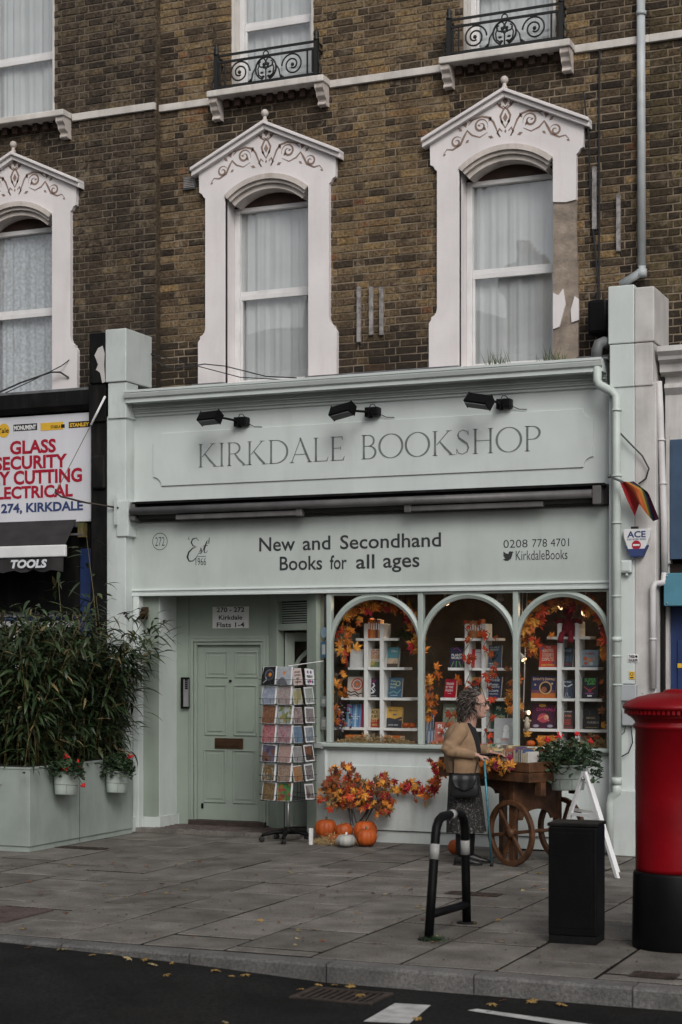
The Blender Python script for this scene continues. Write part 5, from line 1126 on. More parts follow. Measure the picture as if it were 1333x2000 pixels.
# flag
fa = at(1191, 930, -.28); t = thing('rainbow_flag', 'limp rainbow flag on a short pole beside the drainpipe', 'flag', fa)
pe = at(1216, 941, -.42); mb('pipedark').tube([fa, pe], .012, 8).build('pole', None, t); q = mb('pipedark'); q.ball(fa, .02, 8, 6); q.build('pole_knob', None, t)
top = [at(1208, 935, -.40), at(1222, 943, -.42), at(1240, 938, -.36), at(1258, 945, -.36), at(1270, 965, -.36), at(1280, 990, -.36), at(1287, 1012, -.36)]
bot = [at(1208, 937, -.40), at(1222, 965, -.42), at(1236, 1006, -.40), at(1246, 990, -.38), at(1256, 1012, -.38), at(1270, 1020, -.36), at(1284, 1019, -.36)]
cols = [(.30, .012, .014), (.38, .08, .015), (.34, .19, .03), (.05, .07, .03), (.012, .02, .05), (.085, .008, .07)]
q = MB(); n_ = 12; rows_ = 13; fl0 = None
FV = {0: [(1209, 936), (1215, 939), (1222, 941), (1230, 941), (1238, 940)], .5: [(1224, 974), (1233, 963), (1246, 956), (1258, 955), (1267, 962)], 1: [(1240, 1008), (1249, 984), (1262, 1002), (1276, 1018), (1288, 1014)]}
def fpt(u, v_):   # u across the stripes, v_ from pole to fly end
    k = min(int(u * 4), 3); f_ = u * 4 - k
    def row(r): (ax, az), (bx, bz_) = FV[r][k], FV[r][k + 1]; return (ax + (bx - ax) * f_, az + (bz_ - az) * f_)
    r0, r1, w_ = (0, .5, v_ * 2) if v_ < .5 else (.5, 1, v_ * 2 - 1); (ax, az), (bx, bz_) = row(r0), row(r1)
    return at(ax + (bx - ax) * w_, az + (bz_ - az) * w_, -.36 + .05 * math.sin(u * 8.5 + v_ * 1.5) * (.3 + v_))
for i in range(rows_):
    for s_ in range(n_):
        q.use(colm(cols[0 if s_ < 4 else 1 if s_ < 7 else 2 if s_ < 8 else 3 if s_ < 9 else 4 if s_ < 10 else 5], .7)); q.add([fpt(s_ / n_, i / rows_), fpt(s_ / n_, (i + 1) / rows_), fpt((s_ + 1) / n_, (i + 1) / rows_), fpt((s_ + 1) / n_, i / rows_)], [(0, 1, 2, 3)], True)
q.build('cloth', None, t)
# ================================================================== MAPLE LEAVES, GARLANDS
LEAFCOL = {'orange': (.44, .115, .015), 'deep': (.34, .045, .012), 'red': (.32, .012, .018), 'gold': (.58, .28, .035), 'amber': (.55, .20, .022), 'brown': (.20, .07, .025), 'crimson': (.22, .008, .05), 'scarlet': (.50, .05, .012), 'pale': (.30, .24, .12), 'dull': (.27, .17, .05), 'umber': (.09, .04, .022)}
_lf = {}
def maple(colname, var):
    k = (colname, var)
    if k not in _lf:
        rq = random.Random(var * 31 + len(colname)); lob = [(90, 1.), (42, .92), (138, .92), (-8, .62), (188, .62)]; lob.sort(key=lambda t: -t[0])
        pts = []
        for a, r_ in lob:
            for da, k_ in ((19, .50), (13, .74), (7, .66), (0, 1.), (-7, .66), (-13, .74), (-19, .50)): pts.append((a + da, r_ * k_ * rq.uniform(.94, 1.06)))
            pts.append((a - 24, .36))
        pts[-1] = (-60, .26); pts.append((-90, .10)); pts.append((-120, .26))
        cu = rq.uniform(.10, .3); fold = rq.uniform(-.25, .35)
        vs = [(0, -.0, .05)]
        for a, r_ in pts: x, z = r_ * math.cos(R(a)), r_ * math.sin(R(a)); vs.append((x, cu * r_ * r_ * .8 + fold * abs(x) * .5 + .06 * math.sin(a * .2 + var), z))
        n = len(pts); B = MB().use(leafm(colname)); B.add(vs, [(0, 1 + (i + 1) % n, 1 + i) for i in range(n)], False)
        B.use('stalk').add([(-.012, 0, .0), (.012, 0, 0), (.02, .03, -.45), (-.0, .03, -.45)], [(0, 1, 2, 3)], False)
        _lf[k] = B.mesh('leaf')
    return _lf[k]
_lm = {}
def leafm(c):
    if c not in _lm:
        b = LEAFCOL[c]; d = LEAFCOL['deep'] if c in ('orange', 'gold', 'amber', 'scarlet') else tuple(v * .5 for v in b)
        _lm[c] = mat(c + '_maple_leaf', b, .55, var=.1, scale=16, bump=0, col2=tuple((x + y) / 2 for x, y in zip(b, d)), objrand=.25)
    return _lm[c]
def scatter_leaves(parent, spots, size, pal, seed, tilt=.7, tiltall=False):
    rq = random.Random(seed)
    for p in spots:
        s_ = size * rq.uniform(.7, 1.2); inst('leaf', maple(rq.choice(pal), rq.randrange(4)), parent, p, (rq.uniform(-tilt, tilt), rq.uniform(-3.14, 3.14), rq.uniform(-tilt, tilt)), scale=(s_, s_, s_))
def along(path, n, spread, seed, dep=.05):
    rq = random.Random(seed); L = [0]
    for a, b in zip(path, path[1:]): L.append(L[-1] + (b - a).length)
    out = []
    for i in range(n):
        d = L[-1] * (i + rq.random()) / n; k = max(j for j in range(len(L)) if L[j] <= d + 1e-9); k = min(k, len(path) - 2)
        p = path[k].lerp(path[k + 1], (d - L[k]) / max(L[k + 1] - L[k], 1e-6)); out.append(p + V((rq.gauss(0, spread), rq.uniform(-dep, dep), rq.gauss(0, spread))))
    return out
def garland(label, path, n, size, pal, seed, spread=.035, group=None, dep=.05):
    t = thing('autumn_garland', label, 'garland', path[0], group=group); mb('stalk').tube(path, .004, 5).build('stem', None, t)
    scatter_leaves(t, along(path, n, spread, seed, dep), size, pal, seed); return t
WARM = ['orange', 'amber', 'gold', 'deep', 'red', 'amber', 'orange']
def bouquet(label, px, py, rx, ry, n, seed, Yd, foot, pal):
    t = thing('faux_leaf_spray', label, 'leaf spray', at(*foot, Yd)); rq = random.Random(seed); q = mb('wire'); c = at(px, py, Yd); f = at(*foot, Yd - .02); sc_ = 199.; spots = []
    nb = 7
    tips = [V((c.x + rx / sc_ * math.cos(a) * .75, Yd + rq.uniform(-.08, .04), c.z + ry / sc_ * math.sin(a) * .75)) for a in [2 * math.pi * i / nb + .3 for i in range(nb)]]
    for i, tp in enumerate(tips): b0 = f + V((rq.uniform(-.05, .05), 0, 0)); m = (b0 + c) / 2 + V((0, 0, .02)); q.tube([b0, m + (tp - m) * .12, tp], .005, 5)
    q.build('stems', None, t)
    for i in range(n):
        a, r_ = rq.uniform(0, 6.283), math.sqrt(rq.random()); k = 1 + .18 * math.sin(a * 3 + seed); spots.append((c.x + rx / sc_ * r_ * k * math.cos(a), Yd + rq.uniform(-.14, .03), c.z + ry / sc_ * r_ * k * math.sin(a)))
    scatter_leaves(t, spots, .066, pal, seed)
bouquet('large faux autumn leaf spray leaning on the stall riser above the pumpkins', 676, 1541, 49, 43, 200, 3, -.16, (691, 1612), ['orange', 'amber', 'brown', 'deep', 'gold', 'brown', 'deep', 'umber', 'dull', 'scarlet'])
bouquet('smaller faux autumn leaf spray right of the large one above the pumpkins', 745, 1553, 29, 37, 100, 4, -.14, (709, 1605), ['gold', 'amber', 'red', 'brown', 'deep', 'umber', 'dull'])
Yg_ = -.10
garland('maple leaf garland looping along the stall riser towards the cart', [at(770, 1548, Yg_), at(785, 1540, Yg_), at(798, 1525, Yg_), at(812, 1540, Yg_), at(826, 1556, Yg_), at(838, 1545, Yg_), at(848, 1530, Yg_ - .1), at(858, 1510, Yg_ - .2), at(874, 1498, Yg_ - .35)], 70, .068, ['red', 'gold', 'amber', 'orange', 'red', 'gold', 'scarlet'], 8, .03)
# window garlands
def arch_path(i, Y, d=.07, a0=200, a1=-20, n=16):
    xm, hw = (mx[i] + mx[i + 1]) / 2, (mx[i + 1] - mx[i]) / 2; r_ = hw - d; zc = 2.432 - hw - .01
    return [V((xm + r_ * math.cos(R(a0 + (a1 - a0) * k / n)), Y, zc + r_ * math.sin(R(a0 + (a1 - a0) * k / n)))) for k in range(n + 1)]
pal1 = ['gold', 'amber', 'orange', 'gold', 'scarlet', 'amber', 'red']
garland('autumn leaf garland under the arch of the left display window', arch_path(0, .16), 92, .085, pal1, 21, .035)
garland('autumn leaf garland under the arch of the right display window', arch_path(2, .16), 100, .088, pal1, 22, .035)
for lab, px, y0, y1, n, Y in (('hanging autumn leaf strand beside the left edge of the left display window', 658, 1315, 1410, 22, .2), ('hanging autumn leaf strand between the left and middle display windows', 836, 1315, 1400, 34, .2), ('hanging autumn leaf strand between the middle and right display windows', 1003, 1320, 1400, 34, .3), ('hanging autumn leaf strand at the right edge of the right display window', 1188, 1330, 1420, 8, .25)):
    garland(lab, [at(px, y0, Y), at(px + 2, (y0 + y1) / 2, Y), at(px - 2, y1, Y)], n, .07, ['amber', 'gold', 'brown', 'orange'], int(px), .05)
garland('thin red maple garland draped over the middle display shelves', [at(903, 1220, .28), at(925, 1245, .28), at(905, 1275, .28), at(925, 1300, .28), at(912, 1330, .26), at(898, 1372, .26), at(880, 1400, .26), at(868, 1420, .26), at(885, 1450, .24)], 30, .062, ['scarlet', 'scarlet', 'deep', 'orange'], 31, .05)
garland('second red maple garland at the right of the middle display shelves', [at(930, 1222, .28), at(958, 1238, .28), at(945, 1262, .28), at(972, 1310, .28), at(935, 1325, .26), at(960, 1400, .25), at(945, 1440, .24)], 24, .062, ['scarlet', 'scarlet', 'deep', 'orange'], 32, .05)
for k, (px, py, s_, c, Y) in enumerate(((1030, 1436, .13, 'gold', .2), (1052, 1446, .11, 'amber', .2), (1075, 1442, .11, 'amber', .2), (1068, 1452, .10, 'red', .18), (1166, 1438, .10, 'deep', .2), (1150, 1440, .08, 'red', .2), (960, 1452, .10, 'scarlet', .16), (1078, 1242, .11, 'amber', .28), (1028, 1245, .11, 'gold', .2), (845, 1453, .09, 'scarlet', .2), (875, 1453, .09, 'scarlet', .2))):
    p = at(px, py, Y); o = inst('maple_leaf', maple(c, k % 4), None, p, (R(-20), R(k * 47), 0), scale=(s_ * .55,) * 3)
    tag(o, ['large gold leaf at the left foot of the right window display', 'amber leaf beside the orange books in the right window', 'upright amber leaf by the post in the right window', 'red leaf lying behind the cart flowers in the right window', 'dark orange leaf on the straw in the right window', 'small red leaf at the left edge of the straw in the right window', 'scarlet leaf on the sill beside the silver picture', 'amber leaf lying on the shelf beside the red plush toy', 'gold leaf stuck at the left side of the right arch', 'scarlet leaf at the foot of the left post in the middle window', 'scarlet leaf under the salmon book in the middle window'][k], 'leaf', 'loose leaves in the windows')
# ================================================================== WINDOW DISPLAYS
def shelf_unit(label, vx, shelves, Y, ztop):
    """vx: columns of the two posts; shelves: (py, px0, px1)"""
    t = thing('display_shelf_unit', label, 'shelf unit', at((vx[0] + vx[1]) / 2, 1450, Y)); z0 = .95; zz = []
    for px in vx: x = AX(px, Y); mb('shelfwhite').box(x - .022, x + .022, Y, Y + .20, z0, AZ(px, ztop, Y)).build('post', None, t, bevel=.003)
    for py, a, b in shelves:
        z = AZ((a + b) / 2, py, Y); xs2 = sorted([AX(a, Y), AX(b, Y)] + [AX(p, Y) + s_ * .0225 for p in vx for s_ in (-1, 1)]); B = mb('shelfwhite')
        for u, v_ in ((xs2[0], xs2[1]), (xs2[2], xs2[3]), (xs2[4], xs2[5])): B.box(u, v_, Y - .012, Y + .2, z - .013, z + .013)
        B.build('shelf', None, t, bevel=.003); zz.append(z + .014)
    return t, zz
YS = .36
U1, Z1 = shelf_unit('white stepped shelf unit of books in the left display window', (715, 746), [(1249, 696, 778), (1306, 681, 792), (1365, 667, 804), (1424, 652, 815)], YS, 1218)
U2, Z2 = shelf_unit('white stepped shelf unit of books in the middle display window', (912, 945), [(1249, 890, 975), (1307, 876, 988), (1366, 861, 1002), (1426, 850, 1000)], YS, 1218)
U3, Z3 = shelf_unit('white stepped shelf unit of books in the right display window', (1093, 1128), [(1246, 1069, 1154), (1306, 1053, 1169), (1367, 1038, 1178), (1427, 1023, 1190)], YS, 1214)
def book(px0, px1, pytop, zb, label, cover, prints=(), Y=None, turn=0., lean=-9, th=.028, page_side=1, group='books in the shop windows', name='book'):
    Y = YS + .10 if Y is None else Y
    xa, xb = AX(px0, Y), AX(px1, Y); w = xb - xa; z1 = AZ((px0 + px1) / 2, pytop, Y); h = max(.05, z1 - zb)
    t = thing(name, label, 'book', ((xa + xb) / 2, Y - .03, zb), group=group, rot=(R(lean), 0, R(turn))); c = colm(cover, .35)
    mb(c).box(-w / 2, w / 2, -.003, 0, 0, h).build('front_cover', None, t, world=False); mb(c).box(-w / 2, w / 2, th, th + .003, 0, h).build('back_cover', None, t, world=False)
    mb('paper').box(-w / 2 + .004, w / 2 - .004, 0, th, .003, h - .004).build('pages', None, t, world=False); mb(c).box(-w / 2 - .003, -w / 2, -.003, th + .003, 0, h).build('spine', None, t, world=False)
    if prints:
        q = MB(); y = -.0045
        for i, p in enumerate(prints):
            col = p[-1]; yy = y - .0004 * i; X_ = lambda u: -w / 2 + u * w; Z_ = lambda u: u * h
            q.use(colm(col, .4))
            if p[0] == 'r': q.quad((X_(p[1]), yy, Z_(p[3])), (X_(p[2]), yy, Z_(p[3])), (X_(p[2]), yy, Z_(p[4])), (X_(p[1]), yy, Z_(p[4])))
            elif p[0] == 'd': q.disc(X_(p[1]), Z_(p[2]), p[3] * w, yy, 18, p[3] * w * (p[4] if len(p) > 5 else 1))
            elif p[0] == 't': q.text(p[1], X_(p[2]), X_(p[3]), Z_(p[4]), Z_(p[5]), yy, .02)
            elif p[0] == 'o': q.ribbon([(X_(p[1]) + p[3] * w * math.cos(R(a)), Z_(p[2]) + p[3] * w * math.sin(R(a))) for a in range(0, 361, 20)], p[4] * w, yy)
            elif p[0] == 'l': q.ribbon([(X_(a), Z_(b)) for a, b in p[1]], p[2] * w, yy)
        q.build('cover_print', None, t, world=False)
    return t
Wt, Bk, Rd, Or, Gd, Cr = (.7, .7, .68), (.015, .015, .018), (.40, .015, .02), (.55, .14, .03), (.60, .36, .05), (.55, .48, .34)
za, zb_, zc_ = Z1[1], Z1[2], Z1[3]
book(687, 711, 1268, za, 'plain white book on the second shelf of the left window', (.62, .62, .6), [('t', 'the memory', .2, .8, .86, .9, (.3, .3, .32)), ('t', 'of shore', .3, .7, .78, .82, (.3, .3, .32))], turn=6)
book(720, 744, 1267, za, 'cream book LIGHT SEEKERS between the posts of the left window', (.45, .42, .32), [('t', 'LIGHT', .1, .9, .68, .95, (.35, .06, .03)), ('t', 'SEEKERS', .08, .92, .45, .65, (.40, .10, .03)), ('r', 0, 1, 0, .28, (.12, .16, .08)), ('d', .4, .2, .2, .8, (.35, .25, .06)), ('t', 'a mystery', .2, .8, .3, .36, (.2, .15, .1))])
book(755, 781, 1264, za, 'teal seascape book on the second shelf of the left window', (.10, .28, .33), [('r', 0, 1, .0, .18, (.08, .06, .05)), ('r', 0, 1, .18, .45, (.55, .42, .30)), ('t', 'Offing', .3, .9, .72, .86, (.6, .65, .65)), ('l', [(.55, .15), (.8, .3), (.85, .15)], .03, (.06, .05, .05))], turn=-16, page_side=1)
book(681, 710, 1321, zb_, 'white and orange spiral book on the third shelf of the left window', (.50, .44, .38), [('d', .62, .62, .40, (.45, .06, .03)), ('o', .62, .62, .28, .06, (.6, .55, .5)), ('o', .62, .62, .18, .05, (.1, .3, .3)), ('d', .62, .62, .10, (.5, .2, .05)), ('l', [(0, .3), (.25, .22), (.5, .28), (.75, .14), (1, .2)], .08, (.03, .03, .04)), ('l', [(0, .15), (.25, .08), (.5, .14), (.8, .03)], .07, (.03, .03, .04)), ('t', 'TAPESTRIUM', .15, .7, .40, .47, (.6, .5, .4))])
book(717, 743, 1324, zb_, 'black book with a white flame swirl between the posts of the left window', (.02, .018, .022), [('l', [(.4, .2), (.6, .3), (.4, .45), (.62, .6), (.5, .75)], .12, (.55, .55, .58)), ('l', [(.55, .2), (.7, .35), (.55, .5)], .06, (.4, .4, .43)), ('d', .55, .85, .14, (.15, .02, .1)), ('t', 'Three Heroes', .2, .8, .05, .10, (.6, .6, .6))])
book(760, 787, 1323, zb_, 'blue map book on the third shelf of the left window', (.05, .12, .20), [('t', 'This', .1, .5, .78, .88, (.5, .55, .4)), ('t', 'Golden', .1, .6, .62, .72, (.5, .55, .4)), ('t', 'World', .1, .55, .46, .56, (.5, .55, .4)), ('o', .7, .7, .16, .05, (.5, .5, .2)), ('l', [(.05, .2), (.4, .3), (.7, .2), (.95, .4)], .07, (.2, .35, .3)), ('t', 'a novel', .2, .7, .08, .14, (.6, .6, .6))], turn=-8)
book(679, 711, 1375, zc_, 'blue striped book with a red edge on the bottom shelf of the left window', (.14, .28, .45), [('r', .1, .2, 0, 1, (.35, .5, .6)), ('r', .3, .36, 0, 1, (.05, .12, .3)), ('r', .5, .58, .0, 1, (.4, .55, .65)), ('r', .7, .75, 0, 1, (.05, .12, .3)), ('r', .88, 1, 0, 1, (.45, .03, .08)), ('t', 'The', .42, .6, .52, .58, Wt), ('t', 'Running', .3, .8, .42, .49, Wt), ('t', 'Book', .4, .72, .34, .4, Wt)])
book(716, 743, 1384, zc_, 'red and mustard book BLACK between the posts of the left window', (.45, .32, .14), [('r', 0, 1, 0, .45, (.30, .03, .02)), ('t', 'BLACK', .08, .92, .74, .92, Bk), ('t', 'BOX SET', .08, .92, .52, .68, Bk), ('t', 'PLOT', .1, .9, .28, .44, (.5, .36, .15)), ('t', 'WE MISS', .1, .9, .08, .2, (.5, .36, .15))], turn=-8)
book(752, 787, 1380, zc_, 'yellow landscape book on the bottom shelf of the left window', (.55, .33, .07), [('r', 0, 1, 0, .36, (.04, .04, .05)), ('l', [(0, .36), (.3, .42), (.6, .36), (1, .48)], .12, (.04, .04, .05)), ('d', .6, .62, .13, .3, (.12, .12, .2)), ('t', 'the boat', .25, .75, .78, .86, (.1, .1, .1)), ('t', 'LAKE FIRE', .25, .8, .1, .16, (.5, .5, .5))])
def upright(labels, px0, px1, pytop, zb, cols, Y, grp):
    n = len(labels); rq = random.Random(int(px0))
    for i in range(n):
        a = px0 + (px1 - px0) * i / n; b = px0 + (px1 - px0) * (i + .93) / n; xa, xb = AX(a, Y), AX(b, Y); h = AZ((a + b) / 2, pytop + rq.uniform(-2, 4), Y) - zb
        t = thing('book', labels[i], 'book', ((xa + xb) / 2, Y, zb), group=grp); w = xb - xa
        mb(colm(cols[i % len(cols)])).box(-w / 2, w / 2, 0, .11, 0, h).build('cover', None, t, world=False, bevel=.002); mb('paper').box(-w / 2 + .003, w / 2 - .003, .004, .105, .0, h + .0015).build('pages', None, t, world=False)
        mb('whiteink').box(-w * .3, w * .3, -.001, 0, h * .45, h * .8).build('spine_label', None, t, world=False)
oc = [(.50, .10, .02), (.55, .22, .04), (.42, .16, .05), (.12, .05, .06), (.40, .22, .10), (.5, .12, .03)]
upright(['orange spine book, first from the left on top of the left window shelves', 'light orange spine book, second on top of the left window shelves', 'tan spine book in the middle on top of the left window shelves', 'dark spine book, fourth on top of the left window shelves', 'pale brown spine book beside the right post on top of the left window shelves'], 719, 743, 1208, Z1[0], oc, YS, 'books in the shop windows')
upright(['orange spine book against the left post on top of the middle window shelves', 'second orange spine book on top of the middle window shelves', 'pale orange spine book in the middle on top of the middle window shelves', 'fourth spine book on top of the middle window shelves', 'spine book against the right post on top of the middle window shelves'], 917, 942, 1211, Z2[0], [(.50, .14, .05), (.5, .2, .08), (.45, .25, .12), (.5, .12, .04)], YS, 'books in the shop windows')
def flatbook(px0, px1, zb, n, cols, Y, where):
    for i in range(n):
        xa, xb = AX(px0, Y), AX(px1, Y); t = thing('book', (['lowest', 'middle', 'topmost'] if n == 3 else ['lowest', 'second lowest', 'second highest', 'topmost'])[i] + ' orange book in flat pile ' + where, 'book', ((xa + xb) / 2, Y, zb + i * .026), rz=R((i * 37) % 9 - 4), group='books in the shop windows'); w = xb - xa
        mb(colm(cols[i % len(cols)])).box(-w / 2, w / 2, 0, .12, .0, .024).build('cover', None, t, world=False, bevel=.002); mb('paper').box(-w / 2 + .004, w / 2 + .001, .005, .121, .004, .020).build('pages', None, t, world=False)
flatbook(674, 709, .952, 3, [(.5, .12, .02), (.52, .2, .05), (.5, .14, .03)], .26, 'at left foot of left window shelves')
flatbook(750, 782, .952, 3, [(.5, .14, .03), (.45, .2, .1), (.5, .12, .02)], .26, 'at right foot of left window shelves')
flatbook(1050, 1086, .952, 4, [(.5, .2, .04), (.52, .25, .05), (.4, .16, .05)], .26, 'at left foot of right window shelves')
za, zb_, zc_ = Z2[1], Z2[2], Z2[3]
book(881, 906, 1264, za, 'purple and green book PLANT WORDS in the middle window', (.03, .025, .06), [('l', [(.2, .9), (.5, .98), (.8, .8)], .05, (.3, .08, .3)), ('t', 'PLANT', .1, .9, .56, .68, Wt), ('t', 'WORDS', .08, .92, .42, .54, Wt), ('l', [(.1, .0), (.3, .3)], .06, (.12, .3, .08)), ('l', [(.5, .0), (.5, .32)], .06, (.15, .35, .1)), ('l', [(.9, 0), (.7, .3)], .06, (.12, .3, .08))])
book(914, 929, 1267, za, 'red book with a white skull between the posts of the middle window', (.38, .015, .03), [('d', .55, .45, .24, (.6, .55, .55)), ('r', .4, .7, .3, .36, (.6, .55, .55)), ('d', .45, .46, .06, Bk), ('d', .66, .46, .06, Bk)])
book(928, 943, 1268, za, 'white backed book beside the red skull book in the middle window', (.6, .58, .58), [('t', 'title', .2, .8, .8, .86, (.3, .05, .05)), ('t', 'a b c', .2, .8, .5, .56, (.3, .3, .3))], turn=-6, Y=YS + .12)
book(951, 981, 1260, za, 'dark teal book with a black hand on the second shelf of the middle window', (.05, .09, .13), [('t', 'QUIET', .2, .85, .86, .95, (.5, .55, .55)), ('t', 'NIGHT', .25, .8, .76, .84, (.5, .55, .55)), ('l', [(.4, .2), (.5, .5), (.35, .7)], .14, Bk), ('l', [(.5, .4), (.6, .72)], .08, Bk), ('l', [(.55, .35), (.75, .6)], .08, Bk), ('t', 'MAMA', .2, .8, .14, .22, (.5, .55, .55)), ('t', 'NIGHTS', .2, .8, .04, .12, (.5, .55, .55))])
book(869, 893, 1326, zb_, 'red book TENDER IS THE FLESH on the third shelf of the middle window', (.36, .008, .025), [('t', 'TENDER', .1, .8, .68, .8, Wt), ('t', 'IS THE', .1, .75, .5, .62, Wt), ('t', 'FLESH', .1, .75, .32, .44, Wt), ('t', 'a novel', .3, .6, .2, .25, Wt)], turn=-12)
book(915, 942, 1322, zb_, 'yellow book with a black figure between the posts of the middle window', (.45, .30, .08), [('d', .62, .6, .34, 1.3, Bk), ('t', 'night of', .5, .85, .48, .53, Wt), ('t', 'THE I F', .5, .85, .4, .46, Wt), ('d', .6, .2, .3, (.4, .38, .38))])
book(950, 981, 1320, zb_, 'navy white lettered book on the third shelf of the middle window', (.025, .035, .09), [('t', 'KATE', .2, .8, .88, .97, Wt), ('t', 'MOSSE', .12, .88, .76, .86, Wt), ('t', 'Woman', .12, .8, .56, .68, Wt), ('t', 'Cheering', .15, .9, .44, .55, Wt), ('t', '& Courts', .12, .85, .28, .40, Wt), ('t', 'extraordinary', .25, .85, .14, .22, Wt)], turn=-12)
book(867, 893, 1374, zc_, 'pale green book half hidden by leaves on the bottom shelf of the middle window', (.20, .24, .17), [('t', 'PRETTY', .2, .85, .75, .83, Wt), ('t', 'garden', .2, .85, .4, .5, (.45, .5, .4)), ('r', 0, 1, 0, .2, (.35, .35, .3))])
book(962, 992, 1370, zc_, 'dark green book My Garden beside the woman on the bottom shelf', (.03, .06, .04), [('t', 'My', .25, .6, .66, .84, (.5, .55, .4)), ('t', 'Garden', .15, .85, .38, .55, (.4, .5, .3)), ('t', 'sow', .3, .7, .1, .16, Wt)], turn=-6)
book(851, 893, 1410, .953, 'large salmon book with white letters at the foot of the middle shelves', (.42, .13, .10), [('t', 'PL', .12, .38, .72, .9, Wt), ('d', .62, .5, .3, .9, (.45, .47, .45)), ('d', .5, .42, .12, (.1, .2, .2)), ('d', .75, .6, .10, (.15, .15, .12)), ('t', 'JR', .55, .95, .02, .18, Wt), ('t', 'TI', .1, .3, .45, .55, Wt)], Y=.27)
p = book(968, 1006, 1402, .953, 'large silver picture with a pale figure leaning in the middle window', (.34, .35, .35), [('d', .58, .62, .14, 1.4, (.62, .62, .6)), ('r', .42, .74, .3, .5, (.62, .62, .62)), ('r', .3, .7, .2, .28, (.40, .24, .22)), ('d', .2, .2, .12, (.4, .42, .4)), ('d', .9, .8, .1, (.42, .44, .42))], Y=.19, turn=8)
p['category'] = 'picture'; p.name = 'silver_picture'
for k, (a, b, top, lab, c) in enumerate(((832, 846, 1392, 'pair of blue spined books standing at the left foot of the middle window', (.08, .11, .18)), (836, 850, 1425, 'small blue book standing lower at the left foot of the middle window', (.10, .14, .22)))):
    book(a, b, top, .953 if k else .953, lab, c, [('r', .1, .4, .1, .9, (.3, .3, .33)), ('r', .6, .8, .1, .9, (.3, .3, .33))], Y=.34 - .1 * k)
za, zb_, zc_ = Z3[1], Z3[2], Z3[3]
book(1056, 1088, 1260, za, 'red and white lettered book on the second shelf of the right window', (.48, .05, .03), [('t', 'THE', .35, .65, .9, .95, Wt), ('t', 'BEAUTIFUL', .15, .85, .68, .84, (.6, .5, .4)), ('t', 'GOODBYE', .15, .85, .48, .64, (.6, .5, .4)), ('t', 'DISPUTE', .15, .85, .28, .44, (.6, .5, .4)), ('d', .15, .85, .08, (.08, .1, .2)), ('d', .86, .2, .08, (.08, .1, .2)), ('t', 'ROBIN STEVENS', .1, .9, .05, .13, (.6, .45, .1))], turn=4)
book(1098, 1121, 1265, za, 'dark misty book between the posts of the right window', (.035, .05, .065), [('r', .1, .9, .25, .6, (.06, .09, .12)), ('l', [(.3, .1), (.35, .7)], .05, Bk), ('l', [(.7, .1), (.65, .8)], .05, Bk), ('r', .3, .7, .1, .2, (.2, .03, .03)), ('t', 'gallows', .2, .8, .8, .88, (.35, .35, .35))], turn=-14)
book(1136, 1170, 1269, za, 'pale blue picture book on the second shelf of the right window', (.22, .32, .38), [('t', 'ANIMAL', .2, .8, .72, .84, (.3, .05, .04)), ('d', .25, .5, .12, (.5, .12, .06)), ('d', .5, .42, .13, (.5, .25, .12)), ('d', .76, .46, .12, (.45, .3, .25)), ('d', .3, .22, .1, (.45, .1, .05)), ('d', .62, .2, .1, (.5, .5, .5)), ('r', 0, 1, .0, .08, (.1, .15, .2))])
book(1040, 1087, 1320, zb_, "night sky picture book with an orange foot in the right window", (.035, .035, .085), [('r', 0, 1, 0, .22, (.42, .13, .03)), ('r', 0, 1, .22, .36, (.14, .06, .08)), ('t', "BINNY'S DIWALI", .06, .96, .80, .92, (.65, .42, .25)), ('d', .55, .45, .26, (.02, .015, .02)), ('o', .58, .46, .24, .05, (.5, .32, .15)), ('d', .52, .38, .12, (.25, .09, .05)), ('d', .15, .6, .04, (.5, .4, .2)), ('d', .85, .65, .04, (.5, .4, .2))], lean=-7)
book(1096, 1122, 1327, zb_, 'dark blue book with white wings between the posts of the right window', (.03, .045, .07), [('l', [(.1, .75), (.5, .6), (.9, .75)], .1, (.45, .48, .5)), ('r', .42, .58, .3, .62, (.06, .07, .1)), ('l', [(.45, .3), (.4, .1)], .05, (.3, .32, .35)), ('l', [(.55, .3), (.6, .1)], .05, (.3, .32, .35)), ('t', 'SKY RAID', .2, .8, .82, .92, (.5, .52, .55)), ('t', 'wings rise', .2, .8, .03, .08, Wt)])
book(1139, 1168, 1322, zb_, 'black book SUPER in green letters on the third shelf of the right window', (.02, .02, .03), [('t', 'SUPER', .12, .9, .78, .95, (.12, .5, .1)), ('t', 'GUARD', .3, .85, .64, .76, (.12, .5, .1)), ('l', [(.1, .55), (.5, .35)], .05, (.5, .1, .03)), ('l', [(.9, .55), (.5, .35)], .05, (.5, .1, .03)), ('d', .5, .36, .12, (.35, .05, .08)), ('r', .35, .65, .08, .16, Wt), ('r', .2, .8, .2, .26, (.2, .08, .2))])
book(1040, 1086, 1374, zc_, 'dark picture book DIWALI with a pink firework cover in the right window', (.06, .02, .04), [('t', 'DIWALI', .2, .98, .70, .84, (.40, .05, .16)), ('d', .45, .92, .16, .4, (.5, .3, .06)), ('d', .5, .42, .24, .8, (.40, .06, .09)), ('d', .62, .45, .10, (.6, .4, .25)), ('l', [(.25, .35), (.5, .5), (.75, .3)], .06, (.55, .15, .12)), ('d', .2, .1, .12, .5, (.3, .3, .35)), ('d', .8, .1, .12, .5, (.3, .3, .35))], lean=-7)
book(1093, 1121, 1386, zc_, 'dark book with orange letters between the posts of the right window', (.05, .035, .04), [('t', 'JENNIFER KILLICK', .1, .9, .86, .93, Wt), ('t', 'CRATER', .12, .88, .62, .74, (.5, .22, .12)), ('t', 'DREAD', .15, .85, .38, .52, (.45, .07, .05)), ('t', 'WOOD', .15, .85, .2, .36, (.5, .08, .05)), ('r', 0, 1, 0, .14, (.15, .05, .05))])
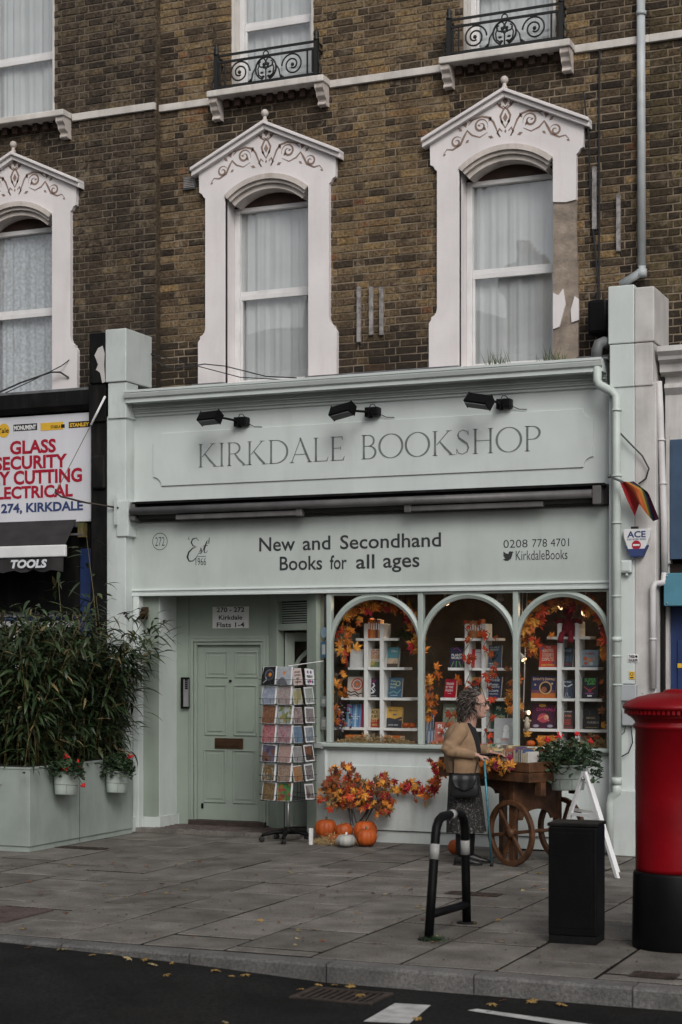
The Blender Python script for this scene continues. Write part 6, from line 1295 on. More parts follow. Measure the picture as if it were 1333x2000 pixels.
book(1134, 1166, 1372, zc_, 'black book with a faint arch on the bottom shelf of the right window', (.022, .022, .024), [('o', .35, .6, .25, .04, (.08, .08, .08)), ('l', [(.2, .0), (.2, .5)], .05, (.06, .06, .06))], Y=YS + .14)
book(1143, 1172, 1396, zc_, 'black book lettered MAGIC in gold in front of the arch book', (.018, .016, .015), [('t', 'MAGIC', .15, .75, .72, .86, (.35, .28, .15)), ('t', 'CURSES II', .2, .95, .40, .54, (.4, .36, .3)), ('r', .1, .9, .1, .14, (.3, .22, .1))], turn=4)
# pumpkins
def pumpkin(name, label, c, r, sq=.82, m='pumpkin', stem='stalk', n=10, seed=1, group=None, tilt=0):
    t = thing(name, label, 'pumpkin', c, rot=(R(tilt), 0, seed * 1.1), group=group); B = mb(m); K = 14
    prof = [(max(.001, r * (math.sin(math.pi * i / K) ** .78)), r * sq - math.cos(math.pi * i / K) * r * sq * (1 - .12 * math.exp(-((i - K) / 2.2) ** 2) - .10 * math.exp(-(i / 2.) ** 2))) for i in range(K + 1)]
    B.lathe(prof, n * 6, fn=lambda a, z: 1 - .07 * (1 - abs(math.sin(a * n / 2)) ** .6) + .012 * math.sin(a * 3 + seed)); B.build('flesh', None, t, world=False)
    zt = r * sq * 1.78; q = mb(stem); q.tube([(0, 0, zt - r * .1), (r * .03, 0, zt + r * .12), (r * .10, .02 * r, zt + r * .30)], [r * .17, r * .10, r * .12], 7); q.build('stem', None, t, world=False); return t
def gpump(name, label, px, pyb, rpx, sq, seed, m='pumpkin', stem='stalk', tilt=0, z=0, Y=None):
    g = gd(px, pyb, z); sc_ = proj(g)[2]; r = rpx * sc_ / F; p = g + V((-_s * .8 * r, _c * .8 * r, 0))
    if Y is not None: p = at(px, pyb, Y); z = p.z
    return pumpkin(name, label, (p.x, p.y, z), r, sq, m, stem, seed=seed, group='pumpkins on the pavement', tilt=tilt)
# straw under the heap
def straw(label, c, sx_, sy_, sz, n, seed, l=.10):
    rq = random.Random(seed); q = mb('straw')
    for i in range(n):
        a, b, rr_ = rq.uniform(0, 6.28), rq.uniform(-.5, .7), math.sqrt(rq.random()); a2 = rq.uniform(0, 6.28); hh = rq.random() * (1 - rr_ ** 1.5)
        p = V((c[0] + sx_ * rr_ * math.cos(a), c[1] + sy_ * rr_ * math.sin(a), c[2] + .004 + sz * hh)); d = V((math.cos(a2) * math.cos(b), math.sin(a2) * math.cos(b), math.sin(b) * .6)) * l * rq.uniform(.4, 1)
        m = p + d * .5 + V((0, 0, rq.uniform(-.01, .02))); w = V((-d.y, d.x, 0)).normalized() * .0022; e = p + d
        if e.z < c[2] + .002: e.z = c[2] + .002
        q.add([p - w, p + w, m + w, m - w, e + w * .4, e - w * .4], [(0, 1, 2, 3), (3, 2, 4, 5)], False)
    o = tag(centre(q.build('straw')), label, 'straw', kind='stuff'); return o
g = gd(648, 1650); straw('loose heap of straw under the left pumpkins', (g.x, g.y + .12, 0), .25, .20, .09, 1500, 4)
gpump('pumpkin', 'large orange pumpkin on the straw at the left of the heap', 637, 1637, 22, .86, 1, Y=-.17)
gpump('pumpkin', 'orange pumpkin with a dark stalk between the two large ones', 675, 1638, 18, .86, 2, tilt=-12, Y=-.16)
gpump('pumpkin', 'tall orange pumpkin at the back right of the heap', 714, 1644, 23, .92, 3, Y=-.15)
gpump('pumpkin', 'round orange pumpkin at the front right of the heap', 717, 1655, 20.5, .88, 4)
gpump('pumpkin', 'small plain orange pumpkin on the straw at the front', 651, 1648, 13, .72, 5)
gpump('pumpkin', 'grey white ribbed pumpkin at the front of the heap', 676, 1656, 19.5, .66, 6, 'palepumpkin', 'white')
gpump('pumpkin', 'orange pumpkin standing alone behind the woman\'s legs', 893, 1671, 16.5, .95, 7)
g = gd(608, 1650); t = thing('wooden_peg', 'short white post standing in the straw left of the pumpkins', 'post', g); mb('white').box(-.017, .017, -.017, .017, 0, .16).build('shaft', None, t, world=False, bevel=.004)
for k, (px, py, r_, Y, zb, lab) in enumerate(((669, 1421, 8.5, YS + .02, Z1[3], 'mini orange pumpkin at the left of the bottom shelf in the left window'), (793, 1421, 8, YS + .02, Z1[3], 'mini orange pumpkin beside the yellow book in the left window'), (805, 1421, 7.5, YS + .06, Z1[3], 'mini orange pumpkin at the right end of the left window shelf'), (1037, 1452, 9, .2, .952, 'mini orange pumpkin on the sill at the left of the right window'))):
    pumpkin('mini_pumpkin', lab, (AX(px, Y), Y, zb), r_ / 203, .72, n=8, seed=k + 2, group='mini pumpkins in the windows')
straw('bed of straw along the foot of the left window', (AX(731, .2), .22, .95), .43, .09, .10, 2000, 9, .08)
straw('nest of straw at the right foot of the right window', (AX(1158, .2), .24, .95), .18, .10, .14, 1100, 10, .08)
straw('thin straw at the foot of the middle window', (AX(870, .2), .18, .95), .25, .06, .03, 200, 11, .07)
# purple flowers and white bits at the left of the first window
a = at(665, 1405, .3); t = thing('dried_flowers', 'dusky purple dried flowers in the lower left of the left window', 'flowers', (a.x, .3, .95)); rq = random.Random(4); q = MB()
for i in range(60): q.use(colm(rq.choice([(.12, .03, .10), (.16, .05, .13), (.3, .28, .32), (.05, .06, .03)]))); q.ball((a.x + rq.gauss(0, .05), .3 + rq.gauss(0, .04), a.z + rq.gauss(0, .07)), rq.uniform(.008, .018), 6, 4)
q.build('flower_heads', None, t); mb('wire').tube([(a.x, .3, .95), (a.x, .3, a.z)], .01, 6).build('stem', None, t)
# spider plant hanging near the top right of the first window
a = at(792, 1245, .45); t = thing('spider_plant', 'spider plant hanging behind the right side of the left window', 'plant', a); rq = random.Random(6)
q = mb('leafpale')
for i in range(80):
    d = rq.uniform(0, 6.28); l = rq.uniform(.14, .34); up = rq.uniform(.05, .16); dx, dy = math.cos(d) * l, math.sin(d) * l * .6; w = .006
    P = [(a.x + dx * u, a.y + dy * u, a.z + up * math.sin(u * 2.2) - .32 * l / .3 * u * u) for u in (0, .25, .5, .75, 1)]
    q.add([(p[0] - w * (1 - i_ / 4.2), p[1], p[2]) for i_, p in enumerate(P)] + [(p[0] + w * (1 - i_ / 4.2), p[1], p[2] + .004) for i_, p in enumerate(P)], [(k, k + 5, k + 6, k + 1) for k in range(4)], False)
q.build('leaves', None, t, kind='stuff'); q = mb('wood_dark'); q.lathe([(.04, -.14), (.06, -.05), (.065, 0)], 14, a); q.build('pot', None, t); mb('wire').tube([a, a + V((0, 0, .6))], .004, 5).build('hanger', None, t)
# plush toy
a = at(1113, 1250, YS + .05); t = thing('plush_toy', 'crimson plush toy with stubby limbs sitting on top of the right window shelves', 'plush toy', (a.x, YS + .02, Z3[0]))
q = mb('plush'); q.lathe([(.02, 0), (.062, .02), (.068, .07), (.055, .13), (.035, .17), (.02, .18)], 16, (0, 0, .0)); q.ball((0, -.005, .235), (.052, .05, .062), 14, 9); q.ball((0, -.05, .22), (.02, .018, .016), 8, 6); q.build('body', None, t, world=False)
for s_ in (-1, 1):
    mb('plush').tube([(s_ * .045, -.01, .15), (s_ * .09, -.015, .152), (s_ * .135, -.02, .135)], [.025, .024, .022], 10).build('arm', None, t, world=False); mb('plush').tube([(s_ * .035, -.03, .035), (s_ * .045, -.09, .02), (s_ * .05, -.11, -.03), (s_ * .052, -.115, -.06)], [.028, .026, .026, .030], 10).build('leg', None, t, world=False)
    q = mb('plush'); q.lathe([(.018, .28), (.012, .30), (.002, .32)], 8, (s_ * .028, 0, 0)); q.build('ear', None, t, world=False)
# small pale figure
a = at(1030, 1424, .3); t = thing('figurine', 'small pale cloth ghost figure at the left of the right window', 'figurine', (a.x, .3, Z3[3])); q = mb('paper'); q.lathe([(.03, 0), (.027, .05), (.02, .075), (.022, .09), (.012, .11), (.001, .115)], 10); q.build('body', None, t, world=False)
for s_ in (-1, 1): mb('paper').tube([(s_ * .015, 0, .07), (s_ * .04, 0, .08)], .008, 6).build('arm', None, t, world=False)
# lit spot lamps in the window
def spot(px, py, Y, aim, lab, lit=True, size=.04):
    c = at(px, py, Y); t = thing('spot_lamp', lab, 'spot lamp', c, group='spot lamps in the shop'); d = V(aim).normalized(); M = Matrix.Translation(c) @ d.to_track_quat('Z', 'Y').to_matrix().to_4x4()
    q = mb('shelfwhite'); q.T = M; q.lathe([(size * .35, -.09), (size * .4, -.05), (size * .95, .02), (size, .03)], 14); q.build('shade', None, t)
    q = mb('bulb' if lit else 'shelfwhite'); q.T = M; q.lathe([(size * .93, .031), (.001, .034)], 14); q.build('lamp_face', None, t)
    mb('shelfwhite').tube([c - d * .05, (c.x, c.y + .02, 2.5)], .006, 6).build('stem', None, t)
    if lit:
        l = bpy.data.lights.new('spot_lamp_light', 'SPOT'); l.energy = 6.0; l.color = (1, .72, .45); l.spot_size = R(95); l.spot_blend = .6; l.shadow_soft_size = .03
        o = bpy.data.objects.new('spot_lamp_light', l); COL.objects.link(o); o.location = c + d * .05; o.rotation_euler = (-d).to_track_quat('Z', 'Y').to_euler()
spot(750, 1178, .75, (-.5, -.5, -.9), 'white spot lamp hanging under the left window arch', False)
spot(773, 1181, .62, (-.35, -.75, -.5), 'lit spot lamp under the right side of the left arch')
spot(871, 1174, .7, (.35, -.6, -.8), 'white spot lamp under the left side of the middle arch', True, .038)
spot(1097, 1180, .70, (-.55, -.55, -.5), 'lit spot lamp above the red plush toy, left of two', True, .05)
spot(1108, 1176, .6, (.1, -.5, -.8), 'small spot lamp touching the lit one above the plush toy', False, .03)
spot(1144, 1193, .70, (.3, -.6, -.35), 'lit spot lamp under the right side of the right arch', True, .05)
spot(1021, 1284, .55, (.55, -.3, -.7), 'lit spot lamp low beside the mullion of the right window', True, .03)
spot(1029, 1392, .5, (.8, -.5, .05), 'lit spot lamp above the pale ghost figure', True, .024)
spot(977, 1167, .8, (.2, -.5, -.9), 'white spot lamp under the right side of the middle arch', False)
for px, py, w_ in ((1032, 1232, .16), (970, 1213, .22), (1090, 1251, .2)):
    c = at(px, py, 1.6); t = thing('pendant_lamp', {1032: 'warm pendant lamp glowing deep in the shop left of the plush toy', 970: 'warm pendant lamp glowing deep in the shop behind the middle arch', 1090: 'warm pendant lamp glowing low behind the plush toy shelf'}[px], 'pendant lamp', c, group='pendant lamps inside the shop')
    q = mb('culm'); q.lathe([(w_, 0), (w_ * .8, .04), (.03, .09), (.01, .12)], 20, c); q.build('shade', None, t); q = mb('bulbsmall'); q.lathe([(.001, -.008), (w_ * .93, -.005)], 20, c); q.build('lamp_face', None, t); mb('wire').tube([c + V((0, 0, .1)), (c.x, c.y, 2.5)], .004, 5).build('flex', None, t)
# ================================================================== CARD SPINNER
g = gd(553, 1646); g = V((g.x, g.y + .12, 0))
CS = thing('card_spinner', 'wire greeting card spinner on a black star foot in front of the flat door', 'card rack', g)
mb('chrome').tube([(0, 0, .10), (0, 0, .44)], .016, 10).build('pole', None, CS, world=False); mb('wire').tube([(0, 0, .44), (0, 0, 1.72)], .011, 8).build('inner_pole', None, CS, world=False)
q = mb('black'); q.lathe([(.045, .075), (.04, .11), (.02, .14)], 14); q.build('hub', None, CS, world=False)
for i in range(5):
    a = R(-75 + 72 * i); ca, sa = math.cos(a), math.sin(a); L_ = .26
    q = mb('black'); q.tube([(0, 0, .095), (ca * L_ * .5, sa * L_ * .5, .095), (ca * L_ * .95, sa * L_ * .95, .07), (ca * L_, sa * L_, .055)], [.026, .024, .020, .018], 8, flat=.8); lg = q.build('leg', None, CS, world=False)
    q = mb('rubber'); 
    for s_ in (-1, 1): q.T = Matrix.Translation((ca * L_ - sa * s_ * .014, sa * L_ + ca * s_ * .014, .028)) @ Matrix.Rotation(a, 4, 'Z') @ Matrix.Rotation(R(90), 4, 'X'); q.lathe([(.020, -.009), (.027, -.006), (.027, .006), (.020, .009)], 12)
    q.build('caster', None, lg, world=False)
HS = .185                      # half side of the square wire body
faceA, faceB, faceC, faceD = R(-101.9), R(-11.9), R(168.1), R(78.1)
w_ = mb('wire'); ZR = [1.535 - i * .187 for i in range(7)]
for f in (faceA, faceB, faceC, faceD):
    n_ = V((math.cos(f), math.sin(f), 0)); u_ = V((-n_.y, n_.x, 0))
    for s_ in (-1, 0, 1):
        w_.tube([n_ * HS * .82 + u_ * HS * .92 * s_ + V((0, 0, .42)), n_ * HS * .82 + u_ * HS * .92 * s_ + V((0, 0, 1.70))], .0032, 5, False)
    for z in [.425, 1.69, 1.06]: w_.tube([n_ * HS * .85 - u_ * HS * 1.0 + V((0, 0, z)), n_ * HS * .85 + u_ * HS * 1.0 + V((0, 0, z))], .004, 5, False)
w_.build('wire_frame', None, CS, world=False)
pk = MB().use('wire')
for f in (faceA, faceB, faceC, faceD):
    n_ = V((math.cos(f), math.sin(f), 0)); u_ = V((-n_.y, n_.x, 0))
    for z in ZR:
        for c in (-1, 1):
            o = u_ * HS * .52 * c; h = HS * .47
            for zz, out in ((z - .004, .055), (z + .055, .064)):
                pk.tube([n_ * HS * .85 + o - u_ * h + V((0, 0, zz)), n_ * (HS * .85 + out) + o - u_ * h + V((0, 0, zz)), n_ * (HS * .85 + out) + o + u_ * h + V((0, 0, zz)), n_ * HS * .85 + o + u_ * h + V((0, 0, zz))], .0022, 4, False)
            for k in (-.5, .5): pk.tube([n_ * HS * .85 + o + u_ * h * k + V((0, 0, z - .004)), n_ * (HS * .85 + .055) + o + u_ * h * k + V((0, 0, z - .004)), n_ * (HS * .85 + .064) + o + u_ * h * k + V((0, 0, z + .055))], .0022, 4, False)
pk.build('pockets', None, CS, world=False)
PICS = {}
def pic(key, stops, sc_, kind='noise'):
    PICS[key] = picture_mat(key.replace(' ', '_') + '_print', [tuple(v * .62 for v in c) for c in stops], sc_, len(PICS), kind); return PICS[key]
bk_, wh = (.01, .01, .012), (.6, .6, .62)
cards = {  # (row, slot) slot: A0 A1 B0 B1 C1
 (0, 'A0'): ('black astronaut helmet card with an orange glow', 'helmet'), (0, 'A1'): ('card with an orange sun over a grey hill', 'sun'), (0, 'B0'): ('pinkish card with black lettering', 'letters'), (0, 'B1'): ('white card lettered FRIDAY', 'friday'),
 (1, 'A0'): ('pale blue misty flower card', [(.35, .4, .5), (.5, .55, .62), (.25, .3, .42), (.6, .62, .66)]), (1, 'A1'): ('pale green and pink garden card', [(.25, .35, .28), (.5, .52, .48), (.4, .2, .22), (.55, .58, .52)]), (1, 'B0'): ('card with a yellow field', [(.3, .28, .15), (.5, .45, .25), (.55, .55, .52)]), (1, 'B1'): ('soft green meadow card', [(.18, .25, .2), (.4, .45, .42), (.5, .5, .45)]),
 (2, 'A0'): ('brown autumn landscape card', [(.05, .05, .08), (.22, .10, .06), (.35, .16, .07), (.25, .28, .32)]), (2, 'A1'): ('card with bees and green leaves', [(.3, .38, .38), (.55, .58, .58), (.12, .2, .08), (.45, .35, .1)]), (2, 'B0'): ('pinkish sketch card', [(.45, .36, .34), (.25, .18, .18), (.55, .5, .48)]), (2, 'B1'): ('card with a grey bird drawing', [(.5, .46, .44), (.2, .18, .18), (.55, .52, .5)]),
 (3, 'A0'): ('pink tulip card', [(.06, .16, .05), (.5, .12, .16), (.55, .3, .3), (.4, .05, .09)]), (3, 'A1'): ('pink and white blossom card', [(.12, .03, .06), (.5, .45, .46), (.45, .12, .18), (.2, .2, .15)]), (3, 'B0'): ('plain blue sea card', [(.14, .22, .34), (.22, .32, .44)]), (3, 'B1'): ('blue and brown coast card with a white border', [(.2, .3, .4), (.28, .22, .18), (.35, .42, .48)]),
 (4, 'A0'): ('violet card with a dark dancing figure', [(.10, .09, .15), (.22, .2, .3), (.03, .02, .03), (.3, .15, .1)]), (4, 'A1'): ('soft pink portrait card', [(.45, .25, .22), (.55, .4, .36), (.3, .12, .1)]), (4, 'B0'): ('grey card with an arched bridge', [(.2, .2, .2), (.4, .4, .4), (.12, .1, .09)]), (4, 'B1'): ('dark card with brown books', [(.04, .04, .04), (.12, .05, .03), (.25, .1, .05)]),
 (5, 'A0'): ('black card of orange and white tulips', [(.01, .03, .02), (.5, .2, .03), (.02, .05, .03), (.55, .5, .4), (.4, .08, .03)]), (5, 'A1'): ('orange and cream flower card', [(.25, .06, .02), (.45, .42, .36), (.3, .12, .05), (.1, .12, .08)]), (5, 'B0'): ('terracotta picture card', [(.3, .12, .05), (.45, .25, .12), (.2, .07, .04)]), (5, 'B1'): ('white bordered card of a grey figure', [(.3, .3, .32), (.12, .1, .1), (.5, .5, .48)]),
 (6, 'A0'): ('brown and green squirrel card', [(.05, .07, .02), (.16, .09, .05), (.3, .22, .1), (.2, .14, .1)]), (6, 'A1'): ('bright green bird and berries card', [(.03, .14, .04), (.10, .28, .08), (.4, .2, .03), (.35, .04, .08)]), (6, 'B1'): ('white bordered card of dark branches', [(.05, .05, .05), (.25, .2, .18), (.4, .38, .36)])}
rowname = ['top', 'second', 'third', 'fourth', 'fifth', 'sixth', 'bottom']
rq = random.Random(2)
def card(row, slot, desc, pic_):
    f = {'A': faceA, 'B': faceB, 'C': faceC}[slot[0]]; c = (-1, 1)[int(slot[1])]
    n_ = V((math.cos(f), math.sin(f), 0)); u_ = V((-n_.y, n_.x, 0)); p = g + n_ * (HS * .85 + .044) + u_ * HS * .52 * c + V((0, 0, ZR[row] + .002))
    w, h = (.160, .172) if slot[0] != 'B' else (.148, .158); w *= rq.uniform(.93, 1.04); h *= rq.uniform(.95, 1.05)
    t = thing('greeting_card', desc, 'greeting card', p, group='cards in the spinner', rot=(R(-9 + rq.uniform(-2, 2)), R(rq.uniform(-3, 3)), f + R(90)))
    B = mb('card')
    for k in range(3): B.box(-w / 2 + .003 * k, w / 2 + .005 * k, .004 * k, .004 * k + .002, 0 + .003 * k, h + .002 * k)
    B.build('board', None, t, world=False)
    bd = .012 if slot == 'B1' else .003; y = -.0012
    if pic_ is None: return
    q = MB()
    Q = lambda x0, x1, z0, z1, y_: q.quad((x0, y_, z0), (x1, y_, z0), (x1, y_, z1), (x0, y_, z1))
    if isinstance(pic_, list):
        q.use(pic(desc, pic_, rq.choice([18, 24, 30]), rq.choice(['noise', 'noise', 'cells']))); Q(-w / 2 + bd, w / 2 - bd, bd, h - bd, y)
    elif pic_ == 'helmet':
        q.use(colm(bk_)); Q(-w / 2, w / 2, 0, h, y); q.use(colm((.10, .11, .13))); q.disc(.01, h * .55, .055, y - .0006, 24); q.use(colm((.03, .03, .035))); q.disc(.012, h * .54, .046, y - .001, 24); q.use(colm((.5, .18, .03))); q.disc(.02, h * .56, .02, y - .0014, 7); q.use(colm((.25, .25, .26))); q.ribbon([(-.06, .02), (-.02, .05), (-.03, .08)], .014, y - .0016)
    elif pic_ == 'sun':
        q.use(pic('sun sky', [(.4, .45, .52), (.55, .58, .6), (.3, .36, .45)], 20)); Q(-w / 2, w / 2, 0, h, y); q.use(colm((.55, .2, .08))); q.disc(.0, h * .68, .018, y - .0006); q.use(colm((.12, .12, .14))); q.add([(-w / 2, y - .0008, 0), (w * .3, y - .0008, 0), (.0, y - .0008, h * .42), (-w * .2, y - .0008, h * .45), (-w / 2, y - .0008, h * .2)], [(0, 1, 2, 3, 4)], False)
    elif pic_ == 'letters':
        q.use(colm((.5, .40, .38))); Q(-w / 2, w / 2, 0, h, y); q.use('blackink')
        for i, s_ in enumerate(('LAUGH', 'OFTEN', 'MY', 'DARLING')): q.text(s_, -.05 + (.02 if s_ == 'MY' else 0), .05 - (.02 if s_ == 'MY' else 0), h * (.74 - .2 * i), h * (.86 - .2 * i), y - .0006, .04, .3)
    elif pic_ == 'friday':
        q.use('blackink'); q.text('FRIDAY', -.05, .05, h * .44, h * .60, y - .0006, .05); q.use(colm((.4, .08, .2))); q.disc(-.03, h * .8, .016, y - .0006); q.disc(.0, h * .22, .016, y - .0006); q.use(colm((.08, .12, .2))); q.disc(.02, h * .8, .016, y - .0006); q.disc(.035, h * .2, .016, y - .0006); q.disc(-.035, h * .2, .014, y - .0006)
    q.build('picture', None, t, world=False)
where = {'A0': 'on the left of the front face', 'A1': 'on the right of the front face', 'B0': 'on the left of the right face', 'B1': 'at the outer right', 'C1': 'at the left side'}
for (row, slot), (d, pc_) in cards.items(): card(row, slot, '%s in the spinner\'s %s row' % (d, rowname[row]), pc_)
for row in range(7): card(row, 'C1', 'edge-on white backed card at the left of the spinner\'s %s row' % rowname[row], [(.3, .3, .3), (.15, .14, .13)] if row in (2, 6) else None)
# stay wire from spinner to window
q = mb('white'); q.tube([g + V((.0, 0, 1.72)), at(632, 1291, .02)], .004, 5); tag(centre(q.build('stay_cord')), 'white cord tying the card spinner to the window corner', 'cord')
# ================================================================== PLANTER, BAMBOO, GERANIUM BUCKETS
px0, px1_, py0, py1_ = -4.7, -2.69, -2.09, -.19
PL = thing('planter', 'big pale green wooden planter box full of bamboo', 'planter', ((px0 + px1_) / 2, (py0 + py1_) / 2, 0))
q = mb('planter'); q.box(px0, px1_, py0, py1_, .05, .77); q.build('box', None, PL, bevel=.006)
mb('planter').box(px0 + .02, px1_ - .012, py0 + .012, py1_, 0, .05).build('base', None, PL)
q = mb('planter'); q.box(px0, px1_ + .006, py0 - .006, py0 + .03, .765, .785); q.box(px1_ - .03, px1_ + .006, py0 + .03, py1_, .765, .785); q.build('rim', None, PL, bevel=.004)
for y in (-1.22, ): mb('joint').box(px1_ + .0, px1_ + .001, y - .003, y + .003, .02, .765).build('panel_joint', None, PL)
mb('planter').box(px0, px1_ - .3, py0 - .012, py0, .62, .635).build('batten', None, PL)
mb('soil').box(px0 + .03, px1_ - .03, py0 + .03, py1_ - .03, .772, .79).build('soil', None, PL)
BM = thing('bamboo', 'dense dark green bamboo clump growing out of the pale green planter', 'bamboo', ((px0 + px1_) / 2, (py0 + py1_) / 2, .78))
rq = random.Random(17); culms = []; leaves = []
def blade(l, w, droop, m):
    B = mb(m); n = 5; pts = []
    for i in range(n + 1):
        u = i / n; ww = w * math.sin(math.pi * min(1, (u * .93 + .07)) ** .75) * (1 if u < 1 else 0); a = -droop * u
        pts.append((l * (math.sin(droop * u) / max(droop, .01)), ww, -l * (1 - math.cos(droop * u)) / max(droop, .01)))
    vs = [(x, -b / 2, z + b * .12) for x, b, z in pts] + [(x, 0, z) for x, b, z in pts] + [(x, b / 2, z + b * .12) for x, b, z in pts]; k = n + 1
    B.add(vs, [(i, i + 1, i + 1 + k, i + k) for i in range(n)] + [(i + k, i + 1 + k, i + 1 + 2 * k, i + 2 * k) for i in range(n)], True); return B.mesh('leaf')
BL = [blade(rq.uniform(.13, .22), rq.uniform(.020, .038), rq.uniform(.2, 1.1), m) for m in ['leafg'] * 9 + ['leafpale'] * 3 + ['leafdry'] * 2]
stuffs = []
for c in range(170):
    if c < 36: bx, by = px1_ - rq.uniform(.04, .4), rq.uniform(py0 + .1, py1_ - .1)
    else: bx, by = rq.uniform(px0 + .3, px1_ - .06), rq.uniform(py0 + .06, py1_ - .1)
    h = rq.uniform(.85, 1.6) * (1 if rq.random() < .9 else 1.12); lean = V((rq.gauss(.02, .14), rq.gauss(-.02, .12), 0))
    if bx > px1_ - .4: lean.x += rq.uniform(.0, .24)
    P = [V((bx, by, .78)) + lean * (u ** 1.8) * h + V((0, 0, h * u * (1 - .06 * u))) for u in (0, .25, .5, .75, 1)]
    culms.append((P, rq.uniform(.004, .0075)))
    for k in range(rq.randrange(66, 88)):
        u = min(1, rq.uniform(.0, 1.05) ** .85); i = min(3, int(u * 4)); p = P[i].lerp(P[i + 1], u * 4 - i); leaves.append(p)
# a few tall thin shoots that overtop the clump
for spx, stop, base, dy in ((168, 1045, 200, -.6), (112, 1120, 120, -1.3), (187, 1165, 205, -.4)):
    tp = at(spx, stop, dy); b0 = V((AX(base, dy), dy, .78)); P = [b0.lerp(tp, u) + V((.05 * math.sin(u * 3), 0, 0)) for u in (0, .25, .5, .75, 1)]; culms.append((P, .006))
    for k in range(16): u = rq.uniform(.72, 1.0); i = min(3, int(u * 4)); leaves.append(P[i].lerp(P[i + 1], u * 4 - i))
for P, r_ in culms: mb('culm').tube(P, [r_, r_, r_ * .9, r_ * .7, r_ * .3], 6).build('culm', None, BM)
items = []
for p in leaves:
    hd = rq.uniform(0, 6.283); el = rq.uniform(-.7, .75); br = rq.uniform(.02, .2); st = p + V((math.cos(hd) * br, math.sin(hd) * br, br * rq.uniform(-.4, .4)))
    if st.y > -.12 and st.x > -2.75: st.y = -.15
    items.append((st, (rq.uniform(-.5, .5), -el, hd), rq.uniform(.7, 1.15), rq.choice(BL[:9] if rq.random() < .86 else BL[9:])))
def vis_key(it): d = (it[0] - V((CAMX, -DIST, EYE))).length; inside = proj(it[0])[0] > -5; return d if inside else d + 100
items.sort(key=vis_key)
st_ = MB()
for i, (p, ro, s_, me) in enumerate(items):
    if i < 260: inst('leaf', me, BM, p, ro, scale=(s_,) * 3)
    else:
        st_.use(me.materials[0]); st_.T = Matrix.Translation(p) @ Euler(ro).to_matrix().to_4x4() @ Matrix.Scale(s_, 4); st_.add([v.co for v in me.vertices], [tuple(f.vertices) for f in me.polygons], True)
st_.T = None; st_.build('foliage', None, BM, kind='stuff')
def bucket(label, c, rz, a, b, h, nleaf, flowers, seed, spread, tilt=0., fh=.16):
    t = thing('flower_bucket', label, 'flower bucket', c, rot=(0, R(tilt), rz), group='geranium buckets'); rq = random.Random(seed)
    q = mb('bucket'); q.lathe([(.001, .001), (.80, .0), (.83, .01), (.9, h * .45), (.985, h * .97), (1.02, h), (.97, h), (.93, h * .85), (.001, h * .82)], 28, (0, 0, 0), a, b); bo = q.build('bucket', None, t, world=False)
    q = mb('bucketline'); 
    for z, r_ in ((h * .45, .905), (h * .93, .985)): q.tube([(a * r_ * math.cos(R(i * 12)), b * r_ * math.sin(R(i * 12)), z) for i in range(31)], .0035, 5, False)
    for i in range(3): an = R(-70 - i * 40 + 20); q.tube([(a * .85 * math.cos(an), b * .85 * math.sin(an), .01), (a * .91 * math.cos(an), b * .91 * math.sin(an), h * .45)], .003, 5)
    q.build('hoop', None, bo, world=False)
    mb('soil').lathe([(.94, h * .86), (.001, h * .9)], 20, (0, 0, 0), a, b).build('soil', None, t, world=False)
    q = mb('gerleaf')
    for i in range(nleaf):
        an = rq.uniform(0, 6.283); rr_ = math.sqrt(rq.random()) * spread; el = rq.uniform(0, 1); x, y = a * rr_ * math.cos(an), b * rr_ * math.sin(an) * 1.15
        z = h * .9 + (fh * (1 - .55 * (rr_ / spread) ** 2)) * el ** .8 - max(0, rr_ - 1.05) * .22 * (1 - el); r_ = rq.uniform(.016, .028); N = Euler((rq.uniform(-.9, .6), rq.uniform(-.9, .9), rq.uniform(0, 6.28))).to_matrix()
        pts = [V((x, y, z)) + N @ V((r_ * (1 + .12 * math.cos(5 * k * .785)) * math.cos(k * .698), r_ * math.sin(k * .698), .25 * r_ * (k % 2))) for k in range(9)]
        q.add([V((x, y, z)) + N @ V((0, 0, -.003))] + pts, [(0, 1 + k, 1 + (k + 1) % 9) for k in range(8)], False)
    q.build('foliage', None, t, world=False, kind='stuff')
    q0 = mb('leafg')
    for i in range(14): an = rq.uniform(0, 6.28); q0.tube([(0, 0, h * .85), (a * spread * .6 * math.cos(an), b * spread * .6 * math.sin(an), h * .9 + fh * .7)], .0035, 4, False)
    q0.build('stems', None, t, world=False)
    for i, (fx, fy, fz) in enumerate(flowers):
        q = mb('gerred')
        for k in range(9): q.ball((fx + rq.gauss(0, .011), fy + rq.gauss(0, .011), fz + rq.gauss(0, .009)), rq.uniform(.009, .014), 6, 4)
        f = q.build('flower', None, t, world=False); mb('leafg').tube([(fx * .6, fy * .6, h * .9), (fx, fy, fz)], .003, 4, False).build('flower_stalk', None, f, world=False)
    return t
# the two buckets hung on the planter's side
p1 = online(128, (px1_ + .1, -2), (px1_ + .1, 0)); p2 = online(228, (px1_ + .1, -2), (px1_ + .1, 0))
def bz(px, py, p): return EYE - (py - YH) * proj((p[0], p[1], 0))[2] / F
bucket('geranium bucket hanging on the planter, the nearer one with four red flower heads', (p1[0], p1[1], bz(128, 1553, p1)), R(90), .165, .10, .215, 380, [(-.12, -.06, .24), (-.02, -.0, .36), (.10, -.06, .31), (.15, -.04, .27), (.08, -.14, .10)], 1, 1.28, 6)
bucket('geranium bucket hanging on the planter beside the porch with one red flower head', (p2[0], p2[1], bz(228, 1549, p2)), R(90), .165, .10, .215, 420, [(.14, -.05, .37)], 2, 1.3, 6, .2)
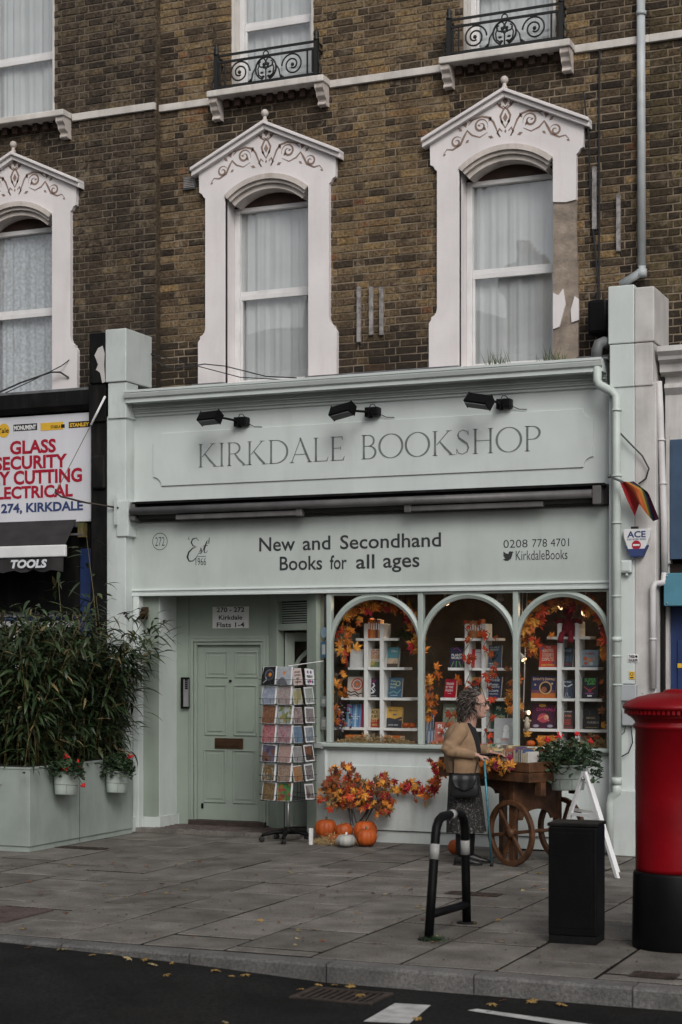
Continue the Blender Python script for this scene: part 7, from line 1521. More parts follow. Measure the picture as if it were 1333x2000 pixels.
# ================================================================== BOOK CART
ca = V((1.87, -1.07, 0)); CR = R(-30)
CT = thing('book_cart', 'brown wooden two wheeled cart piled with second hand books', 'cart', ca, CR)
def plk(B, *a): B.box(*a); return B
tx0, tx1, ty0, ty1, tz0, tz1 = -.92, .27, -.34, .34, .735, .905
for k, (z0, z1) in enumerate(((.735, .815), (.822, .905))):
    mb('wood').box(tx0, tx1, ty0, ty0 + .022, z0, z1).build('plank', None, CT, world=False, bevel=.004); mb('wood').box(tx0, tx1, ty1 - .022, ty1, z0, z1).build('plank', None, CT, world=False, bevel=.004)
    mb('wood').box(tx1 - .024, tx1 + .002, ty0 + .0225, ty1 - .0225, z0 + .001, z1 + .003).build('plank', None, CT, world=False, bevel=.004); mb('wood').box(tx0 - .002, tx0 + .024, ty0 + .0225, ty1 - .0225, z0 + .001, z1).build('plank', None, CT, world=False, bevel=.004)
mb('wood_dark').box(tx0 + .02, tx1 - .02, ty0 + .0225, ty1 - .0225, .735, .826).build('tray_floor', None, CT, world=False)
for y in (-.22, .22): mb('wood').box(tx0 - .16, tx0 + .05, y - .022, y + .022, .80, .85).build('handle', None, CT, world=False, bevel=.008)
for y in (-.2, .2): mb('wood').box(tx1 - .05, tx1 + .03, y - .03, y + .03, .62, .735).build('bracket_block', None, CT, world=False, bevel=.004)
def apron(x0, x1, z0, z1, arch, hw, ab=.0):       # panel with an arched cut-out
    xm = (x0 + x1) / 2; return [(x0, z0), (xm - hw, z0)] + [(xm + hw * math.cos(R(a)), z0 + arch * math.sin(R(a))) for a in range(165, 14, -15)] + [(xm + hw, z0), (x1, z0), (x1, z1), (x0, z1)]
B = mb('wood'); B.T = Matrix.Rotation(R(90), 4, 'Z'); B.prism(apron(-.27, .27, .39, .735, .09, .17), -.012, .012); B.build('end_apron', None, CT, world=False)
B = mb('wood'); B.T = Matrix.Translation((-.72, 0, 0)) @ Matrix.Rotation(R(90), 4, 'Z'); B.prism(apron(-.27, .27, .56, .735, .08, .17), -.012, .012); B.build('end_apron', None, CT, world=False)
for y in (-.265, .265): B = mb('wood_dark'); B.prism(apron(-.70, -.02, .52, .735, .15, .27), y - .01, y + .01); B.build('side_apron', None, CT, world=False)
for x, y in ((-.01, -.262), (-.01, .262)): mb('wood').box(x - .03, x + .03, y - .028, y + .028, .0, .734).build('leg', None, CT, world=False, bevel=.004)
for x, y in ((-.72, -.262), (-.72, .262)): mb('wood').box(x - .03, x + .03, y - .028, y + .028, .0, .734).build('leg', None, CT, world=False, bevel=.004)
mb('wood').tube([(0, -.33, .285), (0, .33, .285)], .016, 10).build('axle', None, CT, world=False)
for y in (-.30, .30):
    q = mb('wood'); M0 = Matrix.Translation((0, y, .285)) @ Matrix.Rotation(R(90), 4, 'X') @ Matrix.Rotation(R(8), 4, 'Z'); q.T = M0
    q.lathe([(.243, -.020), (.285, -.020), (.285, .020), (.243, .020), (.243, -.020)], 44, smooth=False, cap=False); wh_ = q.build('wheel', None, CT, world=False, bevel=.004)
    q = mb('wood'); q.T = M0; q.lathe([(.001, -.035), (.040, -.035), (.045, -.02), (.045, .02), (.040, .035), (.001, .035)], 16); q.build('hub', None, wh_, world=False)
    for i in range(6): q = mb('wood'); q.T = M0 @ Matrix.Rotation(R(60 * i), 4, 'Z'); q.box(.04, .245, -.014, .014, -.012, .012); q.build('spoke', None, wh_, world=False, bevel=.003)
CM = WM[CT.name]
rq = random.Random(9); n = 0
spines = [(.3, .05, .04), (.05, .08, .18), (.10, .04, .16), (.45, .38, .22), (.04, .12, .08), (.4, .25, .1), (.12, .1, .09), (.5, .48, .45), (.25, .1, .06)]
def ordn(i): return (['first', 'second', 'third'] + ['%dth' % k for k in range(4, 21)] + ['21st', '22nd', '23rd'] + ['%dth' % k for k in range(24, 31)] + ['31st', '32nd', '33rd'] + ['%dth' % k for k in range(34, 60)])[i]
cn = ['crimson', 'navy', 'purple', 'cream', 'dark green', 'mustard', 'charcoal', 'white', 'brown']
for r_, y in ((0, -.225), (1, -.02)):
    x = tx0 + .05; j_ = 0
    while x < tx1 - .08 and n < 75:
        w = rq.uniform(.016, .034); h = rq.uniform(.15, .185) + .015 * r_; k = rq.randrange(9)
        last = x > tx1 - .30
        t = thing('book', '%s covered book, %s from the left in the %s row of the cart' % (cn[k], ordn(j_), ('front', 'back')[r_]), 'book', CM @ V((x + w / 2, y, .828)), group='second hand books in the cart', rot=(0, R(rq.uniform(-6, 3)), CR))
        # fore-edge faces out, as in the photo
        mb(colm(spines[k])).box(-w / 2, -w / 2 + .0013, -.065, .065, 0, h).build('front_cover', None, t, world=False); mb(colm(spines[k])).box(w / 2 - .0013, w / 2, -.065, .065, 0, h).build('back_cover', None, t, world=False)
        mb('paper').box(-w / 2 + .0013, w / 2 - .0013, -.063, .062, .003, h - .004).build('pages', None, t, world=False); mb(colm(spines[k])).box(-w / 2, w / 2, .062, .065, 0, h).build('spine', None, t, world=False); x += w + rq.uniform(.001, .004); n += 1; j_ += 1
def cw(x, y, z): return CM @ V((x, y, z))
garland('autumn maple garland along the front edge of the book cart', [cw(-.56, ty0 - .03, .89), cw(-.42, ty0 - .04, .84), cw(-.28, ty0 - .04, .88), cw(-.12, ty0 - .04, .85), cw(.02, ty0 - .03, .90), cw(.10, ty0 - .03, .9)], 46, .062, ['gold', 'amber', 'gold', 'orange', 'crimson', 'gold', 'amber'], 41, .035, dep=.04)
garland('few maple leaves at the left handle of the book cart', [cw(-1.02, ty0 - .02, .88), cw(-.95, ty0 - .03, .84), cw(-.85, ty0 - .03, .85)], 9, .06, ['gold', 'amber', 'red'], 43, .03)
# ================================================================== TRESTLE AND ITS BUCKET
TR = thing('trestle', 'white A shaped trestle carrying the geranium bucket beside the black bin', 'trestle', (2.44, -1.53, 0), R(-34))
def ladder(y, ox=0.):
    for s_ in (-1, 1):
        B = mb('white'); B.T = Matrix.Translation((ox, y, 0)); B.add([(s_ * .005 - .017, -.013, .85), (s_ * .005 + .017, -.013, .85), (s_ * .41 + .019, -.013, 0), (s_ * .41 - .019, -.013, 0), (s_ * .005 - .017, .013, .85), (s_ * .005 + .017, .013, .85), (s_ * .41 + .019, .013, 0), (s_ * .41 - .019, .013, 0)], [(0, 1, 2, 3), (7, 6, 5, 4), (0, 4, 5, 1), (1, 5, 6, 2), (2, 6, 7, 3), (3, 7, 4, 0)], False)
        if y < 0: B.T = Matrix.Translation((ox, y + s_ * .014, 0))
        B.build('leg', None, TR, world=False, bevel=.003)
    mb('white').box(ox - .17, ox + .17, y - .01, y + .01, .47, .495).build('cross_bar', None, TR, world=False)
ladder(-.02); ladder(.26, -.31)
mb('white').tube([(0, 0, .80), (-.31, .26, .80)], .018, 8).build('top_bar', None, TR, world=False); q = mb('chrome'); q.ball((0, -.04, .79), .014, 8, 6); q.build('bolt', None, TR, world=False)
pbk_ = online(1110, (2.1, -1.18), (2.5, -1.18)); zb = EYE - (1543 - YH) * proj((pbk_[0], pbk_[1], 0))[2] / F
bucket('geranium bucket on the white trestle with red flowers and long leaf sprays', (pbk_[0], pbk_[1], zb), R(-20), .185, .125, .215, 620, [(-.05, -.03, .47), (.10, .03, .48), (.27, -.02, .42), (-.15, -.05, .44)], 5, 1.75, -3, .26)
# ================================================================== STREET FURNITURE
bx0, bx1, by0, by1 = 3.135, 3.445, -5.06, -4.80
t = thing('litter_bin', 'matt black rectangular cabinet standing on the pavement left of the pillar box', 'cabinet', ((bx0 + bx1) / 2, (by0 + by1) / 2, 0), R(3))
q = mb('black'); a, b = (bx1 - bx0) / 2, (by1 - by0) / 2; q.box(-a, a, -b, b, .05, .735); q.build('body', None, t, world=False, bevel=.008)
mb('blackmatt').box(-a - .006, a + .006, -b - .006, b + .006, .737, .760).build('lid', None, t, world=False, bevel=.006); mb('blackmatt').box(-a + .003, a - .003, -b + .003, b - .003, 0, .05).build('plinth', None, t, world=False)
mb('black').box(-a + .03, a - .03, -b - .003, -b, .10, .70).build('door_panel', None, t, world=False, bevel=.002)
pbx, pby = 3.905, -4.89
PB = thing('pillar_box', 'red British pillar box with a black base cut off by the right edge', 'pillar box', (pbx, pby, 0))
mb('black').lathe([(.258, 0), (.262, .01), (.258, .30), (.255, .455), (.250, .468), (.243, .474)], 56).build('base', None, PB, world=False)
q = mb('postred'); q.lathe([(.240, .474), (.240, .50), (.241, .9), (.240, 1.355), (.252, 1.362), (.256, 1.375), (.252, 1.388), (.243, 1.394), (.245, 1.405), (.262, 1.425), (.285, 1.44)], 64); q.build('body', None, PB, world=False)
q = mb('postred'); q.lathe([(.285, 1.44), (.292, 1.443), (.292, 1.475), (.318, 1.482), (.322, 1.495), (.318, 1.506), (.29, 1.530), (.23, 1.556), (.15, 1.576), (.07, 1.587), (.06, 1.60), (.03, 1.606), (.001, 1.607)], 64); cp = q.build('cap', None, PB, world=False)
me = mb('postred').box(-.009, .009, -.012, .012, -.012, .012).mesh('tooth')
for i in range(64): a = 2 * math.pi * i / 64; inst('cap_tooth', me, cp, (.298 * math.cos(a), .298 * math.sin(a), 1.464), (0, 0, a + R(90)), world=False)
# cycle stand
f0, f1 = V((2.405, -5.25, 0)), V((2.408, -4.51, 0))
CYS = thing('cycle_stand', 'black tubular cycle stand with white reflective bands', 'cycle stand', (f0 + f1) / 2)
r_ = .030; tz = .765
A0 = f0; A1 = V((2.41, -5.135, tz - .12)); B1 = V((2.41, -4.555, tz - .12)); mid = []
path = [f0, f0.lerp(A1, .5), A1, V((2.41, -5.115, tz - .062)), V((2.41, -5.075, tz - .02)), V((2.41, -5.01, tz)), V((2.41, -4.70, tz)), V((2.41, -4.63, tz - .018)), V((2.41, -4.58, tz - .06)), B1, B1.lerp(f1, .5), f1]
mb('black').tube(path, r_, 14).build('hoop', None, CYS)
c0, c1 = f0.lerp(A1, .24), f1.lerp(B1, .20); mb('black').tube([c0, c1], r_ * .92, 12).build('cross_rail', None, CYS)
for a, b in ((f0.lerp(A1, .78), f0.lerp(A1, .93)), (f1.lerp(B1, .73), f1.lerp(B1, .88)), (V((2.41, -4.86, tz)), V((2.41, -4.79, tz)))): mb('band').tube([a, b], r_ * 1.04, 14).build('white_band', None, CYS)
for p in (f0, f1): q = mb('blackmatt'); q.lathe([(.07, 0), (.07, .006), (.034, .012)], 18, p); q.build('foot_plate', None, CYS)
q = mb('gerleaf'); rq = random.Random(8)
for i in range(160): p = f0 + V((rq.gauss(.04, .04), rq.gauss(-.01, .035), 0)); d = V((rq.gauss(0, .02), rq.gauss(0, .02), rq.uniform(.012, .04))); q.add([p, p + V((.006, 0, 0)), p + d], [(0, 1, 2)], False)
tag(centre(q.build('moss_tuft')), 'small tuft of moss and weeds at the foot of the cycle stand', 'moss', kind='stuff')
for k, (px, n) in enumerate(((967, 34), (1078, 40))):
    q = mb('leafpale'); p0_ = at(px, 692 if px < 1000 else 690, -.1); rq = random.Random(k)
    for i in range(n): p = V((p0_.x + rq.gauss(0, .06), -.12 + rq.uniform(-.05, .1), 4.548)); d = V((rq.gauss(0, .04), 0, rq.uniform(.05, .19))); q.add([p, p + V((.007, 0, 0)), p + d * .6 + V((.004, 0, 0)), p + d], [(0, 1, 2), (0, 2, 3)], False)
    tag(centre(q.build('weeds')), ['sparse weeds growing on the cornice below the left of the right window', 'sparse weeds growing on the cornice below the right of the right window'][k], 'weeds', kind='stuff')
# ================================================================== FALLEN LEAVES
rq = random.Random(23); spots = [(1003, 1690), (985, 1700), (1020, 1702), (1040, 1698), (1012, 1710), (995, 1712), (1028, 1690), (1052, 1706), (1045, 1732), (1062, 1738), (1015, 1758), (1010, 1768), (1042, 1750), (960, 1767), (970, 1800), (882, 1805), (930, 1805), (1040, 1772)]
spots += [(rq.uniform(20, 1050), rq.uniform(1675, 1850)) for _ in range(58)]
road_sp = [(218, 1863), (178, 1866), (255, 1873), (280, 1876), (296, 1884), (333, 1882), (322, 1905), (452, 1906), (478, 1905), (52, 1852), (125, 1854), (420, 1895), (625, 1925), (590, 1932), (655, 1924), (688, 1928), (980, 1955), (1040, 1958), (1100, 1964), (700, 1945), (960, 1962), (820, 1990), (445, 1998)]
for k, (px, py) in enumerate(spots + road_sp):
    rd = k >= len(spots); p = gd(px, py, -.06 if rd else 0); z = (-upstand(p.x) + .004) if rd else .006
    if rd: p = gd(px, py, z)
    if not rd and (p.y < -6.1 or p.y > -.1): continue
    s_ = rq.uniform(.022, .042) if not rd else rq.uniform(.03, .06); c = rq.choice(['dull', 'dull', 'brown', 'umber', 'pale', 'brown', 'pale'] if not rd else ['dull', 'pale', 'pale', 'dull', 'brown'])
    LEAFCOL.update(pale=(.30, .24, .12), dull=(.27, .17, .05), umber=(.09, .04, .022))
    o = inst('fallen_leaf', maple(c, rq.randrange(4)), None, (p.x, p.y, z + s_ * .12), (R(-78 + rq.uniform(-14, 14)), R(rq.uniform(-12, 12)), rq.uniform(0, 6.28)), scale=(s_,) * 3)
    cw_ = {'gold': 'golden', 'amber': 'amber', 'brown': 'brown', 'deep': 'dark red', 'dull': 'dull yellow', 'umber': 'dark brown', 'pale': 'pale beige'}[c]; sz_ = 'small' if s_ < (.045 if rd else .032) else 'larger'
    if rd: zn = 'near the gully grate' if p.x > 1.9 else 'along the dropped kerb' if p.x < .7 else 'along the middle of the kerb'
    else: zn = ('near the shopfront' if p.y > -1.6 else 'halfway to the kerb' if p.y > -4 else 'near the kerb') + (' towards the planter' if p.x < -.4 else ' towards the cart' if p.x > 1.2 else ' in line with the spinner' if p.x < .6 else ' below the pumpkins')
    tag(o, '%s %s leaf %s %s' % (sz_, cw_, 'in the road' if rd else 'on the paving', zn), 'fallen leaf', 'fallen leaves in the road' if rd else 'fallen leaves on the pavement')

q = MB(); rq = random.Random(77)
for i in range(900):
    p = gd(rq.uniform(-40, 1300), rq.uniform(1660, 1850) if rq.random() < .85 else rq.uniform(1850, 1900))
    if p.y > -.02 or p.y < -6.1: continue
    r_ = rq.uniform(.004, .013); a = rq.uniform(0, 6.28); q.use(rq.choice([leafm('umber'), leafm('umber'), leafm('brown'), M_['joint'], leafm('dull')]))
    q.add([(p.x + r_ * math.cos(a), p.y + r_ * math.sin(a), .006), (p.x + r_ * math.cos(a + 1.9), p.y + r_ * .8 * math.sin(a + 1.9), .010), (p.x + r_ * math.cos(a + 3.3), p.y + r_ * math.sin(a + 3.3), .006), (p.x + r_ * .5 * math.cos(a + 4.6), p.y + r_ * math.sin(a + 4.6), .009)], [(0, 1, 2, 3)], False)
tag(centre(q.build('leaf_litter')), 'tiny crumbs of leaf and grit strewn over the paving', 'leaf litter', kind='stuff')
# ================================================================== THE WOMAN
M_['skin'] = mat('pale_ageing_skin', (.46, .27, .21), .5, var=.1, scale=30, bump=.1)
M_['cardigan'] = mat('camel_wool', (.31, .20, .118), .9, var=.12, scale=12, fine=220, bump=.5)
M_['blacktop'] = mat('black_jersey', (.012, .012, .014), .85, var=.1, bump=.2)
M_['tights'] = mat('black_tights', (.010, .010, .011), .7, var=.1, bump=.1)
M_['shoe'] = mat('black_leather_shoe', (.012, .011, .011), .4, var=.2, bump=.15)
M_['hair1'] = mat('dark_grey_brown_hair', (.05, .037, .03), .6, var=.3, scale=40, bump=.3)
M_['hair2'] = mat('grey_hair', (.15, .125, .11), .6, var=.3, scale=40, bump=.3)
M_['lip'] = mat('faded_lip', (.30, .12, .11), .5, bump=0)
M_['bagleather'] = mat('black_bag_leather', (.016, .016, .018), .42, var=.2, scale=9, bump=.3, fine=90)
M_['cane'] = mat('turquoise_cane_metal', (.05, .20, .25), .3, metal=.3, var=.1, bump=0)
sk = bpy.data.materials.new('flecked_tweed'); sk.use_nodes = True; nt = sk.node_tree; b_ = nt.nodes['Principled BSDF']
vo = nt.nodes.new('ShaderNodeTexNoise'); vo.inputs['Scale'].default_value = 75; vo.inputs['Detail'].default_value = 2; ge = nt.nodes.new('ShaderNodeNewGeometry'); nt.links.new(ge.outputs['Position'], vo.inputs['Vector'])
rp = nt.nodes.new('ShaderNodeValToRGB'); rp.color_ramp.elements[0].position = .55; rp.color_ramp.elements[1].position = .7; rp.color_ramp.elements[0].color = (.012, .012, .012, 1); rp.color_ramp.elements[1].color = (.16, .148, .135, 1)
nt.links.new(vo.outputs[0], rp.inputs[0]); nt.links.new(rp.outputs[0], b_.inputs['Base Color']); b_.inputs['Roughness'].default_value = .95; M_['tweed'] = sk
gw = gd(922, 1690); WP = V((1.29, -1.36, 0))
WO = thing('person', 'grey curly haired woman in a camel cardigan and flecked dark skirt browsing the cart', 'person', WP, R(12))
def ell(c, rx, ry, n=20, rot=0., tilt=0., pw=1.):
    out = []
    for i in range(n):
        a = 2 * math.pi * i / n; x, y = math.cos(a) * rx, math.sin(a) * ry; x, y = x * math.cos(rot) - y * math.sin(rot), x * math.sin(rot) + y * math.cos(rot)
        out.append((c[0] + x, c[1] + y, c[2] + x * tilt))
    return out
def remesh(o, vs, sm=4):
    r_ = o.modifiers.new('join', 'REMESH'); r_.mode = 'VOXEL'; r_.voxel_size = vs; r_.use_smooth_shade = True
    s_ = o.modifiers.new('soft', 'SMOOTH'); s_.factor = .5; s_.iterations = sm
# --- body: head, neck, trunk, arms, hands, legs in one continuous surface
B = mb('skin')
# head: horizontal slices; x forward.  (z, back, front, halfwidth)
hx, hz = .098, 1.30
sl_ = [(.205, -.02, .03, .02), (.195, -.06, .065, .052), (.17, -.082, .088, .066), (.14, -.09, .098, .073), (.115, -.09, .100, .075), (.095, -.088, .094, .074), (.075, -.082, .098, .071), (.055, -.07, .098, .067), (.035, -.05, .100, .061), (.02, -.035, .095, .055), (.0, -.015, .096, .044), (-.015, .01, .088, .03), (-.022, .03, .07, .018)]
rings = []
for z, bk, fr, hw in sl_[::-1]:
    cx_, rx = (bk + fr) / 2, (fr - bk) / 2; ring = []
    for i in range(24):
        a = 2 * math.pi * i / 24; ring.append((hx + cx_ + rx * math.cos(a), hw * math.sin(a) * (1 if math.cos(a) < .3 else 1 - .12 * (math.cos(a) - .3)), hz + z - .05 * (cx_ + rx * math.cos(a))))
    rings.append(ring)
B.loft(rings)
B.tube([(hx + .098, 0, hz + .108), (hx + .112, 0, hz + .082), (hx + .126, 0, hz + .062), (hx + .118, 0, hz + .052), (hx + .09, 0, hz + .05)], [.008, .011, .0135, .012, .010], 10)     # nose
for s_ in (-1, 1): B.ball((hx + .108, s_ * .011, hz + .055), (.010, .009, .008), 8, 6); B.tube([(hx + .093, s_ * .012, hz + .118), (hx + .092, s_ * .045, hz + .118)], .008, 6); B.ball((hx + .0, s_ * .072, hz + .075), (.018, .010, .03), 8, 6)
B.ball((hx + .096, 0, hz + .030), (.012, .022, .007), 8, 6); B.ball((hx + .092, 0, hz + .018), (.012, .020, .007), 8, 6); B.ball((hx + .088, 0, hz - .006), (.014, .016, .012), 8, 6)
B.tube([(hx - .005, 0, hz + .05), (hx - .025, 0, hz - .03), (hx - .045, 0, hz - .10)], [.052, .050, .062], 16)       # neck
B.loft([ell((.02, 0, .76), .10, .15), ell((.015, 0, .9), .10, .145), ell((.02, 0, 1.02), .105, .155), ell((.015, 0, 1.12), .09, .14), ell((.02, 0, 1.17), .07, .10), ell((.035, 0, 1.22), .05, .06)])
ARM = {-1: [(.0, -.165, 1.155), (-.055, -.20, 1.07), (-.105, -.215, 1.005), (.0, -.215, .985), (.135, -.175, .965)], 1: [(.01, .165, 1.155), (-.0, .195, 1.08), (.02, .20, 1.01), (.12, .15, .985), (.245, .06, .972)]}
for s_, P in ARM.items(): B.tube(P, [.040, .040, .038, .034, .024], 12)
def hand(o, fwd, up, side, curl, thumb):
    f, u = V(fwd).normalized(), V(up).normalized(); w = f.cross(u).normalized() * side
    o = V(o); B.loft([[o + f * t + w * (a * math.cos(q)) + u * (b * math.sin(q)) for q in [2 * math.pi * i / 12 for i in range(12)]] for t, a, b in ((-.02, .020, .017), (.01, .027, .015), (.05, .034, .013), (.075, .034, .011), (.082, .028, .008))])
    for i, (off, l, r_) in enumerate(((-.026, .062, .0085), (-.009, .070, .009), (.009, .066, .0088), (.026, .050, .0078))):
        p = o + f * .070 + w * off; pts = [p - f * .02, p]; d = f
        for k, part in enumerate((.45, .32, .23)):
            an = curl * (.6 + .5 * k); d = (f * math.cos(an * (k + 1) * .5) - u * math.sin(an * (k + 1) * .5)).normalized(); p = p + d * l * part; pts.append(p)
        B.tube(pts, [r_, r_, r_ * .95, r_ * .9, r_ * .75], 8)
    p = o + f * .015 + w * (-.026 * thumb); d1 = (f * .7 - w * .75 * thumb - u * .3).normalized(); d2 = (f * .85 - u * .55 - w * .1 * thumb).normalized(); B.tube([p - d1 * .01, p + d1 * .032, p + d1 * .032 + d2 * .03], [.012, .0105, .008], 8)
hand((.150, -.170, .962), (.93, .25, -.20), (.15, -.25, .95), 1, 1.35, -1)     # near hand closed on the stick's handle
hand((.262, .045, .968), (.97, -.22, -.12), (.1, .15, .98), 1, .5, 1)          # far hand reaching for the books
LEG = {-1: [(.015, -.065, .72), (.02, -.07, .42), (.005, -.07, .36), (.0, -.07, .22), (.0, -.07, .07)], 1: [(.035, .065, .72), (.05, .07, .42), (.04, .07, .36), (.045, .075, .22), (.05, .08, .07)]}
for s_, P in LEG.items(): B.tube(P, [.075, .055, .052, .050, .034], 12)
body = B.build('body', None, WO, world=False); remesh(body, .0062, 3)
B = mb('tights')
for s_, P in LEG.items(): B.tube([P[0]] + P[1:], [.078, .058, .055, .053, .037], 14)
B.build('tights', None, WO, world=False)
for s_, x0, y0, an in ((-1, .0, -.072, -4), (1, .055, .08, 6)):
    B = mb('shoe'); B.T = Matrix.Translation((x0, y0, 0)) @ Matrix.Rotation(R(an), 4, 'Z')
    rr_ = [[(x, hw * math.cos(2 * math.pi * i / 14), max(.0, zc + hh * math.sin(2 * math.pi * i / 14))) for i in range(14)] for x, hw, zc, hh in ((-.068, .018, .03, .03), (-.058, .032, .035, .04), (-.02, .038, .045, .05), (.03, .038, .042, .045), (.08, .043, .032, .034), (.13, .042, .024, .026), (.165, .030, .02, .02), (.18, .012, .017, .013))]
    B.loft(rr_); sh = B.build('shoe', None, WO, world=False)
    B = mb('rubber'); B.T = Matrix.Translation((x0, y0, 0)) @ Matrix.Rotation(R(an), 4, 'Z'); B.plan([(-.07, -.03), (-.04, -.04), (.08, -.045), (.15, -.04), (.185, 0), (.15, .04), (.08, .045), (-.04, .04), (-.07, .03)], 0, .014); B.build('sole', None, sh, world=False)
# --- black top showing between the cardigan fronts
B = mb('blacktop'); B.loft([ell((.045, 0, .90), .105, .13), ell((.05, 0, 1.0), .108, .13), ell((.045, 0, 1.10), .098, .125), ell((.035, 0, 1.17), .085, .11), ell((.03, 0, 1.215), .07, .085), ell((.035, 0, 1.235), .062, .068)]); B.build('black_top', None, WO, world=False)
# --- skirt with soft folds
B = mb('tweed'); rings = []
for z, rx, ry, cx_, am in ((.86, .118, .165, .015, .0), (.80, .128, .178, .012, .004), (.70, .138, .19, .012, .008), (.55, .15, .20, .018, .013), (.40, .16, .212, .022, .017), (.285, .168, .22, .028, .020)):
    n = 64; ring = []
    for i in range(n): a = 2 * math.pi * i / n; k = 1 + am * 4 * math.sin(a * 9 + 1.3 * math.sin(a * 2)) * .6 + am * math.sin(a * 17); ring.append((cx_ + rx * k * math.cos(a), ry * k * math.sin(a), z + .006 * math.sin(a * 5) * (z < .3)))
    rings.append(ring)
B.loft(rings[::-1], cap=False); B.build('skirt', None, WO, world=False)
# --- cardigan: trunk shell open in front, sleeves, hem and cuffs
B = mb('cardigan')
def shell(z, rx, ry, cx_, gap, n=40, lean=0.):
    out = []; 
    for i in range(n): a = R(gap) + (2 * math.pi - 2 * R(gap)) * i / (n - 1); out.append(V((cx_ + rx * math.cos(a), ry * math.sin(a), z)))
    return out
secs = [(.815, .145, .182, .012, 20), (.86, .155, .192, .008, 22), (.93, .155, .194, .002, 27), (1.0, .152, .195, -.004, 31), (1.08, .148, .198, -.010, 35), (1.14, .132, .195, -.014, 39), (1.185, .108, .168, -.010, 44), (1.215, .078, .12, .004, 54), (1.235, .068, .085, .01, 60)]
outer = [shell(*s_) for s_ in secs]; n = 40
vs = [p for r_ in outer for p in r_]; fs = [(i * n + j, i * n + j + 1, (i + 1) * n + j + 1, (i + 1) * n + j) for i in range(len(outer) - 1) for j in range(n - 1)]
B.add(vs, fs, True)
cg = B.build('cardigan', None, WO, world=False); so = cg.modifiers.new('cloth', 'SOLIDIFY'); so.thickness = .012; so.offset = 1; sb_ = cg.modifiers.new('soft', 'SUBSURF'); sb_.levels = 1; sb_.render_levels = 1
B = mb('cardigan')
for s_, P in ARM.items():
    Q = [V(p) for p in P]; a = [V((Q[0].x, Q[0].y * .80, Q[0].z + .012)), Q[0], Q[1], Q[2], (Q[2] + Q[3]) / 2, Q[3], Q[4] - (Q[4] - Q[3]).normalized() * .012]
    dense = []; 
    for i in range(len(a) - 1):
        for k in range(4): dense.append(a[i].lerp(a[i + 1], k / 4))
    dense.append(a[-1]); rs = []
    for i in range(len(dense)):
        u = i / (len(dense) - 1); rs.append((.076 * (1 - u) + .044 * u) + .0035 * math.sin(i * 2.1) * (1 if .25 < u < .9 else 0) + (.008 if .38 < u < .52 else 0))
    B = mb('cardigan'); B.tube(dense, rs, 14); sv = B.build('sleeve', None, cg, world=False); remesh(sv, .008, 6)
B = mb('cardigan')
rim = [shell(z, rx + .010, ry + .010, cx_, gp) for z, rx, ry, cx_, gp in ((.805, .145, .182, .012, 20), (.84, .150, .188, .010, 21))]
B.add(rim[0] + rim[1], [(j, j + 1, j + 1 + n, j + n) for j in range(n - 1)], True); B.build('hem_rib', None, cg, world=False)
# --- hair: a loose cap of curls
rq = random.Random(12); hc = V((hx - .018, 0, hz + .125))
B = mb('hair1'); B.ball(hc + V((-.008, 0, -.003)), (.092, .090, .094), 20, 14); B.ball(hc + V((-.032, 0, -.06)), (.064, .08, .07), 16, 10); hr = B.build('hair', None, WO, world=False)
CB = [mb('hair1'), mb('hair2')]
for i in range(420):
    th, ph = math.acos(rq.uniform(-.55, 1)), rq.uniform(0, 6.283); d = V((math.sin(th) * math.cos(ph), math.sin(th) * math.sin(ph), math.cos(th)))
    if d.x > .55 and d.z < .55: continue
    if d.x > .35 and d.z < .1: continue
    p = hc + V((d.x * .084 - .008, d.y * .084, d.z * .088 - (.03 if d.z < -.2 else 0))); L_ = rq.uniform(.07, .125); t1 = d.cross(V((0, 0, 1))).normalized() if abs(d.z) < .98 else V((0, 1, 0)); ph0 = rq.uniform(0, 6.28); am = rq.uniform(.007, .016); wv = rq.uniform(1.2, 2.2); sw = rq.gauss(0, .35)
    pts = []
    for k in range(11):
        u = k / 10; out = d * (.030 * math.sin(min(1., u * 1.3) * 2.2)); fall = V((0, 0, -1)) * (L_ * u * u * .95) + V((-.12, 0, .08)) * (L_ * .5 * u) + t1 * (sw * L_ * u)
        pts.append(p + out + fall + t1 * (am * math.sin(ph0 + wv * 6.283 * u)) + d * (am * math.cos(ph0 + wv * 6.283 * u)))
    CB[1 if rq.random() < .38 else 0].tube(pts, [.0068 * (1 - .75 * (k / 10) ** 1.5) for k in range(11)], 6, False)
for q in CB: q.build('curls', None, hr, world=False)
# --- spectacles, lips, eyes
B = mb('blackink')
for s_ in (-1, 1):
    B.tube([(hx + .107, s_ * .033 + .019 * math.cos(R(a)), hz + .098 + .016 * math.sin(R(a))) for a in range(0, 361, 24)], .0032, 6, False)
    B.tube([(hx + .105, s_ * .052, hz + .102), (hx + .06, s_ * .071, hz + .104), (hx + .0, s_ * .076, hz + .10)], .003, 6)
B.tube([(hx + .108, -.014, hz + .100), (hx + .112, 0, hz + .103), (hx + .108, .014, hz + .100)], .003, 6); B.build('spectacles', None, WO, world=False)
B = mb('whiteink')
for s_ in (-1, 1): B.ball((hx + .088, s_ * .032, hz + .098), .0105, 10, 7)
ey = B.build('eyes', None, WO, world=False); B = mb('blackink')
for s_ in (-1, 1): B.ball((hx + .0955, s_ * .032, hz + .098), .0048, 8, 6)
B.build('pupils', None, ey, world=False)
B = mb('lip'); B.tube([(hx + .094, -.018, hz + .024), (hx + .1075, -.006, hz + .026), (hx + .1085, 0, hz + .0255), (hx + .1075, .006, hz + .026), (hx + .094, .018, hz + .024)], [.002, .0042, .0045, .0042, .002], 6); B.build('lips', None, WO, world=False)
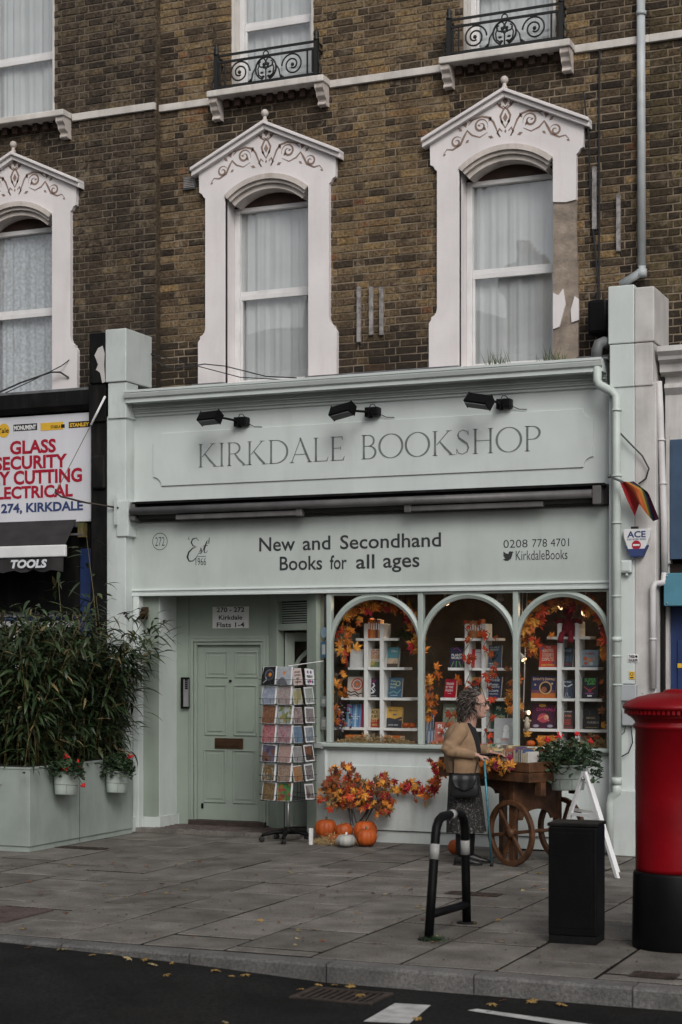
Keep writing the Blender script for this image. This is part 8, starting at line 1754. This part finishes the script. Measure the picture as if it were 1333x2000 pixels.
# --- her shoulder bag and walking stick are things of their own
wm = WM[WO.name]; bc = wm @ V((.045, -.235, .60))
BG = thing('shoulder_bag', 'black leather shoulder bag hanging at the woman\'s hip', 'bag', bc, R(12))
rings = []
for z, a, b in ((0, .06, .02), (.004, .115, .035), (.03, .13, .045), (.09, .128, .047), (.15, .118, .040), (.19, .108, .030), (.20, .09, .02)):
    rings.append([(a * (abs(math.cos(q)) ** .55) * (1 if math.cos(q) > 0 else -1), b * (abs(math.sin(q)) ** .8) * (1 if math.sin(q) > 0 else -1), z) for q in [2 * math.pi * i / 28 for i in range(28)]])
mb('bagleather').loft(rings).build('body', None, BG, world=False)
fl_ = []; 
for k in range(7):
    z = .205 - .115 * k / 6; wv = .106 * (1 - .10 * max(0, k - 3)) ; fl_.append([( -wv + 2 * wv * i / 14, -.030 - .022 * min(1, k / 2.) - .004 * math.cos(i), z - (.03 * (1 - ((i - 7) / 7) ** 2) if k > 3 else 0)) for i in range(15)])
B = mb('bagleather'); B.add([p for r_ in fl_ for p in r_], [(i * 15 + j, i * 15 + j + 1, (i + 1) * 15 + j + 1, (i + 1) * 15 + j) for i in range(6) for j in range(14)], True); f_ = B.build('flap', None, BG, world=False); so = f_.modifiers.new('t', 'SOLIDIFY'); so.thickness = .005
B = mb('bagleather'); B.T = None
bm_ = WM[BG.name].inverted() @ wm
B.tube([bm_ @ V(p) for p in ((-.055, -.235, .79), (-.055, -.225, .95), (-.04, -.20, 1.10), (-.02, -.14, 1.225), (-.01, -.05, 1.25), (.03, .06, 1.235), (.10, .14, 1.15), (.14, .05, .98), (.14, -.18, .86), (.13, -.235, .79))], .006, 6); B.build('strap', None, BG, world=False)
top_ = wm @ V((.205, -.165, .955)); ft = wm @ V((.265, -.12, 0)); ft.z = 0
ST = thing('walking_stick', 'turquoise metal walking stick held in the woman\'s near hand', 'walking stick', ft)
mb('cane').tube([ft + V((0, 0, .03)), ft.lerp(top_, .5), top_ + V((0, 0, -.02))], [.009, .0095, .011], 10).build('shaft', None, ST)
for u in (.42, .60, .8): p = ft.lerp(top_, u); mb('cane').tube([p, p + V((0, 0, .012))], .0125, 10).build('collar', None, ST)
mb('rubber').tube([ft, ft + V((0, 0, .045))], [.018, .013], 10).build('rubber_tip', None, ST)
mb('black').tube([wm @ V(p) for p in ((.165, -.175, .962), (.20, -.165, .960), (.25, -.15, .968), (.30, -.135, .962))], [.011, .013, .013, .010], 8).build('handle', None, ST)
